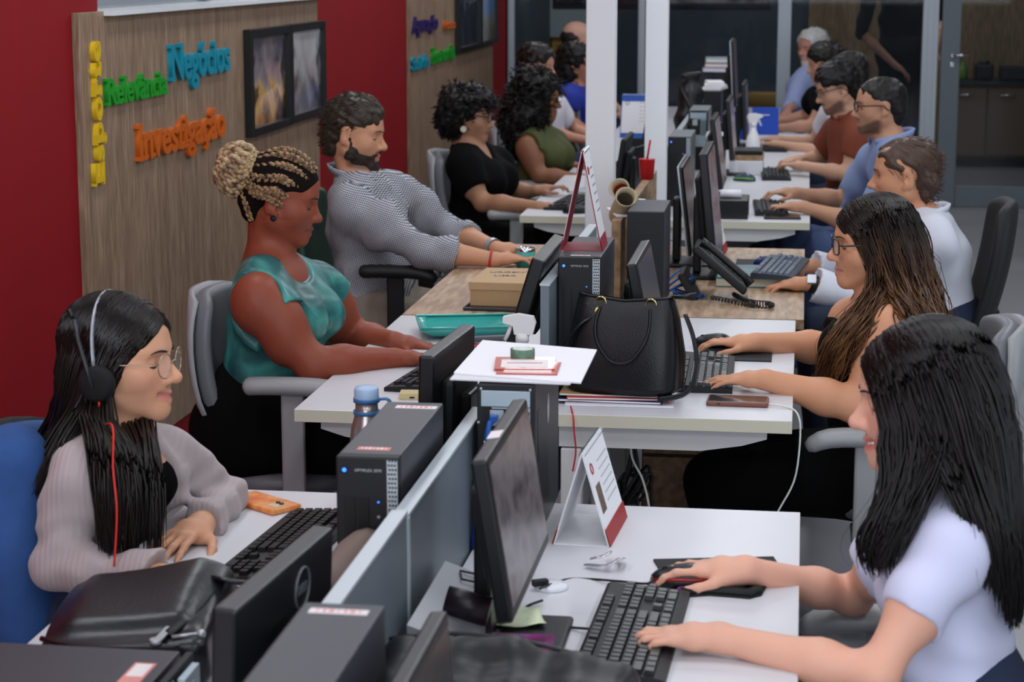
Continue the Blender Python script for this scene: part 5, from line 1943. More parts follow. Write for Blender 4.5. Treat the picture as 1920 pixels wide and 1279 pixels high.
# things on top of the rear-facing tower
PZ = DZ + 0.312
e = thing('paper_stack', 'white papers sticking out over the rear-facing tower', 'papers', (0.09, 3.84, PZ))
cor = [onz(*p, PZ + 0.004) for p in ((905, 642), (1119, 660), (1089, 722), (851, 703))]
b = MB(); b.prism([(p[0] - 0.09, p[1] - 3.84) for p in cor][::-1], 0.006, 0.009); part('top_sheet', b, M_PAPER, e)
b = MB(); b.prism([(p[0] - 0.09 + dx, p[1] - 3.84 + dy) for p, dx, dy in zip(cor, (0.004, -0.01, -0.02, 0.0), (0.01, 0.004, 0.0, -0.045))][::-1], 0.003, 0.0055); part('middle_sheet', b, mat('paper_white2', 'd8d8de', 0.7), e)
b = MB(); b.prism([(p[0] - 0.09 + dx, p[1] - 3.84 + dy) for p, dx, dy in zip(cor, (0.008, -0.02, -0.03, 0.004), (0.0, 0.0, 0.02, -0.02))][::-1], 0.0, 0.0028); part('lower_sheet', b, mat('paper_white3', 'e2e2e6', 0.7), e)
p_ = onz(980, 655, PZ + 0.03)
e = thing('tape_roll', 'green and white roll of tape on the white papers', 'tape', (p_[0], p_[1], PZ + 0.0095))
b = MB(); b.lathe([(0.024, 0), (0.024, 0.022), (0.0195, 0.022), (0.0195, 0)], 28, cap=False); b.lathe([(0.0195, 0.0), (0.024, 0.0)], 28, cap=False); part('tape', b, mat('tape_green', '54705c', 0.35), e)
b = MB(); b.lathe([(0.0193, 0.0005), (0.0193, 0.0235), (0.017, 0.0235), (0.017, 0.0005)], 28, cap=False); part('core', b, mat('tape_core', 'd8dcd6', 0.5), e)
for k, (px, py_, a) in enumerate(((992, 690, 0.05), (984, 684, 0.12))):
    p_ = onz(px, py_, PZ + 0.011)
    e = thing('printed_card', ['lower red bordered card in plastic on the white papers', 'upper red bordered card with white label on the papers'][k], 'card', (p_[0], p_[1], PZ + 0.0095 + 0.003 * k), a, 'red bordered cards')
    b = MB(); b.box((0, 0, 0.0012), (0.115, 0.115, 0.0024)); part('card', b, mat('card_orange_red', 'b9503f', 0.35, coat=0.3), e)
    b = MB(); b.box((0, -0.008, 0.0027), (0.090, 0.075, 0.0006)); lb = part('white_label', b, M_STICK, e)
    b = MB(); b.box((0, -0.005, 0.0032), (0.068, 0.004, 0.0003)); part('red_print', b, mat('card_red', 'a02626', 0.5), lb)

# ---------------------------------------------------------------- second right desk
# folders under the handbag
for k, (x0, y0, w, l, a, h, col, lab) in enumerate(((0.175, 4.99, 0.27, 0.23, 0.02, 0.006, 'd9d9e2', 'white folder at the bottom of the pile under the handbag'), (0.155, 5.0, 0.26, 0.22, -0.03, 0.008, '16244f', 'navy folder in the pile under the handbag'),
                                                  (0.17, 5.0, 0.26, 0.22, 0.05, 0.006, 'b8382e', 'red folder in the pile under the handbag'), (0.15, 5.01, 0.25, 0.22, 0.0, 0.006, 'b0906a', 'kraft envelope directly under the handbag'))):
    z = DZ + sum((0.006, 0.008, 0.006)[:k])
    e = thing('folder', lab, 'folder', (x0, y0, z), a, 'folders under the handbag')
    b = MB(); b.box((0, 0, h / 2), (w, l, h), 0.001); part('cover', b, mat('folder_' + col, col, 0.55), e)
    b = MB(); b.box((0, -0.001, h / 2), (w - 0.006, l - 0.001, h * 0.5)); part('sheets', b, M_PAPER, e)
cable('paper_ribbon', [onz(1070, 762, .75), (0.075, 4.775, .735), (0.078, 4.770, .70), (0.082, 4.772, .65), (0.075, 4.77, .60)], 0.0022, mat('ribbon_red', 'c22a34', 0.5), 'thin red ribbon hanging over the white desk edge', 'ribbon')
# handbag
bz_ = DZ + 0.027
BX0, BY = 0.055, 4.96
Bg = thing('handbag', 'black leather handbag with gold rings on the white desk', 'handbag', (BX0 + 0.13, BY, bz_), -0.16)
L = []
M_LEA = mat('black_leather', '0c0f13', 0.38, bump=0.35, bscale=260)
nz, nx = 13, 17
gf, gb = [], []
for i in range(nz):
    t = i / (nz - 1)
    rowf, rowb = [], []
    for j in range(nx):
        u = 2 * j / (nx - 1) - 1
        hw = 0.150 - 0.030 * t + 0.01 * math.sin(math.pi * t)
        dp = 0.058 * (1 - t) ** 0.7 + 0.014 + 0.008 * math.sin(math.pi * t)
        e4 = (1 - abs(u) ** 6) ** 0.5
        z = 0.240 * t - 0.012 * t * (1 - abs(u)) + (0.012 * (abs(u) ** 4) if i == 0 else 0)
        rowf.append((hw * u, -dp * e4, z))
        rowb.append((hw * u, dp * e4, z))
    gf.append(rowf); gb.append(rowb)
b = MB(); b.sheet(gf); b.sheet([r[::-1] for r in gb]); b.sheet([gf[0][::-1], gb[0][::-1]]); b.sheet([[tuple(Vector(p) - Vector((0, 0, 0.012))) for p in gf[-1]], [tuple(Vector(p) - Vector((0, 0, 0.012))) for p in gb[-1]]])
bmesh.ops.remove_doubles(b.bm, verts=b.bm.verts[:], dist=1e-4)
part('body', b, M_LEA, Bg)
b = MB(); b.tube([tuple(Vector(p) + Vector((0, -0.001, 0))) for p in gf[-1]], 0.0035, 6); part('top_piping', b, M_LEA, Bg)
b = MB(); b.tube([(0.150, -0.012, 0.012), (0.153, -0.01, 0.10), (0.137, -0.008, 0.19), (0.122, -0.006, 0.240)], 0.003, 6); part('side_piping', b, mat('leather_edge', '2a2724', 0.35), Bg)
M_GOLD = mat('pale_gold', 'cdb67c', 0.22, 1.0)
for s in (-0.060, 0.068):
    b = MB(); b.tube([(s + 0.014 * math.cos(t_), -0.020, 0.222 + 0.014 * math.sin(t_)) for t_ in np.linspace(0, 2 * math.pi, 17)[:-1]], 0.0026, 6, closed=True); part('ring', b, M_GOLD, Bg)
b = MB(); b.tube([tuple(p) for p in resample([(-0.058, -0.026, 0.212), (-0.066, -0.046, 0.175), (-0.058, -0.062, 0.13), (-0.02, -0.074, 0.085), (0.025, -0.074, 0.085), (0.058, -0.062, 0.125), (0.070, -0.046, 0.165), (0.068, -0.026, 0.212)], 40)], 0.0042, 8); part('handle', b, M_LEA, Bg)
b = MB(); b.tube([(-0.064, -0.026, 0.212), (-0.078, -0.032, 0.190)], 0.004, 6); part('clasp', b, M_GOLD, Bg)
b = MB(); b.tube([tuple(p) for p in resample([(-0.080, -0.034, 0.186), (-0.11, -0.05, 0.165), (-0.145, -0.05, 0.115), (-0.165, -0.03, 0.06), (-0.15, -0.05, 0.005)], 20)], 0.003, 6, flat=(0.007, 0.0025)); part('strap', b, M_LEA, Bg)
b = MB(); b.tube([tuple(p) for p in resample([(0.150, 0.0, 0.20), (0.175, -0.01, 0.14), (0.185, -0.02, 0.07), (0.165, -0.04, 0.01), (0.10, -0.07, -0.004)], 20)], 0.003, 6, flat=(0.009, 0.003)); part('shoulder_strap', b, M_LEA, Bg)
b = MB(); b.tube([(0.114, 0, 0.240), (0.150, 0, 0.244), (0.175, 0.01, 0.250)], 0.005, 6); part('zip_pull', b, M_LEA, Bg)
# phone with white charging cable
p0, p1, p2 = onz(1323, 767), onz(1440, 769), onz(1440, 745)
e = thing('mobile_phone', 'dark phone in a tan case charging on the white desk', 'phone', ((p0[0] + p1[0]) / 2, (p1[1] + p2[1]) / 2 - 0.01, DZ), -0.02)
b = MB(); b.box((0, 0, 0.006), (p1[0] - p0[0], 0.085, 0.012), 0.004); part('case', b, mat('tan_rubber', '7a4c3c', 0.5), e)
b = MB(); b.box((0, 0, 0.0122), (p1[0] - p0[0] - 0.010, 0.075, 0.0012), 0.0005); part('screen', b, mat('phone_glass', '1a1212', 0.08), e)
b = MB(); b.box((-0.045, -0.0428, 0.007), (0.007, 0.001, 0.003)); part('side_button', b, M_BLACK, e)
cable('charging_cable', [(p1[0] + 0.0, p1[1] + 0.04, DZ + .006), onz(1470, 762, DZ + .005), (0.612, 4.90, 0.735), (0.622, 4.88, 0.69), (0.612, 4.86, 0.58), (0.575, 4.85, 0.50), (0.54, 4.85, 0.42), (0.52, 4.90, 0.20), (0.50, 4.95, 0.02)], 0.0025, mat('cable_white', 'dcdcd6', 0.4), 'white charging cable drooping off the desk from the phone')
cable('hanging_cable', [(0.20, 4.95, 0.68), (0.205, 4.94, 0.60), (0.235, 4.93, 0.54), (0.255, 4.92, 0.45), (0.27, 4.95, 0.25), (0.30, 5.0, 0.02)], 0.003, mat('cable_white', 'dcdcd6', 0.4), 'white cable hanging below the desk behind the calendar')
for k in range(4):
    rs = np.random.RandomState(k)
    c0 = np.array([0.19 + 0.01 * k, 4.97, 0.56])
    pts = [c0 + V(0.0, 0, 0.12)] + [c0 + V(0.035 * math.cos(t_ + k), 0.02 * math.sin(t_), -0.05 + 0.045 * math.sin(t_ * 1.3 + k)) for t_ in np.linspace(0, 9, 10)] + [c0 + V(0.02 * k - .03, 0.02, -0.25), c0 + V(0.0, 0.02, -0.54)]
    cable('tangled_cable', pts, 0.0045, M_CABLE, ['black tangled cable under the white desk, leftmost loop', 'black tangled cable under the desk, second loop', 'black tangled cable under the desk, third loop', 'black tangled cable under the desk, rightmost loop'][k], n=90)
e = thing('drawer_pedestal', 'wooden drawer unit under the desk with the handbag', 'drawer unit', (0.33, 5.95, 0))
b = MB(); b.box((0, 0, 0.31), (0.32, 0.45, 0.58), 0.003); part('body', b, mat('pedestal_brown', '4a3424', 0.5), e)
for k in range(3):
    b = MB(); b.box((0, -0.233, 0.13 + k * 0.19), (0.31, 0.016, 0.18), 0.002); dr = part('drawer', b, M_DWOOD2, e)
    b = MB(); b.cyl((-0.05, -0.25, 0.15 + k * 0.19), (0.05, -0.25, 0.15 + k * 0.19), 0.005, n=8); part('handle', b, M_SILVER, dr)
calendar((0.048, 5.25), R90 + 0.02, 'red and white tall calendar standing on a PC tower', w=0.15, h=0.262, spread=0.104, base='9a2434', red='9a2030', z=DZ + 0.345, photo=False)

# ---------------------------------------------------------------- oak desk, right
e = thing('desk_telephone', 'black desk telephone on the oak desk', 'telephone', (0.325, 6.58, DZ), 0.0)
Mt = T(0.03, 0, 0.10) @ rotm(0, math.radians(40), 0)
b = MB(); b.box((0, 0, 0), (0.22, 0.20, 0.022), 0.006, Mt); part('body', b, M_BLACK2, e)
b = MB(); b.box((0.02, 0.03, 0.012), (0.12, 0.10, 0.004), 0.001, Mt)
part('keypad', b, mat('keypad_dark', '202327', 0.3), e)
b = MB(); b.box((-0.075, 0.03, 0.012), (0.045, 0.11, 0.004), 0.001, Mt); part('display', b, mat('lcd_dark', '1b2a2c', 0.1), e)
b = MB()
for i in range(4):
    for j in range(3):
        b.box((0.0 + i * 0.02, 0.0 + j * 0.026, 0.0155), (0.013, 0.018, 0.004), 0.001, Mt)
part('buttons', b, mat('button_grey', '4b5056', 0.4), e)
b = MB(); b.tube([Mt @ Vector(p) for p in ((-0.105, -0.075, 0.030), (-0.07, -0.075, 0.036), (0.07, -0.075, 0.036), (0.105, -0.075, 0.030))], [0.017, 0.012, 0.012, 0.017], 8); part('handset', b, M_BLACK, e)
b = MB(); b.box((-0.045, 0, 0.055), (0.022, 0.17, 0.13), 0.004, rotm(0, -0.5, 0)); part('foot', b, M_BLACK2, e)
pts = []
base = resample([(0.40, 6.56, .752), (0.42, 6.50, .753), (0.44, 6.45, .752), (0.47, 6.42, .752), (0.515, 6.40, .752), (0.525, 6.36, .752), (0.48, 6.34, .752), (0.44, 6.37, .752), (0.38, 6.44, .752), (0.33, 6.49, .752)], 420)
tt = np.gradient(base, axis=0); tt /= np.linalg.norm(tt, axis=1)[:, None]
sd_ = np.cross(tt, [0, 0, 1.0])
an = np.arange(420) * 0.75
hel = base + sd_ * np.cos(an)[:, None] * 0.0065 + np.array([0, 0, 1.0]) * np.sin(an)[:, None] * 0.0065
b = MB(); b.tube([tuple(p) for p in hel], 0.0022, 4); tag(part('coil_cord', b, M_CABLE), 'black coiled telephone cord curled on the oak desk', 'cord')
for k in range(3):
    cable('network_cable', [(0.17 + .01 * k, 6.75 - .1 * k, .76), (0.22 + .02 * k, 6.80 - .12 * k, .80), (0.245 + .01 * k, 6.7 - .05 * k, .78), (0.20, 6.60 + .03 * k, .752), (0.26 + .02 * k, 6.50 + .02 * k, .748), (0.30, 6.55, .752)], 0.004, M_BLUEC, ['blue network cable looping behind the desk telephone', 'blue network cable lying flat towards the telephone foot', 'blue network cable crossing in front of the black tower'][k])
e = thing('book', 'teal covered book under the blue-grey keyboard', 'book', (0.45, 6.93, DZ), 0.0)
b = MB(); b.box((0, 0, 0.0315), (0.24, 0.30, 0.004)); b.box((0, 0, 0.002), (0.24, 0.30, 0.004)); b.box((0, 0.149, 0.017), (0.24, 0.003, 0.033)); part('cover', b, mat('book_teal', '2a7a72', 0.35, col2='274a60', vscale=9), e)
b = MB(); b.box((0, -0.001, 0.017), (0.236, 0.296, 0.026)); part('pages', b, mat('book_pages', 'd5d0bd', 0.7), e)
calendar((0.285, 7.60), R90 - 0.05, 'red and white calendar half hidden behind the oak desk monitors', w=0.16, h=0.20, spread=0.09, photo=False)
for k, (yy, zz, a_) in enumerate(((6.62, 1.0, 0.25), (6.88, 1.0, -0.2))):
    e = thing('canvas_shoe', ['cream canvas shoe on the oak divider, nearer one', 'cream canvas shoe with red lining on the oak divider'][k], 'shoe', (0.022, yy, zz), a_, 'cream shoes on the oak divider')
    o_ = np.array((0.022, yy, zz))
    Ms = T(0.0, -0.03, 0.034) @ rotm(R90 - 0.45, 0, 0)
    b = MB(); b.lathe([(0.024, -0.13), (0.031, -0.10), (0.033, -0.02), (0.030, 0.05), (0.036, 0.085), (0.033, 0.088), (0.027, 0.06), (0.027, -0.02), (0.010, -0.06)], 20, Ms @ Matrix.Diagonal((1, 0.95, 1, 1)), cap=False)
    part('upper', b, mat('cream_canvas', 'b5a88c', 0.8, bump=0.3, bscale=120), e)
    b = MB(); b.lathe([(0.0265, 0.055), (0.0262, 0.0), (0.012, -0.04)], 18, Ms @ Matrix.Diagonal((1, 0.95, 1, 1)), cap=False); part('lining', b, mat('red_lining', 'a8331e', 0.7) if k else mat('beige_lining', '6d6350', 0.8), e)
    b = MB(); b.box((0, 0.03, 0.004), (0.055, 0.21, 0.008), 0.003); part('sole', b, M_PAPER, e)
e = thing('tumbler', 'red plastic cup with straw standing by the second post', 'cup', (-0.045, 7.75, 1.0), 0)
e.location = (0.022, 7.72, 1.0)
b = MB(); b.lathe([(0.026, 0), (0.031, 0.075), (0.033, 0.078)], 20); part('cup', b, mat('red_plastic', 'b3121c', 0.3), e)
b = MB(); b.cyl((0.0, 0, 0.07), (0.012, 0, 0.15), 0.004, n=8); part('straw', b, mat('red_plastic', 'b3121c', 0.3), e)

# ---------------------------------------------------------------- further right desks
e = thing('small_box', 'black box with white roll at the white desk edge', 'box', (0.315, 8.72, DZ))
b = MB(); b.box((0, 0, 0.04), (0.14, 0.24, 0.08), 0.003); part('box', b, M_BLACK, e)
b = MB(); b.cyl((-0.05, -0.02, 0.098), (0.04, -0.02, 0.098), 0.017, n=14); part('paper_roll', b, M_PAPER, e)
e = thing('mobile_phone', 'dark flat phone on the far white desk edge', 'phone', (0.53, 8.66, DZ), 0.05)
b = MB(); b.box((0, 0, 0.005), (0.155, 0.085, 0.010), 0.003); part('case', b, M_BLACK, e)
b = MB(); b.box((0, 0, 0.0102), (0.145, 0.078, 0.001)); part('screen', b, mat('phone_glass', '1a1212', 0.08), e)
e = thing('paper_ream', 'white box topped by wood board and black device, far desk', 'box', (0.325, 10.55, DZ))
b = MB(); b.box((0, 0, 0.035), (0.17, 0.30, 0.07), 0.003); part('white_box', b, M_PAPER, e)
b = MB(); b.box((0, 0.02, 0.083), (0.17, 0.26, 0.026), 0.002); part('wood_board', b, M_DWOOD2, e)
b = MB(); b.box((0, 0.03, 0.107), (0.16, 0.22, 0.022), 0.004); part('black_device', b, M_BLACK2, e)
spray_bottle((0.335, 11.35), 'white spray bottle in front of the bright blue folder', sc=1.0, rz=0.4)
spray_bottle((0.165, 10.15), 'white spray bottle beside the silver-topped far tower', sc=1.0, rz=0.2)
e = thing('box_file', 'bright blue folder standing on the far right desk', 'folder', (0.372, 12.85, DZ), 0)
b = MB(); b.box((0, 0, 0.085), (0.165, 0.025, 0.17), 0.003, rotm(-0.12)); part('cover', b, mat('folder_blue', '0c46b8', 0.45), e)
b = MB(); b.box((0.0, -0.028, 0.125), (0.05, 0.001, 0.006), 0, T(0, 0.002, 0)); part('white_print', b, M_PAPER, e)
e = thing('box_file', 'second blue folder left of the far monitor', 'folder', (0.22, 12.5, DZ), 0)
b = MB(); b.box((0, 0, 0.085), (0.09, 0.03, 0.17), 0.003); part('cover', b, mat('folder_blue', '0c46b8', 0.45), e)
b = MB(); b.box((0, -0.016, 0.12), (0.03, 0.001, 0.02)); part('label', b, M_PAPER, e)
calendar((-0.245, 10.95), -0.08, 'blue and white tall calendar seen between the two posts', w=0.235, h=0.24, spread=0.14, red='1d4fa8', base='1d5fb8', photo=False, band_top=True, z=DZ + 0.14)
b = MB(); b.box((-0.245, 10.95, DZ + 0.07), (0.20, 0.18, 0.14), 0.003); tag(part('storage_box', b, M_BLACK2), 'dark box under the blue tall calendar', 'box')
q = blob('backpack', [E((-0.03, 11.6, 1.05), (0.075, 0.10, 0.12), 0.04), E((-0.03, 11.55, 0.90), (0.09, 0.10, 0.14), 0.04), C((-0.06, 11.55, 1.17), (0.02, 11.6, 1.19), 0.02, 0.02, 0.03)], mat('black_nylon', '0b0d10', 0.45), h=0.012, disp=wob(5, 40, 0.006))
tag(q, 'black backpack leaning on the far divider by the post', 'bag')
b = MB(); b.tube([(-0.08, 11.48, 1.12), (-0.02, 11.44, 1.0), (0.03, 11.46, 0.86)], 0.012, 6); part('strap', b, M_BLACK, q)
e = thing('paper_pile', 'white papers piled on a far dark tower', 'papers', (0.066, 12.38, DZ + 0.31))
for k in range(4):
    b = MB(); b.box((0.008 * (k % 2), 0.01 * k, 0.006 + k * 0.012), (0.13 - 0.01 * k, 0.26, 0.011), 0.001, rotm(0, 0, 0.08 * (k - 1.5))); part('sheaf', b, M_PAPER, e)
for k, (c_, z_, w_) in enumerate((('b9a9c8', 0.0, 0.20), ('a8795c', 0.03, 0.18), ('9fb0b4', 0.062, 0.175))):
    e = thing('book', ['lilac book at the bottom of the far stack', 'brown book in the middle of the far stack', 'grey-green book on top of the far stack'][k], 'book', (0.02, 14.05, 1.07 + z_), 0.03 * k, 'books stacked on the far tower')
    b = MB(); b.box((0, 0, 0.002), (w_, 0.24, 0.004)); b.box((0, 0, 0.027), (w_, 0.24, 0.004)); b.box((-w_ / 2 + .002, 0, 0.0145), (0.004, 0.24, 0.029)); part('cover', b, mat('cover_' + c_, c_, 0.5), e)
    b = MB(); b.box((0.001, 0, 0.0145), (w_ - 0.008, 0.234, 0.021)); part('pages', b, M_PAPER, e)

# ---------------------------------------------------------------- front left desk
p_ = onz(495, 944, .745)
e = thing('mobile_phone', 'phone in a bright orange case by the worn keyboard', 'phone', (p_[0], p_[1], DZ), -0.42)
b = MB(); b.box((0, 0, 0.006), (0.075, 0.150, 0.012), 0.004, rotm(0, 0, 1.35)); part('case', b, mat('orange_case', 'd9641a', 0.35, col2='e8a060', vscale=35), e)
b = MB(); b.box((0.05, -0.008, 0.0125), (0.028, 0.026, 0.003), 0.002, rotm(0, 0, -0.2)); part('camera_bump', b, mat('camera_bump_cream', 'd8c6a8', 0.3), e)
b = MB(); b.lathe([(0.005, 0), (0.005, 0.004)], 12, T(0.055, -0.012, 0.0125)); b.lathe([(0.005, 0), (0.005, 0.004)], 12, T(0.043, -0.008, 0.0125)); part('lenses', b, M_BLACK, e)
# steel bottle
e = thing('steel_bottle', 'steel bottle with pale blue lid and blue loop', 'bottle', (-0.232, 3.84, DZ))
b = MB(); b.lathe([(0.031, 0), (0.0335, 0.008), (0.0335, 0.155), (0.031, 0.175), (0.024, 0.200), (0.0225, 0.208), (0.0225, 0.228)], 32); part('flask', b, mat('brushed_steel', 'a8a09c', 0.28, 0.75), e)
b = MB(); b.lathe([(0.0238, 0.228), (0.0245, 0.232), (0.0245, 0.252), (0.022, 0.257), (0.010, 0.258)], 28); part('lid', b, mat('lid_pale_blue', '9fb9d6', 0.4), e)
for z in (0.206, 0.231):
    b = MB(); b.lathe([(0.0235, z - 0.004), (0.0262, z - 0.004), (0.0262, z + 0.004), (0.0235, z + 0.004)], 28, cap=False); part('blue_band', b, mat('band_blue', '2f6596', 0.4), e)
b = MB(); b.tube([tuple(p) for p in resample([(0.024, 0, 0.206), (0.042, -0.002, 0.210), (0.050, -0.003, 0.222), (0.042, -0.002, 0.234), (0.024, 0, 0.232)], 18)], 0.0035, 8, flat=(0.006, 0.003)); part('loop', b, mat('band_blue', '2f6596', 0.4), e)
# rolled brown pouch in front of the tower
e = thing('rolled_pouch', 'grey-brown rolled fabric pouch in front of the tower', 'pouch', (-0.090, 2.99, DZ))
g = []
for i in range(14):
    t = i / 13
    row = []
    for j in range(22):
        a = -0.35 + (math.pi * 2 - 0.5) * j / 21
        r = 0.052 + 0.003 * math.sin(5 * t + j * 0.4) + 0.002 * math.sin(9 * t)
        row.append((0.03 * (t - .5) + r * math.cos(a) * 0.92, -0.14 + 0.27 * t, 0.086 + r * 1.55 * math.sin(a)))
    g.append(row)
b = MB(); b.sheet(g, thick=-0.006); part('fabric', b, mat('taupe_suede', '75645c', 0.75, bump=0.2, bscale=150), e)
b = MB(); b.tube([(-0.015 + 0.052 * math.cos(a) * .92, -0.142, 0.086 + 0.081 * math.sin(a)) for a in np.linspace(-0.35, 5.4, 24)], 0.005, 6); part('rolled_edge', b, mat('taupe_suede2', '8d7566', 0.7), e)
b = MB(); b.ball((0.0, -0.04, 0.075), (0.034, 0.07, 0.050)); b.ball((0.01, -0.10, 0.085), (0.018, 0.02, 0.016)); part('contents', b, mat('dark_contents', '1c1a1e', 0.3, 0.3), e)
b = MB(); b.tube([(0.002, -0.125, 0.085), (0.010, -0.12, 0.10), (0.02, -0.125, 0.09), (0.010, -0.128, 0.08)], 0.003, 6, closed=True); part('gold_ring', b, M_GOLD, e)
p_ = onz(596, 1028)
e = thing('accessory_case', 'dark folded strap and white case by the pouch', 'case', (-0.215, 3.33, DZ), 0.2)
b = MB(); b.box((0, 0, 0.008), (0.05, 0.12, 0.016), 0.006); part('case', b, mat('white_plastic', 'dfe0e6', 0.35), e)
b = MB(); b.tube([(-0.03, 0.05, 0.02), (-0.01, 0.0, 0.028), (0.02, -0.05, 0.02)], 0.004, 6); part('strap', b, M_BLACK, e)
# black leather bag on the desk
e = thing('leather_bag', 'black leather backpack lying on the front left desk', 'bag', (-0.44, 3.02, DZ))
M_LEB = mat('black_leather_bag', '15171b', 0.34, bump=0.18, bscale=140)
fr = [onz(103, 1192, DZ + .01), onz(382, 1208, DZ + .01), onz(386, 1062, DZ + .08), onz(228, 1060, DZ + .10)]
Rb = np.array(Euler((0.10, -0.10, 0.12)).to_matrix())
L = [Bx((-0.412, 2.955, DZ + 0.040), (0.138, 0.150, 0.044), 0.024, 0.02, R=Rb), Bx((-0.420, 2.985, DZ + 0.078), (0.100, 0.112, 0.024), 0.020, 0.03, R=Rb), Pl((0, 0, DZ + 0.002), (0, 0, -1))]
blob('body', L, M_LEB, e, org=(-0.44, 3.02, DZ), h=0.008, disp=wob(9, 16, 0.006))
b = MB()
zp = [(-0.308, 3.09, DZ + .100), (-0.305, 3.0, DZ + .098), (-0.312, 2.92, DZ + .088), (-0.330, 2.85, DZ + .076)]
b.tube([tuple(np.array(p) - np.array((-0.44, 3.02, DZ))) for p in resample(zp, 14)], 0.006, 6, flat=(0.010, 0.004)); part('zip', b, M_BLACK2, e)
b = MB(); b.tube([tuple(np.array(p) - np.array((-0.44, 3.02, DZ))) for p in resample([(-0.535, 2.86, DZ + .056), (-0.47, 2.815, DZ + .062), (-0.38, 2.805, DZ + .068), (-0.30, 2.815, DZ + .070)], 14)], 0.005, 6); part('piping', b, M_LEB, e)
b = MB(); b.box((0.105, -0.175, 0.078), (0.013, 0.075, 0.003), 0.001, rotm(0, 0, 0.0)); b.cyl((0.105, -0.212, 0.076), (0.105, -0.212, 0.083), 0.009, n=12); part('zip_pull', b, M_SILVER, e)
b = MB(); b.tube([tuple(p) for p in resample([(0.13, 0.12, 0.06), (0.12, 0.05, 0.10), (0.16, 0.0, 0.11), (0.19, 0.05, 0.09), (0.18, 0.11, 0.05)], 20)], 0.004, 6, flat=(0.014, 0.004)); part('grab_handle', b, M_LEB, e)
b = MB(); b.tube([(0.12, -0.18, 0.076), (0.16, -0.165, 0.078)], 0.003, 6); b.ball((0.162, -0.165, 0.078), 0.007); part('second_zip_pull', b, M_SILVER, e)

# ---------------------------------------------------------------- second left desk
e = thing('desk_tray', 'turquoise plastic tray on the braided-bun woman’s desk', 'tray', (-0.36, 5.80, DZ), 0.25)
b = MB()
g = []
for i in range(9):
    t = i / 8
    row = []
    for j in range(13):
        u = 2 * j / 12 - 1
        row.append((-0.14 + 0.28 * t, 0.11 * u, 0.008 + 0.028 * max(abs(2 * t - 1) ** 6, abs(u) ** 6)))
    g.append(row)
b.sheet(g, thick=0.004); part('tray', b, mat('turquoise_plastic', '3aa79f', 0.25, coat=0.3), e)
b = MB(); b.tube([(-0.14, -0.11, 0.038), (0.14, -0.11, 0.038), (0.14, 0.11, 0.038), (-0.14, 0.11, 0.038)], 0.004, 6, closed=True); part('rim', b, mat('turquoise_plastic', '3aa79f', 0.25, coat=0.3), e)
e = thing('stapler', 'pink and grey stapler behind the black monitor', 'stapler', (-0.262, 5.60, DZ), 0.05)
b = MB(); b.box((0, 0, 0.006), (0.12, 0.03, 0.012), 0.003); part('base', b, mat('stapler_pink', 'cf4a5a', 0.4), e)
b = MB(); b.box((0.005, 0, 0.026), (0.115, 0.026, 0.016), 0.005, rotm(0, -0.06, 0)); part('arm', b, mat('stapler_grey', '50525a', 0.4), e)
spray_bottle((-0.062, 4.86), 'white spray bottle between black monitor and grey divider', sc=0.94, rz=math.pi)
e = thing('sticky_pad', 'small pale yellow note pad under the keyboard edge', 'note pad', (-0.352, 4.91, DZ), 0.1)
b = MB(); b.box((0, 0, 0.008), (0.055, 0.05, 0.016), 0.001); part('pad', b, mat('pad_yellow', 'c8b98a', 0.7), e)
b = MB(); b.box((0.005, -0.0255, 0.006), (0.012, 0.001, 0.004)); part('print', b, M_BLACK2, e)

# ---------------------------------------------------------------- oak desk, left
e = thing('cardboard_box', 'kraft box with blue handwriting on the oak desk', 'box', (-0.305, 6.37, DZ + 0.012), -0.03)
M_KRAFT = mat('kraft_card', 'b8996f', 0.75, var=0.06, vscale=30)
b = MB(); b.box((0, 0, 0.032), (0.215, 0.30, 0.064), 0.002); part('tray', b, M_KRAFT, e)
b = MB(); b.box((0, 0, 0.064), (0.222, 0.307, 0.026), 0.002); part('lid', b, mat('kraft_lid', 'bd9f78', 0.75), e)
for k, (s_, x, y) in enumerate((('URGENTE', -0.08, 0.04), ('LIMA', -0.055, -0.03), ('10', 0.055, 0.02))):
    me = text_mesh(s_, 0.034 if k < 2 else 0.05, 0.0002, 0.0003)
    me.transform(T(x, y, 0.0775) @ rotm(0, 0, 0.12))
    link('handwriting', me, mat('ink_blue', '2a3a6a', 0.6), e)
e = thing('tablet', 'thin silver-edged tablet under the kraft box', 'tablet', (-0.31, 6.36, DZ), -0.05)
b = MB(); b.box((0, 0, 0.006), (0.235, 0.34, 0.011), 0.003); part('body', b, mat('tablet_dark', '3a3d44', 0.3, 0.5), e)
b = MB(); b.box((0, 0, 0.0116), (0.225, 0.33, 0.0006)); part('glass', b, mat('phone_glass', '1a1212', 0.08), e)
p_ = onz(985, 499)
e = thing('insulated_mug', 'turquoise insulated mug with steel rim on oak desk', 'mug', (p_[0], p_[1], DZ))
b = MB(); b.lathe([(0.030, 0), (0.033, 0.006), (0.036, 0.055)], 24); part('cup', b, mat('mug_turquoise', '2f9f98', 0.4), e)
b = MB(); b.lathe([(0.0362, 0.055), (0.0368, 0.066), (0.034, 0.067), (0.033, 0.058)], 24, cap=False); part('steel_rim', b, M_CHROME, e)
b = MB(); b.lathe([(0.0338, 0.060), (0.001, 0.061)], 24); part('clear_lid', b, mat('lid_clear', '8b98a0', 0.2), e)
e = thing('laptop', 'open dark laptop on the far left desk', 'laptop', (-0.30, 9.55, DZ), -0.2)
b = MB(); b.box((0, 0, 0.010), (0.26, 0.34, 0.018), 0.004); part('base', b, M_SILVER, e)
b = MB(); b.box((0, 0, 0.11), (0.010, 0.34, 0.22), 0.003, T(0.13, 0, 0.018) @ rotm(0, 0.25, 0)); part('lid', b, M_BLACK, e)
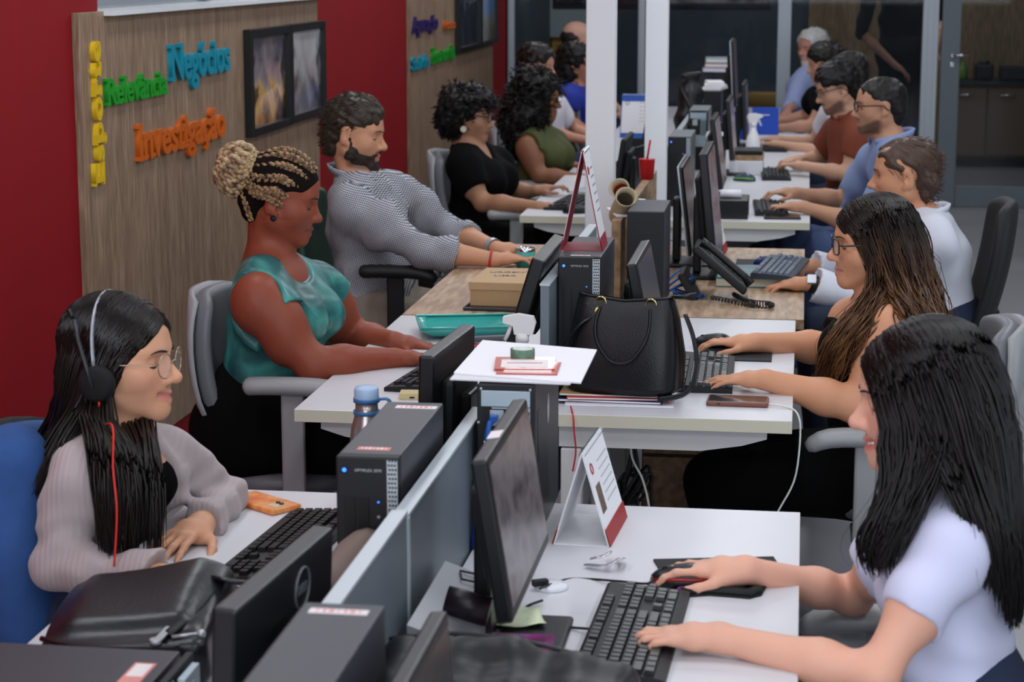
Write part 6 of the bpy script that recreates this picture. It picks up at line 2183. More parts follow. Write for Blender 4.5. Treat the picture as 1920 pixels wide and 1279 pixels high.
# ---------------------------------------------------------------- hair and clothes helpers
def hair_mat(col, rough=0.34):
    return mat('hair_' + col + str(rough), col, rough, spec=0.4, var=0.35, vscale=60)


def cap_prims(hd, t=0.008, ears=True, line=0.0, low=-0.055):
    """scalp hair as a volume: skull grown by t, minus the face and the area before and below the ears"""
    L = [hd.e((-0.012, 0, 0.031), (0.093 + t, 0.0735 + t, 0.080 + t), 0.01), hd.e((0.030, 0, 0.040), (0.056 + t * 0.6, 0.062 + t, 0.054 + t), 0.03),
         hd.cap((-0.06, 0.02, -0.03), (-0.055, 0.02, low), 0.035 + t * 0.5, 0.03, 0.03), hd.cap((-0.06, -0.02, -0.03), (-0.055, -0.02, low), 0.035 + t * .5, 0.03, 0.03)]
    L += [hd.e((0.100, 0, -0.035 + line), (0.066, 0.085, 0.088), 0.012, 's')]
    if ears:
        for q in (-1, 1):
            L += [hd.e((0.050, q * 0.085, -0.030), (0.058, 0.040, 0.058), 0.012, 's'), hd.e((-0.008, q * 0.088, -0.026), (0.028, 0.030, 0.048), 0.010, 's'), hd.e((-0.02, q * 0.085, -0.10), (0.06, 0.035, 0.055), 0.012, 's')]
    return L


def short_hair(p, col, t=0.010, line=0.0, amp=0.004, n=700, length=0.022, h=0.005, low=-0.06, top=0.0, seed=0, rad=0.0011, curl=0.0, name='hair', lift=0.35, label=None, res=1):
    hd = p.hd
    L = cap_prims(hd, t, True, line, low)
    if top:
        L.insert(2, hd.e((0.012, 0, 0.062), (0.075, 0.056, 0.050 + top), 0.03))
    lo, hi = bounds(L, 0.01)
    v, f = surface(L, lo, hi, h, disp=wob(seed + 3, 150, amp))
    sets = []
    if n:
        rs = np.random.RandomState(seed)
        idx = rs.choice(len(v), min(n, len(v)), replace=False)
        q = hd.loc(v[idx])
        nr = q / (np.array([0.09, 0.075, 0.08]) ** 2)
        nr /= np.linalg.norm(nr, axis=1, keepdims=True)
        # combed back and down
        d = np.stack([-0.75 - 0.2 * nr[:, 2], 0.35 * np.sign(q[:, 1]) * np.abs(nr[:, 1]), -0.15 - 0.7 * np.abs(nr[:, 1])], 1) + nr * lift + rs.randn(len(idx), 3) * 0.25
        d /= np.linalg.norm(d, axis=1, keepdims=True)
        Tn = 6
        tt = np.linspace(0, 1, Tn)
        LL = length * rs.uniform(0.6, 1.3, len(idx))
        S = q[:, None, :] - nr[:, None, :] * 0.002 + d[:, None, :] * (LL[:, None] * tt[None])[:, :, None] - nr[:, None, :] * (0.25 * LL[:, None] * tt[None] ** 2)[:, :, None]
        if curl:
            a = tt[None] * 9 + rs.uniform(0, 6.28, len(idx))[:, None]
            S = S + curl * np.stack([np.cos(a), np.sin(a), np.cos(a * 1.3)], -1)
        S[:, :, 1] *= hd.wide
        S = hd.c + (S * hd.sc) @ hd.R.T
        sets.append((S, strand_r(len(idx), Tn, rad, seed)))
    return hair_obj(name, sets, hair_mat(col, 0.45), p.o, p.org, (v, f), label=label)


def lens_pair(*a):
    return None


def W_(x, y, Y):
    return ony(x, y, Y)


def collar(p, m, r=0.062, h=0.035, tilt=0.35, name='collar', open_=0.5):
    n = p.J['neck'] + V(0, 0, 0.012)
    f, l = p.fwd, p.lat
    g = []
    for i in range(4):
        t = i / 3
        row = []
        for j in range(25):
            a = math.pi * (open_ * 0.35) + (2 * math.pi - math.pi * open_ * 0.7) * j / 24
            rr = r + 0.014 * math.sin(t * math.pi) + 0.012 * t
            row.append(n - p.org + f * (math.cos(a) * rr * 1.02 - 0.005) + l * math.sin(a) * rr * 1.02 + V(0, 0, 0.038 * math.sin((t) * 2.6) - 0.028 * math.cos(a) * (0.9) - 0.030 * t))
        g.append(row)
    b = MB(); b.sheet(g, thick=0.004)
    return part(name, b, m, p.o)


def torso_top(p, i, sleeve, neckcut=0.075, vneck=0.0, arms='nf', cuff=0.0):
    L = p.sleeves(i + 0.001, sleeve, arms, cuff) + p.torso(i)
    n = p.J['neck']
    L += [E(n + p.fwd * 0.012 + V(0, 0, 0.045), (neckcut, neckcut, 0.055), 0.01, 's')]
    if vneck:
        L += [C(n + p.fwd * 0.09 + V(0, 0, 0.03), n + p.fwd * (0.13) + V(0, 0, -vneck), 0.045, 0.012, 0.012, 's')]
    return L


def trousers(p, m, name='trousers', i=0.014, h=0.020, disp=None):
    L = p.legs(i) + [C(p.J['pel'] - V(0, 0, 0.0), p.J['pel'] + V(0, 0, 0.08), 0.12 * p.bulk + i, 0.108 * p.bulk + i, 0.05, lat=p.lat, s=1.34 * p.tw)]
    for hp_ in p.hips:
        L.append(E(hp_ - p.fwd * 0.03, np.array([0.118, 0.103, 0.103]) * p.bulk + i, 0.05))
    return p.wear(name, L, m, disp or wob(4, 24, 0.006), h)


def check_mat(name, a, b_, cell):
    def fn(nt, oc):
        mp = N(nt, 'ShaderNodeMapping', {'Vector': oc, 'Scale': (1, 0, 1), 'Rotation': (0, 0.5, 0)})
        c1 = N(nt, 'ShaderNodeTexChecker', {'Vector': mp.outputs[0], 'Scale': 1.0 / cell, 'Color1': (*lin(a), 1), 'Color2': (*lin(b_), 1)})
        return c1.outputs[0]
    return node_mat(name, fn, 0.85)


def rib_mat(name, col, sc=180.0):
    m = mat(name, col, 0.9, sheen=0.2)
    nt = m.node_tree
    if nt.nodes.get('Wave Texture') is None:
        tc = N(nt, 'ShaderNodeTexCoord')
        w = N(nt, 'ShaderNodeTexWave', {'Vector': tc.outputs['Object'], 'Scale': sc / 6.28, 'Distortion': 1.2})
        w.bands_direction = 'X'
        bp = N(nt, 'ShaderNodeBump', {'Height': w.outputs[1], 'Strength': 0.35, 'Distance': 0.002})
        nt.links.new(bp.outputs[0], nt.nodes['Principled BSDF'].inputs['Normal'])
    return m


M_BLKCLOTH = mat('black_cloth', '060607', 0.9, spec=0.15, bump=0.2, bscale=400)
M_NAVYT = mat('navy_trousers', '1c2740', 0.85, bump=0.2, bscale=400)
M_GREYT = mat('beige_trousers', '8a7f74', 0.85, bump=0.2, bscale=300)

# ---------------------------------------------------------------- L1: woman with headset
Y = 3.6
hd = Head(W_(222, 668, Y), (0.995, -0.06, -0.02), (0.03, 0.0, 1), sc=1.03, smile=1.0, nose=1.25, jaw=0.95, chin=1.05)
pA = Person('smiling woman with long dark hair, headset and pale cardigan', 'd39c7c', hd, W_(205, 800, Y), W_(205, 905, Y), W_(190, 1010, Y), W_(165, 1165, Y),
            W_(150, 850, 3.44), W_(312, 822, 3.74), W_(98, 1062, 3.40), W_(428, 935, 3.83), W_(300, 1082, 3.36), W_(378, 982, 3.62),
            fx=1, hn='rest', hf='flat', hdf=(-0.22, -1, -0.06), res=1.1, bust=0.35, lips='c07068', cheek='dd9078', browc='1d1310', brw=0.0038, bulk=0.84, arm=0.74)
tq = pA.torso(0.005)
pA.wear('black_top', tq[:3] + [tq[6], tq[10]] + [E(pA.J['neck'] + pA.fwd * 0.03 + V(0, 0, 0.045), (0.09, 0.09, 0.055), 0.01, 's'), C(pA.J['neck'] + pA.fwd * 0.09 + V(0, 0, 0.03), pA.J['neck'] + pA.fwd * 0.13 + V(0, 0, -0.10), 0.045, 0.012, 0.012, 's')], M_BLKCLOTH, wob(2, 25, 0.003), 0.008)
M_CARD = rib_mat('oatmeal_rib_knit', 'a99c9c')
n_ = pA.J['neck']
L = pA.sleeves(0.012, 1.92, cuff=0.012) + pA.torso(0.013)
L += [C(n_ + pA.fwd * 0.12 + V(0, 0, 0.06), pA.J['pel'] + pA.fwd * 0.16, 0.062, 0.085, 0.012, 's'), E(n_ + V(0, 0, 0.055), (0.075, 0.075, 0.06), 0.01, 's')]
fold = wob(11, 34, 0.006)
pA.wear('cardigan', L, M_CARD, lambda P: fold(P) + 0.003 * np.sin(P[:, 2] * 120 + 3 * np.sin(P[:, 0] * 30)) * np.exp(-((P[:, 2] - 0.80) / 0.05) ** 2), 0.006)
trousers(pA, M_NAVYT)
pA.glasses('b9a58c', True, rx=0.0235, rz=0.0225, round_=True, thick=0.0012, x=0.106, zc=-0.006, label='thin gold round glasses')
hc = '17110f'
ns = -1
P_ = hd.p
gn = [[P_(.080, 0, .066), P_(.066, ns * .048, .048), P_(.040, ns * .074, .010), P_(.018, ns * .086, -.035), P_(0.0, ns * .092, -.10), W_(245, 830, 3.42), W_(258, 930, 3.38), W_(258, 1048, 3.40)],
      [P_(.055, 0, .092), P_(.040, ns * .056, .070), P_(.018, ns * .082, .020), P_(.0, ns * .090, -.035), P_(-.02, ns * .094, -.10), W_(200, 820, 3.40), W_(205, 920, 3.36), W_(212, 1052, 3.38)],
      [P_(.025, 0, .106), P_(.012, ns * .060, .082), P_(-.008, ns * .086, .025), P_(-.022, ns * .090, -.035), P_(-.04, ns * .090, -.10), W_(150, 765, 3.52), W_(112, 820, 3.50), W_(80, 880, 3.46), W_(62, 940, 3.46)],
      [P_(-.010, 0, .110), P_(-.030, ns * .060, .085), P_(-.048, ns * .082, .025), P_(-.060, ns * .080, -.035), P_(-.07, ns * .078, -.10), W_(125, 780, 3.58), W_(80, 850, 3.54), W_(52, 910, 3.50), W_(45, 955, 3.50)],
      [P_(-.040, 0, .108), P_(-.066, ns * .048, .080), P_(-.092, ns * .060, .020), P_(-.098, ns * .052, -.040), P_(-.10, ns * .05, -.10), W_(108, 780, 3.64), W_(62, 850, 3.62), W_(35, 905, 3.58), W_(25, 955, 3.56)],
      [P_(-.060, 0, .100), P_(-.090, ns * .02, .070), P_(-.110, ns * .015, .010), P_(-.112, ns * .01, -.040), P_(-.11, ns * .01, -.10), W_(95, 800, 3.74), W_(50, 860, 3.80), W_(30, 900, 3.80), W_(25, 930, 3.80)]]
gf_ = [[P_(.080, 0, .066), P_(.068, .046, .046), P_(.044, .072, .006), P_(.028, .084, -.04), P_(.02, .088, -.10), W_(278, 850, 3.46), W_(288, 950, 3.41), W_(283, 1045, 3.41)],
       [P_(.050, 0, .096), P_(.036, .058, .072), P_(.012, .084, .015), P_(0.0, .090, -.04), P_(0.0, .092, -.10), W_(290, 840, 3.46), W_(304, 950, 3.42), W_(298, 1040, 3.42)],
       [P_(.0, 0, .110), P_(-.03, .060, .085), P_(-.05, .082, .02), P_(-.06, .08, -.04), P_(-.06, .08, -.10), W_(262, 850, 3.45), W_(270, 950, 3.41), W_(266, 1045, 3.41)],
       [P_(-.060, 0, .100), P_(-.090, .02, .070), P_(-.110, .015, .010), P_(-.112, .02, -.040), P_(-.11, .03, -.10), W_(130, 800, 3.80), W_(90, 870, 3.86), W_(70, 930, 3.86)]]
base = surface(cap_prims(hd, 0.001, False, 0.020, -0.10), *bounds(cap_prims(hd, 0.012, False, 0.0, -0.10), 0.01), 0.006)
gA = gn[:2] + [gn[2][:5] + [W_(178, 800, 3.42), W_(180, 900, 3.37), W_(192, 1050, 3.38)]]
gB = [gn[1][:5] + [W_(165, 765, 3.48), W_(128, 820, 3.44), W_(98, 880, 3.42), W_(80, 935, 3.42)]] + gn[2:]
S1 = push_out(lock_sheet(gA, 520, 19, 1, 0.005, lenvar=0.12, wave=0.008, wfreq=1.3), hd, seed=1)
S1b = push_out(lock_sheet(gB, 900, 19, 3, 0.005, lenvar=0.12, wave=0.004, wfreq=1.2), hd, seed=2)
S2 = push_out(lock_sheet(gf_, 360, 19, 2, 0.006, lenvar=0.10), hd, seed=3)
hair_obj('hair', [(S1, strand_r(520, 19, 0.0026, 1)), (S1b, strand_r(900, 19, 0.0029, 3)), (S2, strand_r(360, 19, 0.0030, 2))], hair_mat(hc, 0.36), pA.o, pA.org, base, label='long straight dark hair with centre parting')
# headset (a thing of its own)
e = thing('headset', 'black and silver headset on the smiling woman, red cord', 'headset', hd.c)
o3 = hd.c
b = MB(); b.tube([P_(-0.005, s * 0.094 * 1.0, z) - o3 if False else P_(-0.004 - 0.018 * max(0, z) / 0.12, y, z) - o3 for (y, z, s) in [(0.1 * math.sin(a) * 1.02, 0.120 * math.cos(a) - 0.005, 1) for a in np.linspace(-1.55, 1.55, 25)]], 0.005, 6, flat=(0.008, 0.0028)); part('headband', b, mat('headband_silver', 'a2a6ad', 0.3, 0.3), e)
for s in (-1, 1):
    b = MB(); b.lathe([(0.026, 0), (0.034, 0.004), (0.034, 0.018), (0.026, 0.024), (0.010, 0.025)], 24, Matrix.Translation(P_(0.002, s * 0.094, -0.030) - o3) @ Matrix([list(r) for r in np.column_stack([hd.R[:, 0], np.cross(hd.R[:, 1] * s, hd.R[:, 0]), hd.R[:, 1] * s])]).to_4x4()); part('ear_cup', b, mat('black_foam', '0b0b0e', 0.8), e)
b = MB(); b.tube([tuple(P_(x, ns * y, z) - o3) for x, y, z in ((-0.040, 0.100, 0.082), (-0.030, 0.110, 0.05), (-0.012, 0.116, 0.0), (0.0, 0.120, -0.035))], 0.0042, 6, flat=(0.0065, 0.004)); part('slider_arm', b, mat('dark_grey_plastic', '2a2e34', 0.35), e)
b = MB(); b.tube([tuple(P_(x, ns * y, z) - o3) for x, y, z in ((-0.042, 0.101, 0.085), (-0.052, 0.098, 0.10))], 0.0045, 6); part('microphone_tip', b, M_BLACK, e)
b = MB(); b.tube([tuple(p - o3) for p in resample([P_(0.010, ns * 0.116, -0.06), P_(0.014, ns * 0.117, -0.10), W_(211, 800, 3.40), W_(212, 880, 3.36), W_(219, 960, 3.34), W_(214, 1062, 3.34)], 30)], 0.0021, 6); part('red_cord', b, mat('cord_red', 'cc2a22', 0.45), e)
b = MB(); b.tube([tuple(p - pA.org) for p in resample([n_ + V(0.02, -0.05, 0.03), n_ + pA.fwd * 0.06 + V(0, 0, -0.02), n_ + pA.fwd * 0.085 + V(0, 0, -0.055), n_ + pA.fwd * 0.06 + V(0.03, 0.04, -0.02)], 20)], 0.0009, 5); part('necklace', b, M_GOLD, pA.o)

# ---------------------------------------------------------------- L2: woman with braided bun
Y = 5.4


def teal_fn(nt, oc):
    n1 = N(nt, 'ShaderNodeTexNoise', {'Vector': oc, 'Scale': 7.0, 'Detail': 3.0, 'Distortion': 0.8})
    return ramp(nt, n1.outputs[0], [(0.32, '24494f'), (0.48, '2b6a6a'), (0.60, '43908a'), (0.74, '62b0a6')])


M_TEAL = node_mat('teal_satin', teal_fn, 0.34)
hd = Head(W_(524, 368, Y), (0.955, 0.14, -0.24), sc=1.08, smile=0.15, nose=0.75, wide=1.02, full=0.5, jaw=1.0, brow=0.8)
pB = Person('woman with blond-brown braided bun in teal sleeveless top', '8c4632', hd, W_(503, 478, Y), W_(520, 590, Y), W_(510, 690, Y), W_(500, 800, Y),
            W_(484, 535, 5.20), W_(588, 515, 5.62), W_(590, 688, 5.18), W_(672, 640, 5.72), W_(738, 672, 5.30), W_(738, 640, 5.58),
            fx=1, hn='type', hf='type', hdn=(1, 0.28, -0.03), hdf=(1, -0.05, -0.1), bust=0.95, bellyr=1.0, bulk=1.22, arm=1.38, res=1.25, lips='7d4238', cheek='7f4a34', browc='140c09', torso_w=1.0, neckr=1.12, brw=0.0030)
L = torso_top(pB, 0.008, 0.10, neckcut=0.088)
for s, sh in ((-1, 'sn'), (1, 'sf')):
    L.append(E(pB.J[sh] + pB.lat * s * 0.062 - V(0, 0, 0.02), (0.085, 0.08, 0.14), 0.015, 's'))
L.append(E(pB.J['neck'] + pB.fwd * 0.10 + V(0, 0, 0.01), (0.05, 0.07, 0.05), 0.02, 's'))
pB.wear('teal_top', L, M_TEAL, wob(21, 26, 0.006), 0.007)
trousers(pB, M_BLKCLOTH, 'black_trousers', i=0.022)
P_ = hd.p
# cornrows: braided ropes lying on the scalp from the hairline back to the bun
M_BRA = mat('hair_braid', '4a3426', 0.5, col2='a8865e', vscale=90)
M_BUN = mat('hair_bun', '6d4f38', 0.5, col2='c9ad84', vscale=45)
base = surface(cap_prims(hd, 0.003, True, 0.004, -0.05), *bounds(cap_prims(hd, 0.006, True, 0.0, -0.05), 0.01), 0.005)
hair_obj('hair', [], mat('cornrow_scalp', '15100d', 0.9, spec=0.1), pB.o, pB.org, base, label='black cornrow scalp hair')


def rope(ctrl, r, m, parent, org, turns=26.0, n=70, name='braid'):
    """three-strand braid along a curve"""
    Bc = resample(ctrl, n)
    t = np.gradient(Bc, axis=0)
    t /= np.linalg.norm(t, axis=1)[:, None] + 1e-9
    u = np.cross(t, [0.15, 1.0, 0.1])
    u /= np.linalg.norm(u, axis=1)[:, None]
    w = np.cross(t, u)
    S = []
    s = np.linspace(0, 1, n) * turns
    for k in range(3):
        a = s + k * 2 * math.pi / 3
        S.append(Bc + u * (np.sin(a) * r * 0.75)[:, None] + w * (np.sin(2 * a) * r * 0.42)[:, None])
    S = np.array(S)
    rr = np.tile(np.concatenate([np.linspace(0.45, 1, 10), np.ones(n - 14), np.linspace(1, 0.7, 4)]) * r * 0.62, (3, 1))
    v, f = tubes(S, rr, 5)
    link(name, np_mesh(name, v - org, f), m, parent)


bun = P_(-0.118, 0, 0.040)
for k, (y0, z0, ym, zm, xs) in enumerate(((-0.005, 0.084, -0.008, 0.114, 0.074), (-0.026, 0.076, -0.034, 0.103, 0.072), (-0.044, 0.058, -0.056, 0.080, 0.062), (-0.058, 0.034, -0.073, 0.050, 0.048), (-0.064, 0.006, -0.080, 0.018, 0.030), (0.024, 0.078, 0.03, 0.104, 0.072), (0.046, 0.058, 0.055, 0.082, 0.06))):
    rope([P_(xs, y0, z0 + 0.002), P_(xs - 0.035, (y0 + ym) / 2 * 1.12, (z0 + zm) / 2 + 0.010), P_(-0.010, ym, zm + 0.003), P_(-0.062, ym * 0.8, zm * 0.80), P_(-0.098, ym * 0.4, 0.05)], 0.0105, M_BRA, pB.o, pB.org, turns=28)
rope([P_(0.018, -0.070, -0.012), P_(-0.02, -0.082, 0.0), P_(-0.06, -0.066, 0.0), P_(-0.095, -0.03, 0.03)], 0.008, M_BRA, pB.o, pB.org, turns=22)
rope([P_(-0.050, -0.060, -0.070), P_(-0.075, -0.055, -0.03), P_(-0.10, -0.02, 0.01)], 0.007, M_BRA, pB.o, pB.org, turns=14)
# the bun: coiled ropes around a core
blob('bun_core', [E(bun, (0.048, 0.048, 0.062), 0.01, R=hd.R)], M_BUN, pB.o, pB.org, 0.006)
rs = np.random.RandomState(4)
for k in range(15):
    a0 = 2 * math.pi * k / 15
    cs = []
    for t in np.linspace(0, 1, 7):
        el = -1.35 + 2.7 * t
        az = a0 + 0.9 * math.sin(t * 2.2) + 0.25
        rx_ = 0.052 + 0.004 * math.sin(5 * t + k)
        cs.append(bun + hd.R @ np.array([rx_ * math.sin(el) * 1.05, rx_ * math.cos(el) * math.cos(az), 0.066 * math.cos(el) * math.sin(az)]))
    rope(cs, 0.0125, M_BUN, pB.o, pB.org, turns=13, n=44)
rope([bun + hd.R @ np.array([0.032, 0.05 * math.cos(a), 0.058 * math.sin(a)]) for a in np.linspace(0, 6.6, 12)], 0.012, mat('hair_blond_wrap', 'b09a6c', 0.5), pB.o, pB.org, turns=50, n=120, name='blond_wrap')
b = MB(); b.ball(P_(0.004, -0.083, -0.047) - pB.org, 0.0055, u=10, v=8)
for k in range(8):
    a = k * math.pi / 4
    b.ball(P_(0.004 + 0.006 * math.cos(a), -0.083, -0.047 + 0.006 * math.sin(a)) - pB.org, 0.0028, u=6, v=4)
part('earring', b, M_BLACK, pB.o)

# ---------------------------------------------------------------- L3: bearded man in a checked shirt
Y = 7.35
hd = Head(W_(662, 246, Y), (0.975, 0.02, -0.18), sc=1.13, male=True, nose=1.15, jaw=1.05, chin=1.1)
pC = Person('bearded man in a small-checked grey shirt reaching to the keyboard', 'cc9676', hd, W_(668, 322, Y), W_(690, 415, Y), W_(700, 500, Y), W_(690, 600, Y),
            W_(662, 362, 7.16), W_(745, 345, 7.56), W_(790, 468, 7.08), W_(842, 432, 7.66), W_(925, 487, 7.10), W_(930, 466, 7.45),
            fx=1, hn='type', hf='type', hdn=(1, 0.18, 0.05), hdf=(1, -0.05, 0.0), male=True, bulk=1.22, arm=1.25, bellyr=0.9, res=1.5, lips='b57468', stubble='3a2c26', browc='2a1d17', torso_w=1.0)
M_CHK = check_mat('navy_white_check', 'c9cbd2', '343946', 0.0048)
L = torso_top(pC, 0.012, 1.42, neckcut=0.082)
f1, f2 = wob(31, 30, 0.007), wob(32, 60, 0.004)
pC.wear('checked_shirt', L, M_CHK, lambda P: f1(P) + f2(P), 0.008)
collar(pC, M_CHK, 0.082, open_=0.55)
trousers(pC, M_GREYT)
short_hair(pC, '33291f', t=0.004, top=0.014, n=1200, length=0.020, seed=3, rad=0.0014, line=0.004, lift=0.30)
q = []
for s_ in (-1, 1):
    q += [hd.cap((0.008, s_ * 0.0625, -0.020), (0.014, s_ * 0.060, -0.070), 0.008, 0.012, 0.02), hd.cap((0.014, s_ * 0.056, -0.072), (0.075, s_ * 0.018, -0.104), 0.019, 0.021, 0.02),
          hd.cap((0.020, s_ * 0.0560, -0.048), (0.068, s_ * 0.034, -0.070), 0.0145, 0.0145, 0.02), hd.cap((0.098, 0, -0.0550), (0.084, s_ * 0.027, -0.062), 0.0052, 0.005, 0.006), hd.cap((0.084, s_ * 0.027, -0.062), (0.080, s_ * 0.024, -0.092), 0.0055, 0.010, 0.01)]
q += [hd.e((0.082, 0, -0.104), (0.022, 0.028, 0.024), 0.02), hd.e((0.090, 0, -0.086), (0.010, 0.014, 0.006), 0.008)]
blob('beard', q, hair_mat('2b211c', 0.6), pC.o, pC.org, 0.0045, wob(5, 190, 0.003))
b = MB(); w_ = pC.J['wn']; dv = nrm(w_ - pC.J['en']); b.lathe([(0.034, -0.004), (0.036, 0), (0.034, 0.004)], 20, Matrix.Translation(w_ - dv * 0.01 - pC.org) @ Vector(dv).to_track_quat('Z', 'Y').to_matrix().to_4x4(), cap=False); part('red_bracelet', b, mat('bracelet_red', 'b8202c', 0.5), pC.o)
b = MB(); w_ = pC.J['wf']; dv = nrm(w_ - pC.J['ef']); b.lathe([(0.035, -0.012), (0.036, 0), (0.035, 0.012)], 20, Matrix.Translation(w_ - dv * 0.02 - pC.org) @ Vector(dv).to_track_quat('Z', 'Y').to_matrix().to_4x4(), cap=False); part('wristwatch', b, M_SILVER, pC.o)

# ---------------------------------------------------------------- L4: woman in black with hoop earring
Y = 9.2
hd = Head(W_(879, 213, Y), (0.985, -0.04, -0.16), sc=1.06, nose=0.9, full=0.2)
pD = Person('woman with short curly dark hair, glasses and black blouse', 'a97b60', hd, W_(873, 268, Y), W_(900, 335, Y), W_(895, 390, Y), W_(880, 450, Y),
            W_(868, 295, 9.02), W_(930, 287, 9.38), W_(905, 380, 8.98), W_(965, 362, 9.46), W_(1010, 388, 8.86), W_(1006, 358, 9.36),
            fx=1, hn='mouse', hf='type', hdn=(1, -0.05, -0.02), hdf=(1, 0.05, 0.22), bust=0.8, bulk=1.08, arm=1.1, bellyr=0.7, res=1.9, lips='8a4c44', browc='1a100d')
pD.wear('black_blouse', torso_top(pD, 0.012, 0.86, neckcut=0.080, vneck=0.10), M_BLKCLOTH, wob(41, 28, 0.007), 0.011)
trousers(pD, M_BLKCLOTH, 'black_trousers', h=0.016)
pD.glasses('120e14', False, 0.021, 0.016, thick=0.0026)
b = MB(); b.lathe([(0.014, 0), (0.014, 0.003)], 18, Matrix.Translation(hd.p(0.004, -0.086, -0.060) - pD.org) @ rotm(R90)); part('earring', b, mat('earring_pearl', 'd9d2c4', 0.3), pD.o)
ML = [hd.e((-0.030, 0, 0.035), (0.105, 0.100, 0.094), 0.02), hd.e((-0.055, 0, -0.030), (0.082, 0.098, 0.080), 0.03), hd.e((0.02, 0, 0.068), (0.088, 0.078, 0.058), 0.03), hd.e((0.092, 0.01, -0.030), (0.062, 0.084, 0.082), 0.012, 's'), hd.e((0.055, -0.115, -0.040), (0.062, 0.05, 0.07), 0.012, 's')]


def curly(p, prims, col, n, r, curl, length, seed, h=0.007, amp=0.008, rough=0.5, freq=110, name='hair', label=None, cf=3.0):
    lo, hi = bounds(prims, 0.02)
    v, f = surface(prims, lo, hi, h, disp=wob(seed, freq, amp))
    rs = np.random.RandomState(seed)
    idx = rs.choice(len(v), n)
    c = v.mean(0)
    nr = v[idx] - c
    nr /= np.linalg.norm(nr, axis=1, keepdims=True)
    Tn = 14
    tt = np.linspace(0, 1, Tn)
    d = nr * 0.5 + rs.randn(n, 3) * 0.35 + np.array([0, 0, -0.55])
    d /= np.linalg.norm(d, axis=1, keepdims=True)
    S = v[idx][:, None, :] - nr[:, None, :] * 0.008 + d[:, None, :] * (length * rs.uniform(0.5, 1.2, n)[:, None] * tt[None])[:, :, None]
    a = tt[None] * cf * 6.28 + rs.uniform(0, 6.28, n)[:, None]
    S = S + curl * np.stack([np.cos(a), np.sin(a), 0.4 * np.cos(a * 1.7)], -1)
    return hair_obj(name, [(S, strand_r(n, Tn, r, seed))], hair_mat(col, rough), p.o, p.org, (v, f), label=label)


curly(pD, ML, '0f0b0b', 900, 0.0022, 0.007, 0.035, 8)

# ---------------------------------------------------------------- L5: woman with large curly hair, olive top
Y = 10.55
hd = Head(W_(1010, 182, Y), (0.97, 0.1, -0.12), sc=1.05)
pE = Person('woman with long voluminous curls in an olive sleeveless top', '8c5d44', hd, W_(1003, 232, Y), W_(1015, 285, Y), W_(1010, 335, Y), W_(985, 400, Y),
            W_(990, 262, 10.36), W_(1040, 255, 10.72), W_(1012, 330, 10.30), W_(1062, 318, 10.82), W_(1090, 335, 10.30), W_(1100, 318, 10.6),
            fx=1, bust=0.9, bulk=1.1, arm=1.12, res=2.4, face=False)
pE.wear('olive_top', torso_top(pE, 0.010, 0.06) + [E(pE.J['sn'] - pE.lat * 0.06 - V(0, 0, 0.02), (0.085, 0.08, 0.14), 0.015, 's')], mat('olive_cloth', '4a4f28', 0.8, bump=0.15, bscale=300), wob(51, 30, 0.006), 0.013)
trousers(pE, M_NAVYT, h=0.02)
c0 = hd.p(-0.02, 0, 0.0)
ML = [hd.e((-0.030, 0, 0.045), (0.118, 0.115, 0.105), 0.03), E(hd.p(-0.06, -0.03, -0.08), (0.125, 0.13, 0.13), 0.04), E(hd.p(-0.075, -0.06, -0.18), (0.105, 0.10, 0.10), 0.04), E(hd.p(-0.10, 0, -0.23), (0.07, 0.10, 0.07), 0.04), hd.e((0.10, 0.02, -0.03), (0.05, 0.08, 0.08), 0.012, 's')]
curly(pE, ML, '120d0c', 1000, 0.0030, 0.010, 0.05, 9, h=0.010, amp=0.012, freq=80)

# ---------------------------------------------------------------- L6..L8, farther left
Y = 11.9
hd = Head(W_(1005, 122, Y), (0.95, -0.25, -0.1), sc=1.08, male=True)
pF = Person('dark-haired person in a white shirt, half hidden by the curls', 'c08a74', hd, W_(1003, 165, Y), W_(1020, 210, Y), W_(1020, 260, Y), W_(1005, 315, Y),
            W_(1000, 190, 11.7), W_(1040, 185, 12.1), W_(1030, 250, 11.65), W_(1080, 245, 12.2), W_(1095, 262, 11.7), W_(1110, 255, 12.1), fx=1, male=True, res=3.0, face=False)
pF.wear('white_shirt', torso_top(pF, 0.012, 0.7), mat('white_cloth', 'd6d3dc', 0.85), wob(61, 30, 0.006), 0.018)
trousers(pF, M_NAVYT, h=0.025)
short_hair(pF, '17100e', t=0.014, n=0, h=0.008, amp=0.006, line=0.0)
Y = 13.2
hd = Head(W_(1080, 116, Y), (0.97, -0.05, -0.1), sc=1.05)
pG = Person('dark-haired woman in a royal blue blouse by the first post', 'b07a62', hd, W_(1076, 158, Y), W_(1080, 195, Y), W_(1078, 235, Y), W_(1072, 285, Y),
            W_(1066, 172, 13.0), W_(1096, 168, 13.4), W_(1062, 228, 12.95), W_(1110, 220, 13.5), W_(1105, 246, 12.9), W_(1140, 240, 13.3), fx=1, res=3.0, face=False, bust=0.5, arm=1.1)
pG.wear('blue_blouse', torso_top(pG, 0.014, 0.35), mat('royal_blue_cloth', '1b2f94', 0.75), wob(62, 30, 0.006), 0.018)
trousers(pG, M_BLKCLOTH, h=0.025)
curly(pG, [hd.e((-0.020, 0, 0.03), (0.112, 0.098, 0.098), 0.02), E(hd.p(-0.05, 0, -0.08), (0.09, 0.10, 0.12), 0.03), hd.e((0.10, 0.02, -0.03), (0.05, 0.08, 0.08), 0.012, 's')], '0f0c0c', 300, 0.003, 0.006, 0.05, 12, h=0.012)
Y = 14.5
hd = Head(W_(1082, 72, Y), (0.96, 0.1, -0.15), sc=1.08, male=True)
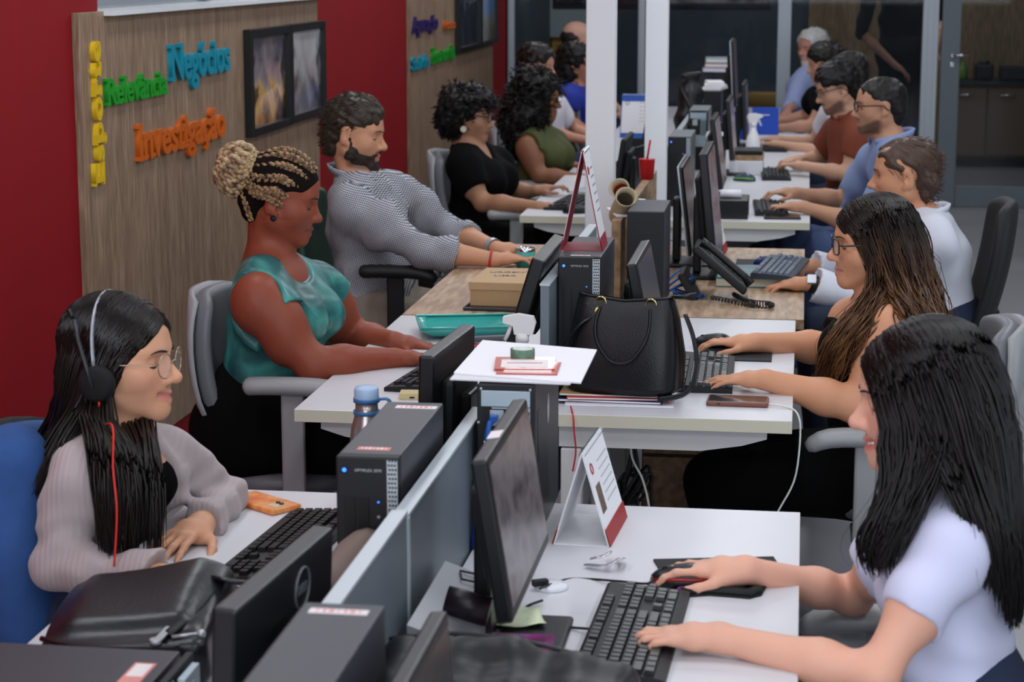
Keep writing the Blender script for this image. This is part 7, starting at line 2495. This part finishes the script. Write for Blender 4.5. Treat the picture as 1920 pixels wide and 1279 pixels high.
pH = Person('balding man at the far end of the left row', 'c79c86', hd, W_(1078, 108, Y), W_(1090, 145, Y), W_(1090, 190, Y), W_(1080, 240, Y),
            W_(1072, 120, 14.3), W_(1110, 120, 14.7), W_(1080, 175, 14.2), W_(1130, 175, 14.8), W_(1125, 205, 14.2), W_(1160, 205, 14.7), fx=1, male=True, res=3.2, face=False)
pH.wear('dark_shirt', torso_top(pH, 0.012, 0.6), mat('charcoal_cloth', '17191d', 0.85), wob(63, 30, 0.006), 0.02)
trousers(pH, M_NAVYT, h=0.028)
blob('hair', [hd.e((-0.018, 0, 0.000), (0.095, 0.083, 0.062), 0.01), hd.e((0.07, 0, -0.03), (0.09, 0.10, 0.11), 0.02, 's'), hd.e((0.02, 0, 0.115), (0.10, 0.06, 0.075), 0.02, 's'), hd.e((0, 0.09, -0.06), (.05, .04, .05), .01, 's'), hd.e((0, -0.09, -0.06), (.05, .04, .05), .01, 's')], hair_mat('1a1412', 0.6), pH.o, pH.org, 0.009, wob(3, 140, 0.004))
# ---------------------------------------------------------------- R1: woman in white tee
Y = 3.3
hd = Head(W_(1737, 738, Y), (-0.985, -0.04, -0.13), sc=1.07, smile=1.0, nose=1.15, chin=1.05)
pI = Person('smiling woman with long black wavy hair in a white tee', 'dfa78f', hd, W_(1752, 905, Y), W_(1765, 1065, Y), W_(1775, 1200, Y), W_(1800, 1370, Y),
            W_(1782, 980, 3.14), W_(1700, 965, 3.46), W_(1642, 1268, 3.02), W_(1600, 1120, 3.58), W_(1352, 1196, 3.09), W_(1400, 1068, 3.45),
            fx=-1, hn='type', hf='mouse', hdn=(-1, 0.0, -0.02), hdf=(-1, 0.0, -0.02), res=1.1, bust=0.5, lips='c4625c', cheek='e39a86', browc='1a1210', bulk=0.92, arm=0.92, nails='7d1f7a')
M_TEE = mat('white_tee_jersey', 'cfd0ea', 0.85, bump=0.15, bscale=500, sheen=0.1)
f1 = wob(71, 26, 0.005)
pI.wear('white_tee', torso_top(pI, 0.008, 0.52, neckcut=0.078), M_TEE, lambda P: f1(P) + 0.004 * np.sin(P[:, 2] * 60 + P[:, 0] * 18) * np.clip((0.92 - P[:, 2]) * 5, 0, 1), 0.006)
trousers(pI, M_NAVYT)
P_ = hd.p
ns = 1
b = MB()
b.tube([tuple(hd.p(0.0905 + (0.0030 if abs(y) < .012 else 0) - 0.55 * abs(y) ** 1.3, y, -0.0685 + 0.22 * abs(y)) - pI.org) for y in np.linspace(-0.020, 0.020, 11)], 0.0028, 6, flat=(0.0042, 0.0028)); part('teeth', b, mat('teeth', 'e2dccf', 0.3), pI.o)
g1 = [[P_(.088, 0.012, .062), P_(.092, ns * .046, .030), P_(.086, ns * .068, -.010), P_(.074, ns * .082, -.06), W_(1672, 880, 3.21), W_(1655, 940, 3.20), W_(1612, 1000, 3.20), W_(1622, 1045, 3.20), W_(1645, 1072, 3.20)],
      [P_(.072, 0.0, .088), P_(.068, ns * .056, .056), P_(.054, ns * .086, .005), P_(.042, ns * .096, -.06), W_(1697, 890, 3.17), W_(1680, 950, 3.16), W_(1640, 1000, 3.15), W_(1632, 1050, 3.15), W_(1650, 1080, 3.16)],
      [P_(.050, 0, .104), P_(.042, ns * .062, .078), P_(.026, ns * .092, .015), P_(.012, ns * .102, -.06), W_(1728, 880, 3.15), W_(1708, 945, 3.13), W_(1672, 1000, 3.12), W_(1655, 1045, 3.12), W_(1665, 1075, 3.12)],
      [P_(.030, 0, .110), P_(.014, ns * .064, .088), P_(-.004, ns * .094, .020), P_(-.018, ns * .104, -.06), W_(1752, 880, 3.14), W_(1735, 930, 3.12), W_(1700, 985, 3.11), W_(1678, 1030, 3.11)]]
gn = [[P_(.055, 0, .102), P_(.046, ns * .062, .076), P_(.030, ns * .092, .015), P_(.014, ns * .103, -.06), W_(1752, 870, 3.15), W_(1790, 930, 3.13), W_(1822, 990, 3.12), W_(1838, 1040, 3.12)],
      [P_(.040, 0, .108), P_(.022, ns * .064, .086), P_(.002, ns * .094, .020), P_(-.016, ns * .104, -.06), W_(1790, 880, 3.15), W_(1822, 960, 3.13), W_(1842, 1020, 3.12), W_(1850, 1070, 3.12), W_(1835, 1100, 3.12)],
      [P_(.012, 0, .115), P_(-.008, ns * .066, .092), P_(-.030, ns * .092, .030), P_(-.045, ns * .100, -.06), W_(1825, 890, 3.15), W_(1855, 980, 3.13), W_(1872, 1060, 3.13), W_(1880, 1130, 3.14)],
      [P_(-.015, 0, .116), P_(-.038, ns * .062, .092), P_(-.066, ns * .084, .030), P_(-.082, ns * .090, -.06), W_(1862, 890, 3.18), W_(1885, 990, 3.16), W_(1892, 1080, 3.16), W_(1890, 1170, 3.17)],
      [P_(-.045, 0, .112), P_(-.075, ns * .045, .084), P_(-.106, ns * .058, .025), P_(-.118, ns * .060, -.06), W_(1892, 890, 3.24), W_(1908, 990, 3.23), W_(1905, 1090, 3.22), W_(1900, 1185, 3.22)],
      [P_(-.060, 0, .106), P_(-.095, ns * .01, .078), P_(-.122, 0, .02), P_(-.130, 0, -.06), W_(1898, 890, 3.32), W_(1915, 990, 3.32), W_(1918, 1080, 3.3), W_(1910, 1160, 3.3)]]
gf_ = [[P_(.084, 0.01, .062), P_(.074, -.045, .036), P_(.058, -.074, .0), P_(.045, -.086, -.05), P_(.035, -.094, -.11), W_(1650, 930, 3.42), W_(1630, 1000, 3.40), W_(1640, 1050, 3.40)],
       [P_(.03, 0, .108), P_(.015, -.066, .084), P_(.0, -.09, .02), P_(-.01, -.096, -.05), P_(-.02, -.098, -.11), W_(1690, 930, 3.5), W_(1660, 1000, 3.45), W_(1650, 1060, 3.42)],
       [P_(-.05, 0, .108), P_(-.09, -.03, .075), P_(-.118, -.03, .01), P_(-.122, -.03, -.04), P_(-.12, -.03, -.1), W_(1880, 900, 3.42), W_(1900, 1000, 3.42), W_(1900, 1090, 3.4)]]
base = surface(cap_prims(hd, 0.001, False, 0.018, -0.10), *bounds(cap_prims(hd, 0.012, False, 0.0, -0.10), 0.01), 0.006)
sets = []
for k, (g_, n_, r_, sp, wv, tn) in enumerate(((g1, 560, 0.0028, 0.006, 0.012, 21), (gn, 1200, 0.0032, 0.005, 0.006, 21), (gf_, 260, 0.0034, 0.006, 0.012, 18), (gn, 60, 0.0007, 0.016, 0.018, 21), (g1, 40, 0.0007, 0.014, 0.018, 21))):
    S_ = push_out(lock_sheet(g_, n_, tn, 5 + k, sp, wave=wv, wfreq=1.5, lenvar=0.10), hd, seed=k)
    sets.append((S_, strand_r(n_, tn, r_, 5 + k)))
hair_obj('hair', sets, hair_mat('100b0b', 0.42), pI.o, pI.org, base, label='long black hair with soft waves')

# ---------------------------------------------------------------- R2: brunette with glasses
Y = 5.35
hd = Head(W_(1641, 452, Y), (-0.985, -0.13, -0.06), sc=1.06, nose=1.0, full=0.3, chin=1.0)
kn = [W_(1345, 905, 5.22), W_(1370, 890, 5.50)]
pJ = Person('woman with long brown wavy hair, glasses and bare arms', 'd79b78', hd, W_(1652, 555, Y), W_(1655, 655, Y), W_(1650, 760, Y), W_(1650, 880, Y),
            W_(1672, 588, 5.16), W_(1600, 575, 5.56), W_(1607, 762, 5.10), W_(1570, 655, 5.76), W_(1436, 712, 5.10), W_(1420, 642, 5.62),
            fx=-1, hn='flat', hf='mouse', hdn=(-1, 0.03, -0.02), hdf=(-1, -0.03, 0.0), res=1.3, bust=0.9, bulk=1.06, arm=1.22, lips='c08078', cheek='d99478', browc='3a261b', knees=kn, bellyr=0.8)
L = torso_top(pJ, 0.008, 0.06, neckcut=0.105)
for s, sh in ((-1, 'sn'), (1, 'sf')):
    L.append(E(pJ.J[sh] + pJ.lat * s * 0.045, (0.10, 0.085, 0.15), 0.015, 's'))
L.append(Pl(pJ.J['neck'] + V(0, 0, -0.065), (0, 0, 1), 0.01))
pJ.wear('black_dress_top', L, M_BLKCLOTH, wob(81, 26, 0.004), 0.009)
L = pJ.legs(0.02) + [C(pJ.J['pel'], pJ.J['belly'], 0.14, 0.125, 0.05, lat=pJ.lat, s=1.35), C((pJ.knees[0] + pJ.knees[1]) / 2 + V(0.05, 0, 0), (pJ.hips[0] + pJ.hips[1]) / 2, 0.085, 0.10, 0.06, lat=pJ.lat, s=1.7)]
pJ.wear('black_skirt', L, M_BLKCLOTH, wob(82, 22, 0.006), 0.012)
pJ.glasses('2a3038', False, 0.0245, 0.0195, thick=0.0022, x=0.105, zc=-0.004, label='clear and black framed glasses', lens_a=0.18)
P_ = hd.p
gn = [[P_(.084, .0, .060), P_(.072, ns * .046, .040), P_(.052, ns * .074, .0), P_(.034, ns * .084, -.05), P_(.015, ns * .090, -.11), W_(1600, 590, 5.22), W_(1555, 640, 5.20), W_(1540, 690, 5.22), W_(1530, 715, 5.24)],
      [P_(.062, 0, .090), P_(.050, ns * .056, .066), P_(.030, ns * .082, .015), P_(.012, ns * .092, -.045), P_(-.005, ns * .098, -.11), W_(1625, 580, 5.16), W_(1580, 640, 5.12), W_(1555, 690, 5.14), W_(1545, 725, 5.16)],
      [P_(.030, 0, .108), P_(.016, ns * .064, .086), P_(-.004, ns * .090, .025), P_(-.02, ns * .100, -.04), P_(-.035, ns * .106, -.11), W_(1712, 585, 5.12), W_(1730, 620, 5.10), W_(1738, 655, 5.10)],
      [P_(.0, 0, .114), P_(-.018, ns * .066, .092), P_(-.042, ns * .090, .030), P_(-.056, ns * .098, -.035), P_(-.07, ns * .102, -.10), W_(1730, 588, 5.12), W_(1752, 620, 5.10), W_(1758, 655, 5.10)],
      [P_(-.030, 0, .114), P_(-.055, ns * .056, .090), P_(-.084, ns * .076, .030), P_(-.096, ns * .080, -.035), P_(-.11, ns * .082, -.10), W_(1752, 588, 5.18), W_(1775, 620, 5.16), W_(1778, 660, 5.18)],
      [P_(-.055, 0, .106), P_(-.090, ns * .02, .078), P_(-.116, ns * .02, .02), P_(-.124, ns * .02, -.035), P_(-.13, ns * .02, -.10), W_(1762, 588, 5.3), W_(1780, 620, 5.3), W_(1782, 655, 5.3)]]
gf_ = [[P_(.084, 0.0, .060), P_(.070, -.048, .036), P_(.052, -.076, .0), P_(.038, -.086, -.05), P_(.02, -.092, -.11), W_(1590, 590, 5.42), W_(1560, 640, 5.36), W_(1548, 690, 5.32)],
       [P_(-.01, 0, .114), P_(-.03, -.066, .085), P_(-.05, -.09, .02), P_(-.06, -.094, -.05), P_(-.07, -.096, -.11), W_(1700, 590, 5.56), W_(1720, 640, 5.55), W_(1725, 690, 5.5)],
       [P_(-.055, 0, .106), P_(-.090, -.02, .078), P_(-.116, -.02, .02), P_(-.124, -.02, -.035), P_(-.13, -.02, -.10), W_(1750, 588, 5.42), W_(1765, 620, 5.42), W_(1770, 660, 5.42)]]
base = surface(cap_prims(hd, 0.001, False, 0.018, -0.10), *bounds(cap_prims(hd, 0.012, False, 0.0, -0.10), 0.01), 0.007)
gA = gn[:2] + [gn[2][:5] + [W_(1648, 585, 5.12), W_(1605, 645, 5.10), W_(1575, 695, 5.12), W_(1565, 725, 5.14)]]
gB = [gn[1][:5] + [W_(1690, 575, 5.10), W_(1715, 620, 5.08), W_(1722, 650, 5.08)]] + gn[2:]
sets = []
for k, (g_, n_, r_, sp, wv, tn) in enumerate(((gA, 520, 0.0031, 0.009, 0.016, 21), (gB, 950, 0.0032, 0.008, 0.014, 20), (gf_, 220, 0.0036, 0.006, 0.012, 18), (gn[2:], 60, 0.0009, 0.018, 0.02, 26), (gn[:2], 40, 0.0009, 0.016, 0.02, 26))):
    S_ = push_out(lock_sheet(g_, n_, tn, 15 + k, sp, wave=wv, wfreq=2.2, lenvar=0.14), hd, seed=k)
    sets.append((S_, strand_r(n_, tn, r_, 15 + k)))


def ombre(v):
    z = v[:, 2]
    t = np.clip((1.15 - z) / 0.24, 0, 1)[:, None]
    a = np.sin(v[:, 0] * 140 + v[:, 1] * 90)[:, None] * 0.5 + 0.5
    return np.array(lin('1b120e')) * (1 - t) + (np.array(lin('3b2415')) * (1 - a) + np.array(lin('7a5230')) * a) * t


hair_obj('hair', sets, mat('hair_ombre', attr='Col', rough=0.4, spec=0.35), pJ.o, pJ.org, base, colfn=ombre, label='long brown hair lighter at the tips')

# ---------------------------------------------------------------- R3: older man in white shirt
Y = 7.0
hd = Head(W_(1700, 326, Y), (-0.985, 0.10, -0.06), sc=1.10, male=True, nose=1.3, jaw=1.06, full=0.3)
pK = Person('older man in a white shirt with a wristwatch', 'c9906f', hd, W_(1722, 400, Y), W_(1745, 470, Y), W_(1750, 550, Y), W_(1765, 640, Y),
            W_(1752, 425, 6.82), W_(1688, 410, 7.2), W_(1650, 572, 6.76), W_(1620, 520, 7.3), W_(1522, 532, 6.72), W_(1520, 500, 7.2),
            fx=-1, hn='rest', hf='rest', hdn=(-1, 0.05, -0.06), male=True, bulk=1.1, arm=1.05, res=1.5, lips='b87a70', cheek='d29078', browc='4a3a30', bellyr=0.8, eyes='open')
M_WSH = mat('white_shirt_cotton', 'd3d5e0', 0.8, bump=0.15, bscale=400)
pK.wear('white_shirt', torso_top(pK, 0.014, 1.90, cuff=0.012, neckcut=0.078), M_WSH, wob(91, 28, 0.007), 0.009)
collar(pK, M_WSH, 0.076)
trousers(pK, M_NAVYT)
short_hair(pK, '4d3a30', t=0.003, n=900, length=0.026, seed=13, rad=0.0012, line=0.016, lift=0.12)
w_ = pK.J['wn']
dv = nrm(w_ - pK.J['en'])
Mw = Matrix.Translation(w_ - dv * 0.004 - pK.org) @ Vector(dv).to_track_quat('Z', 'Y').to_matrix().to_4x4()
b = MB(); b.lathe([(0.031, -0.011), (0.032, 0), (0.031, 0.011)], 22, Mw, cap=False); wt = part('wristwatch', b, M_BLACK, pK.o)
b = MB(); b.box((0, 0, 0), (0.030, 0.034, 0.008), 0.003, Matrix.Translation(w_ + V(0.0, -0.028, 0.020) - pK.org) @ rotm(0.9)); part('watch_case', b, M_SILVER, wt)

# ---------------------------------------------------------------- R4: man in light blue shirt
Y = 9.0
hd = Head(W_(1652, 197, Y), (-0.99, -0.08, -0.06), sc=1.08, male=True, nose=1.1)
pL = Person('man with short dark hair, glasses and light blue shirt', 'bb8b6e', hd, W_(1668, 255, Y), W_(1690, 330, Y), W_(1700, 400, Y), W_(1700, 470, Y),
            W_(1692, 292, 8.82), W_(1642, 282, 9.2), W_(1610, 422, 8.78), W_(1580, 376, 9.32), W_(1508, 388, 8.80), W_(1494, 362, 9.22),
            fx=-1, hn='type', hf='type', hdn=(-1, 0.05, 0.0), male=True, bulk=1.15, arm=1.12, res=1.9, bellyr=0.8, lips='a86a5e', stubble='3a2b24', browc='1c130f')
M_LBL = mat('light_blue_chambray', '8797c0', 0.85, bump=0.15, bscale=400)
pL.wear('blue_shirt', torso_top(pL, 0.013, 1.06, neckcut=0.08), M_LBL, wob(92, 28, 0.007), 0.011)
collar(pL, M_LBL, 0.078)
trousers(pL, mat('denim_trousers', '3a4a6e', 0.85), h=0.014)
short_hair(pL, '15100e', t=0.002, n=500, length=0.010, seed=14, rad=0.0012, line=0.010, lift=0.5, h=0.006, amp=0.002)
pL.glasses('121417', False, 0.023, 0.018, thick=0.0025, x=0.106)
b = MB(); r0 = pL.tips[2][0]; b.lathe([(0.0095, -0.002), (0.0100, 0.002)], 14, Matrix.Translation(pL.J['wn'] + V(-0.105, 0.02, 0.004) - pL.org) @ rotm(0, R90, 0), cap=False); part('wedding_ring', b, M_GOLD, pL.o)

# ---------------------------------------------------------------- R5: man in rust polo
Y = 10.5
hd = Head(W_(1572, 163, Y), (-0.93, -0.16, -0.32), sc=1.08, male=True, nose=1.1)
pM = Person('man with dark hair, glasses and rust polo shirt looking down', 'c79a80', hd, W_(1592, 212, Y), W_(1602, 268, Y), W_(1600, 325, Y), W_(1600, 390, Y),
            W_(1615, 240, 10.32), W_(1568, 232, 10.68), W_(1588, 328, 10.25), W_(1530, 300, 10.8), W_(1512, 312, 10.36), W_(1500, 300, 10.7),
            fx=-1, male=True, bulk=1.12, arm=1.05, res=2.2, bellyr=0.7, stubble='3a2b24', browc='1c130f')
M_RUST = mat('rust_pique', '7a3a24', 0.85, bump=0.2, bscale=300)
pM.wear('rust_polo', torso_top(pM, 0.013, 0.85, neckcut=0.08), M_RUST, wob(93, 28, 0.007), 0.013)
collar(pM, M_RUST, 0.076)
trousers(pM, M_NAVYT, h=0.02)
short_hair(pM, '120d0c', t=0.012, top=0.012, n=700, length=0.03, seed=15, rad=0.0018, line=0.004, h=0.007)
pM.glasses('17181c', False, 0.022, 0.016, thick=0.002, x=0.106)

# ---------------------------------------------------------------- R6..R8, farther right
Y = 11.9
hd = Head(W_(1592, 138, Y), (-0.96, -0.1, -0.2), sc=1.05, male=True)
pN = Person('person in a white tee mostly hidden behind the rust polo', 'c79a80', hd, W_(1596, 178, Y), W_(1590, 225, Y), W_(1590, 275, Y), W_(1590, 330, Y),
            W_(1580, 212, 11.74), W_(1560, 200, 12.1), W_(1535, 285, 11.7), W_(1520, 270, 12.2), W_(1466, 272, 11.8), W_(1462, 262, 12.1), fx=-1, male=True, res=2.8, face=False)
pN.wear('white_tee', torso_top(pN, 0.012, 0.72), mat('white_cloth', 'd6d3dc', 0.85), wob(94, 28, 0.006), 0.018)
trousers(pN, M_NAVYT, h=0.025)
short_hair(pN, '17100e', t=0.012, n=0, h=0.009)
Y = 13.2
hd = Head(W_(1548, 118, Y), (-0.95, -0.1, -0.2), sc=1.08, male=True)
pO = Person('person in a black tee behind the rust polo man', 'b98a72', hd, W_(1552, 158, Y), W_(1555, 195, Y), W_(1555, 240, Y), W_(1560, 290, Y),
            W_(1552, 180, 13.0), W_(1530, 170, 13.4), W_(1520, 236, 12.95), W_(1505, 225, 13.5), W_(1466, 240, 13.0), W_(1462, 226, 13.4), fx=-1, male=True, res=2.9, face=False)
pO.wear('black_tee', torso_top(pO, 0.012, 0.6), M_BLKCLOTH, wob(95, 28, 0.006), 0.018)
trousers(pO, M_NAVYT, h=0.025)
short_hair(pO, '120d0b', t=0.016, top=0.012, n=300, length=0.03, seed=25, rad=0.0025, h=0.009)
Y = 14.8
hd = Head(W_(1524, 88, Y), (-0.72, -0.68, -0.1), sc=1.12, male=True, nose=1.2)
pP = Person('white-haired man in a pale blue shirt at the far end', 'b5806c', hd, W_(1525, 125, Y), W_(1515, 165, Y), W_(1515, 205, Y), W_(1530, 255, Y),
            W_(1500, 142, 14.7), W_(1548, 142, 14.9), W_(1484, 196, 14.5), W_(1530, 205, 14.6), W_(1476, 212, 14.3), W_(1500, 215, 14.3), fx=-1, male=True, res=2.6, stubble='c8c4c0', browc='b5b0aa')
pP.wear('pale_blue_shirt', torso_top(pP, 0.014, 1.5), mat('pale_blue_cotton', '8f9cc4', 0.85), wob(96, 28, 0.007), 0.016)
trousers(pP, M_NAVYT, h=0.025)
short_hair(pP, 'b9b7b5', t=0.012, n=400, length=0.02, seed=26, rad=0.002, line=0.012, h=0.008)

# person standing behind the glass
Y = 16.9
nk = W_(1690, -95, Y)
hd = Head(nk + V(-0.02, 0, 0.20), (-0.8, -0.55, -0.1), sc=1.08, male=True)
pl_ = W_(1692, 100, Y)
kn = [pl_ + V(-0.09, -0.02, -0.46), pl_ + V(0.09, 0.02, -0.46)]
pQ = Person('person in black standing behind the glass, forearm bare', 'b58a74', hd, nk, W_(1690, -30, Y), W_(1690, 35, Y), pl_,
            W_(1640, -62, 16.8), W_(1742, -62, 17.0), W_(1615, 62, 16.75), W_(1765, 40, 17.0), W_(1678, 122, 16.6), W_(1752, 100, 16.7), fx=-1, male=True, res=2.8, face=False, hn='rest', hf='rest', hdn=(0.7, -0.2, -0.5), knees=kn, bulk=1.2, arm=1.1)
pQ.wear('black_shirt', torso_top(pQ, 0.016, 1.1), mat('black_shirt_far', '0b0c0f', 0.85), wob(97, 28, 0.008), 0.018)
trousers(pQ, mat('black_trousers_far', '0d0d10', 0.85), h=0.025)
short_hair(pQ, '120d0b', t=0.012, n=0, h=0.01)

# ---------------------------------------------------------------- chairs
M_GREYV = mat('grey_vinyl', '6f7176', 0.42)
M_GREYF = mat('pale_grey_plastic', '9a9c9e', 0.45)
M_BLKV = mat('black_mesh_chair', '101113', 0.6)
chair((-0.80, 5.42), 0.0, 'grey chair of the woman with the braided bun', M_GREYV, M_GREYF, back=(0.55, 0.93), arm_z=0.715, armx=0.10, bx=-0.19, tilt=0.10, arm_w=0.31)
chair((-0.98, 7.38), 0.0, 'black armchair with dark green back under the bearded man', mat('dark_green_leather', '1f3d30', 0.4), M_BLKV, back=(0.52, 0.99), arm_z=0.72, armx=0.16, bx=-0.22, tilt=0.12, arm_w=0.30)
chair((-0.80, 9.22), 0.0, 'pale grey chair of the woman in black', M_GREYV, M_GREYF, back=(0.55, 0.96), arm_z=0.70, armx=0.16, bx=-0.20, tilt=0.16)
chair((-0.72, 10.6), 0.0, 'pale grey chair behind the woman with curls', M_GREYV, M_GREYF, back=(0.55, 0.98), arm_z=0.68, bx=-0.2, tilt=0.16)
chair((-0.62, 13.2), 0.0, 'far grey chair of the woman in royal blue', M_GREYV, M_GREYF, back=(0.55, 0.95), arms=False)
chair((-0.70, 3.62), -0.35, 'chair of the smiling woman with a denim jacket over it', mat('blue_chair_cloth', '2a4a7a', 0.8), M_BLKV, back=(0.52, 0.92), arms=False, bx=-0.22)
chair((0.93, 3.32), math.pi, 'grey chair of the woman in the white tee', M_GREYV, M_GREYF, back=(0.50, 0.93), arm_z=0.64, armx=0.16, bx=-0.17, tilt=0.12)
chair((0.90, 5.36), math.pi, 'grey chair of the brunette woman, armrest in front', M_GREYV, M_GREYF, back=(0.5, 0.9), arm_z=0.645, armx=0.12, bx=-0.2, arm_w=0.33)
chair((1.02, 7.02), math.pi, 'black chair of the older man in white', M_BLKV, M_BLKV, back=(0.52, 1.03), arm_z=0.66, armx=0.05, bx=-0.20, tilt=0.20, shell=False)
chair((0.95, 9.02), math.pi, 'black chair of the man in the light blue shirt', M_BLKV, M_BLKV, back=(0.48, 0.78), arms=False, bx=-0.2)
chair((0.98, 10.5), math.pi, 'black chair of the man in rust polo', M_BLKV, M_BLKV, back=(0.48, 0.80), arms=False, bx=-0.2)
# denim jacket over the chair back at the left edge
L = [C(W_(15, 880, 3.50), W_(40, 1180, 3.46), 0.075, 0.075, 0.05), C(W_(-40, 870, 3.70), W_(0, 1180, 3.66), 0.08, 0.08, 0.05), C(W_(-30, 855, 3.6), W_(10, 860, 3.5), 0.05, 0.05, 0.05)]
q = blob('denim_jacket', L, mat('blue_denim', '2a4d86', 0.85, var=0.2, vscale=30, bump=0.3, bscale=300), None, (0, 0, 0), 0.010, wob(19, 22, 0.010))
tag(q, 'blue denim jacket hanging at the left edge', 'jacket')
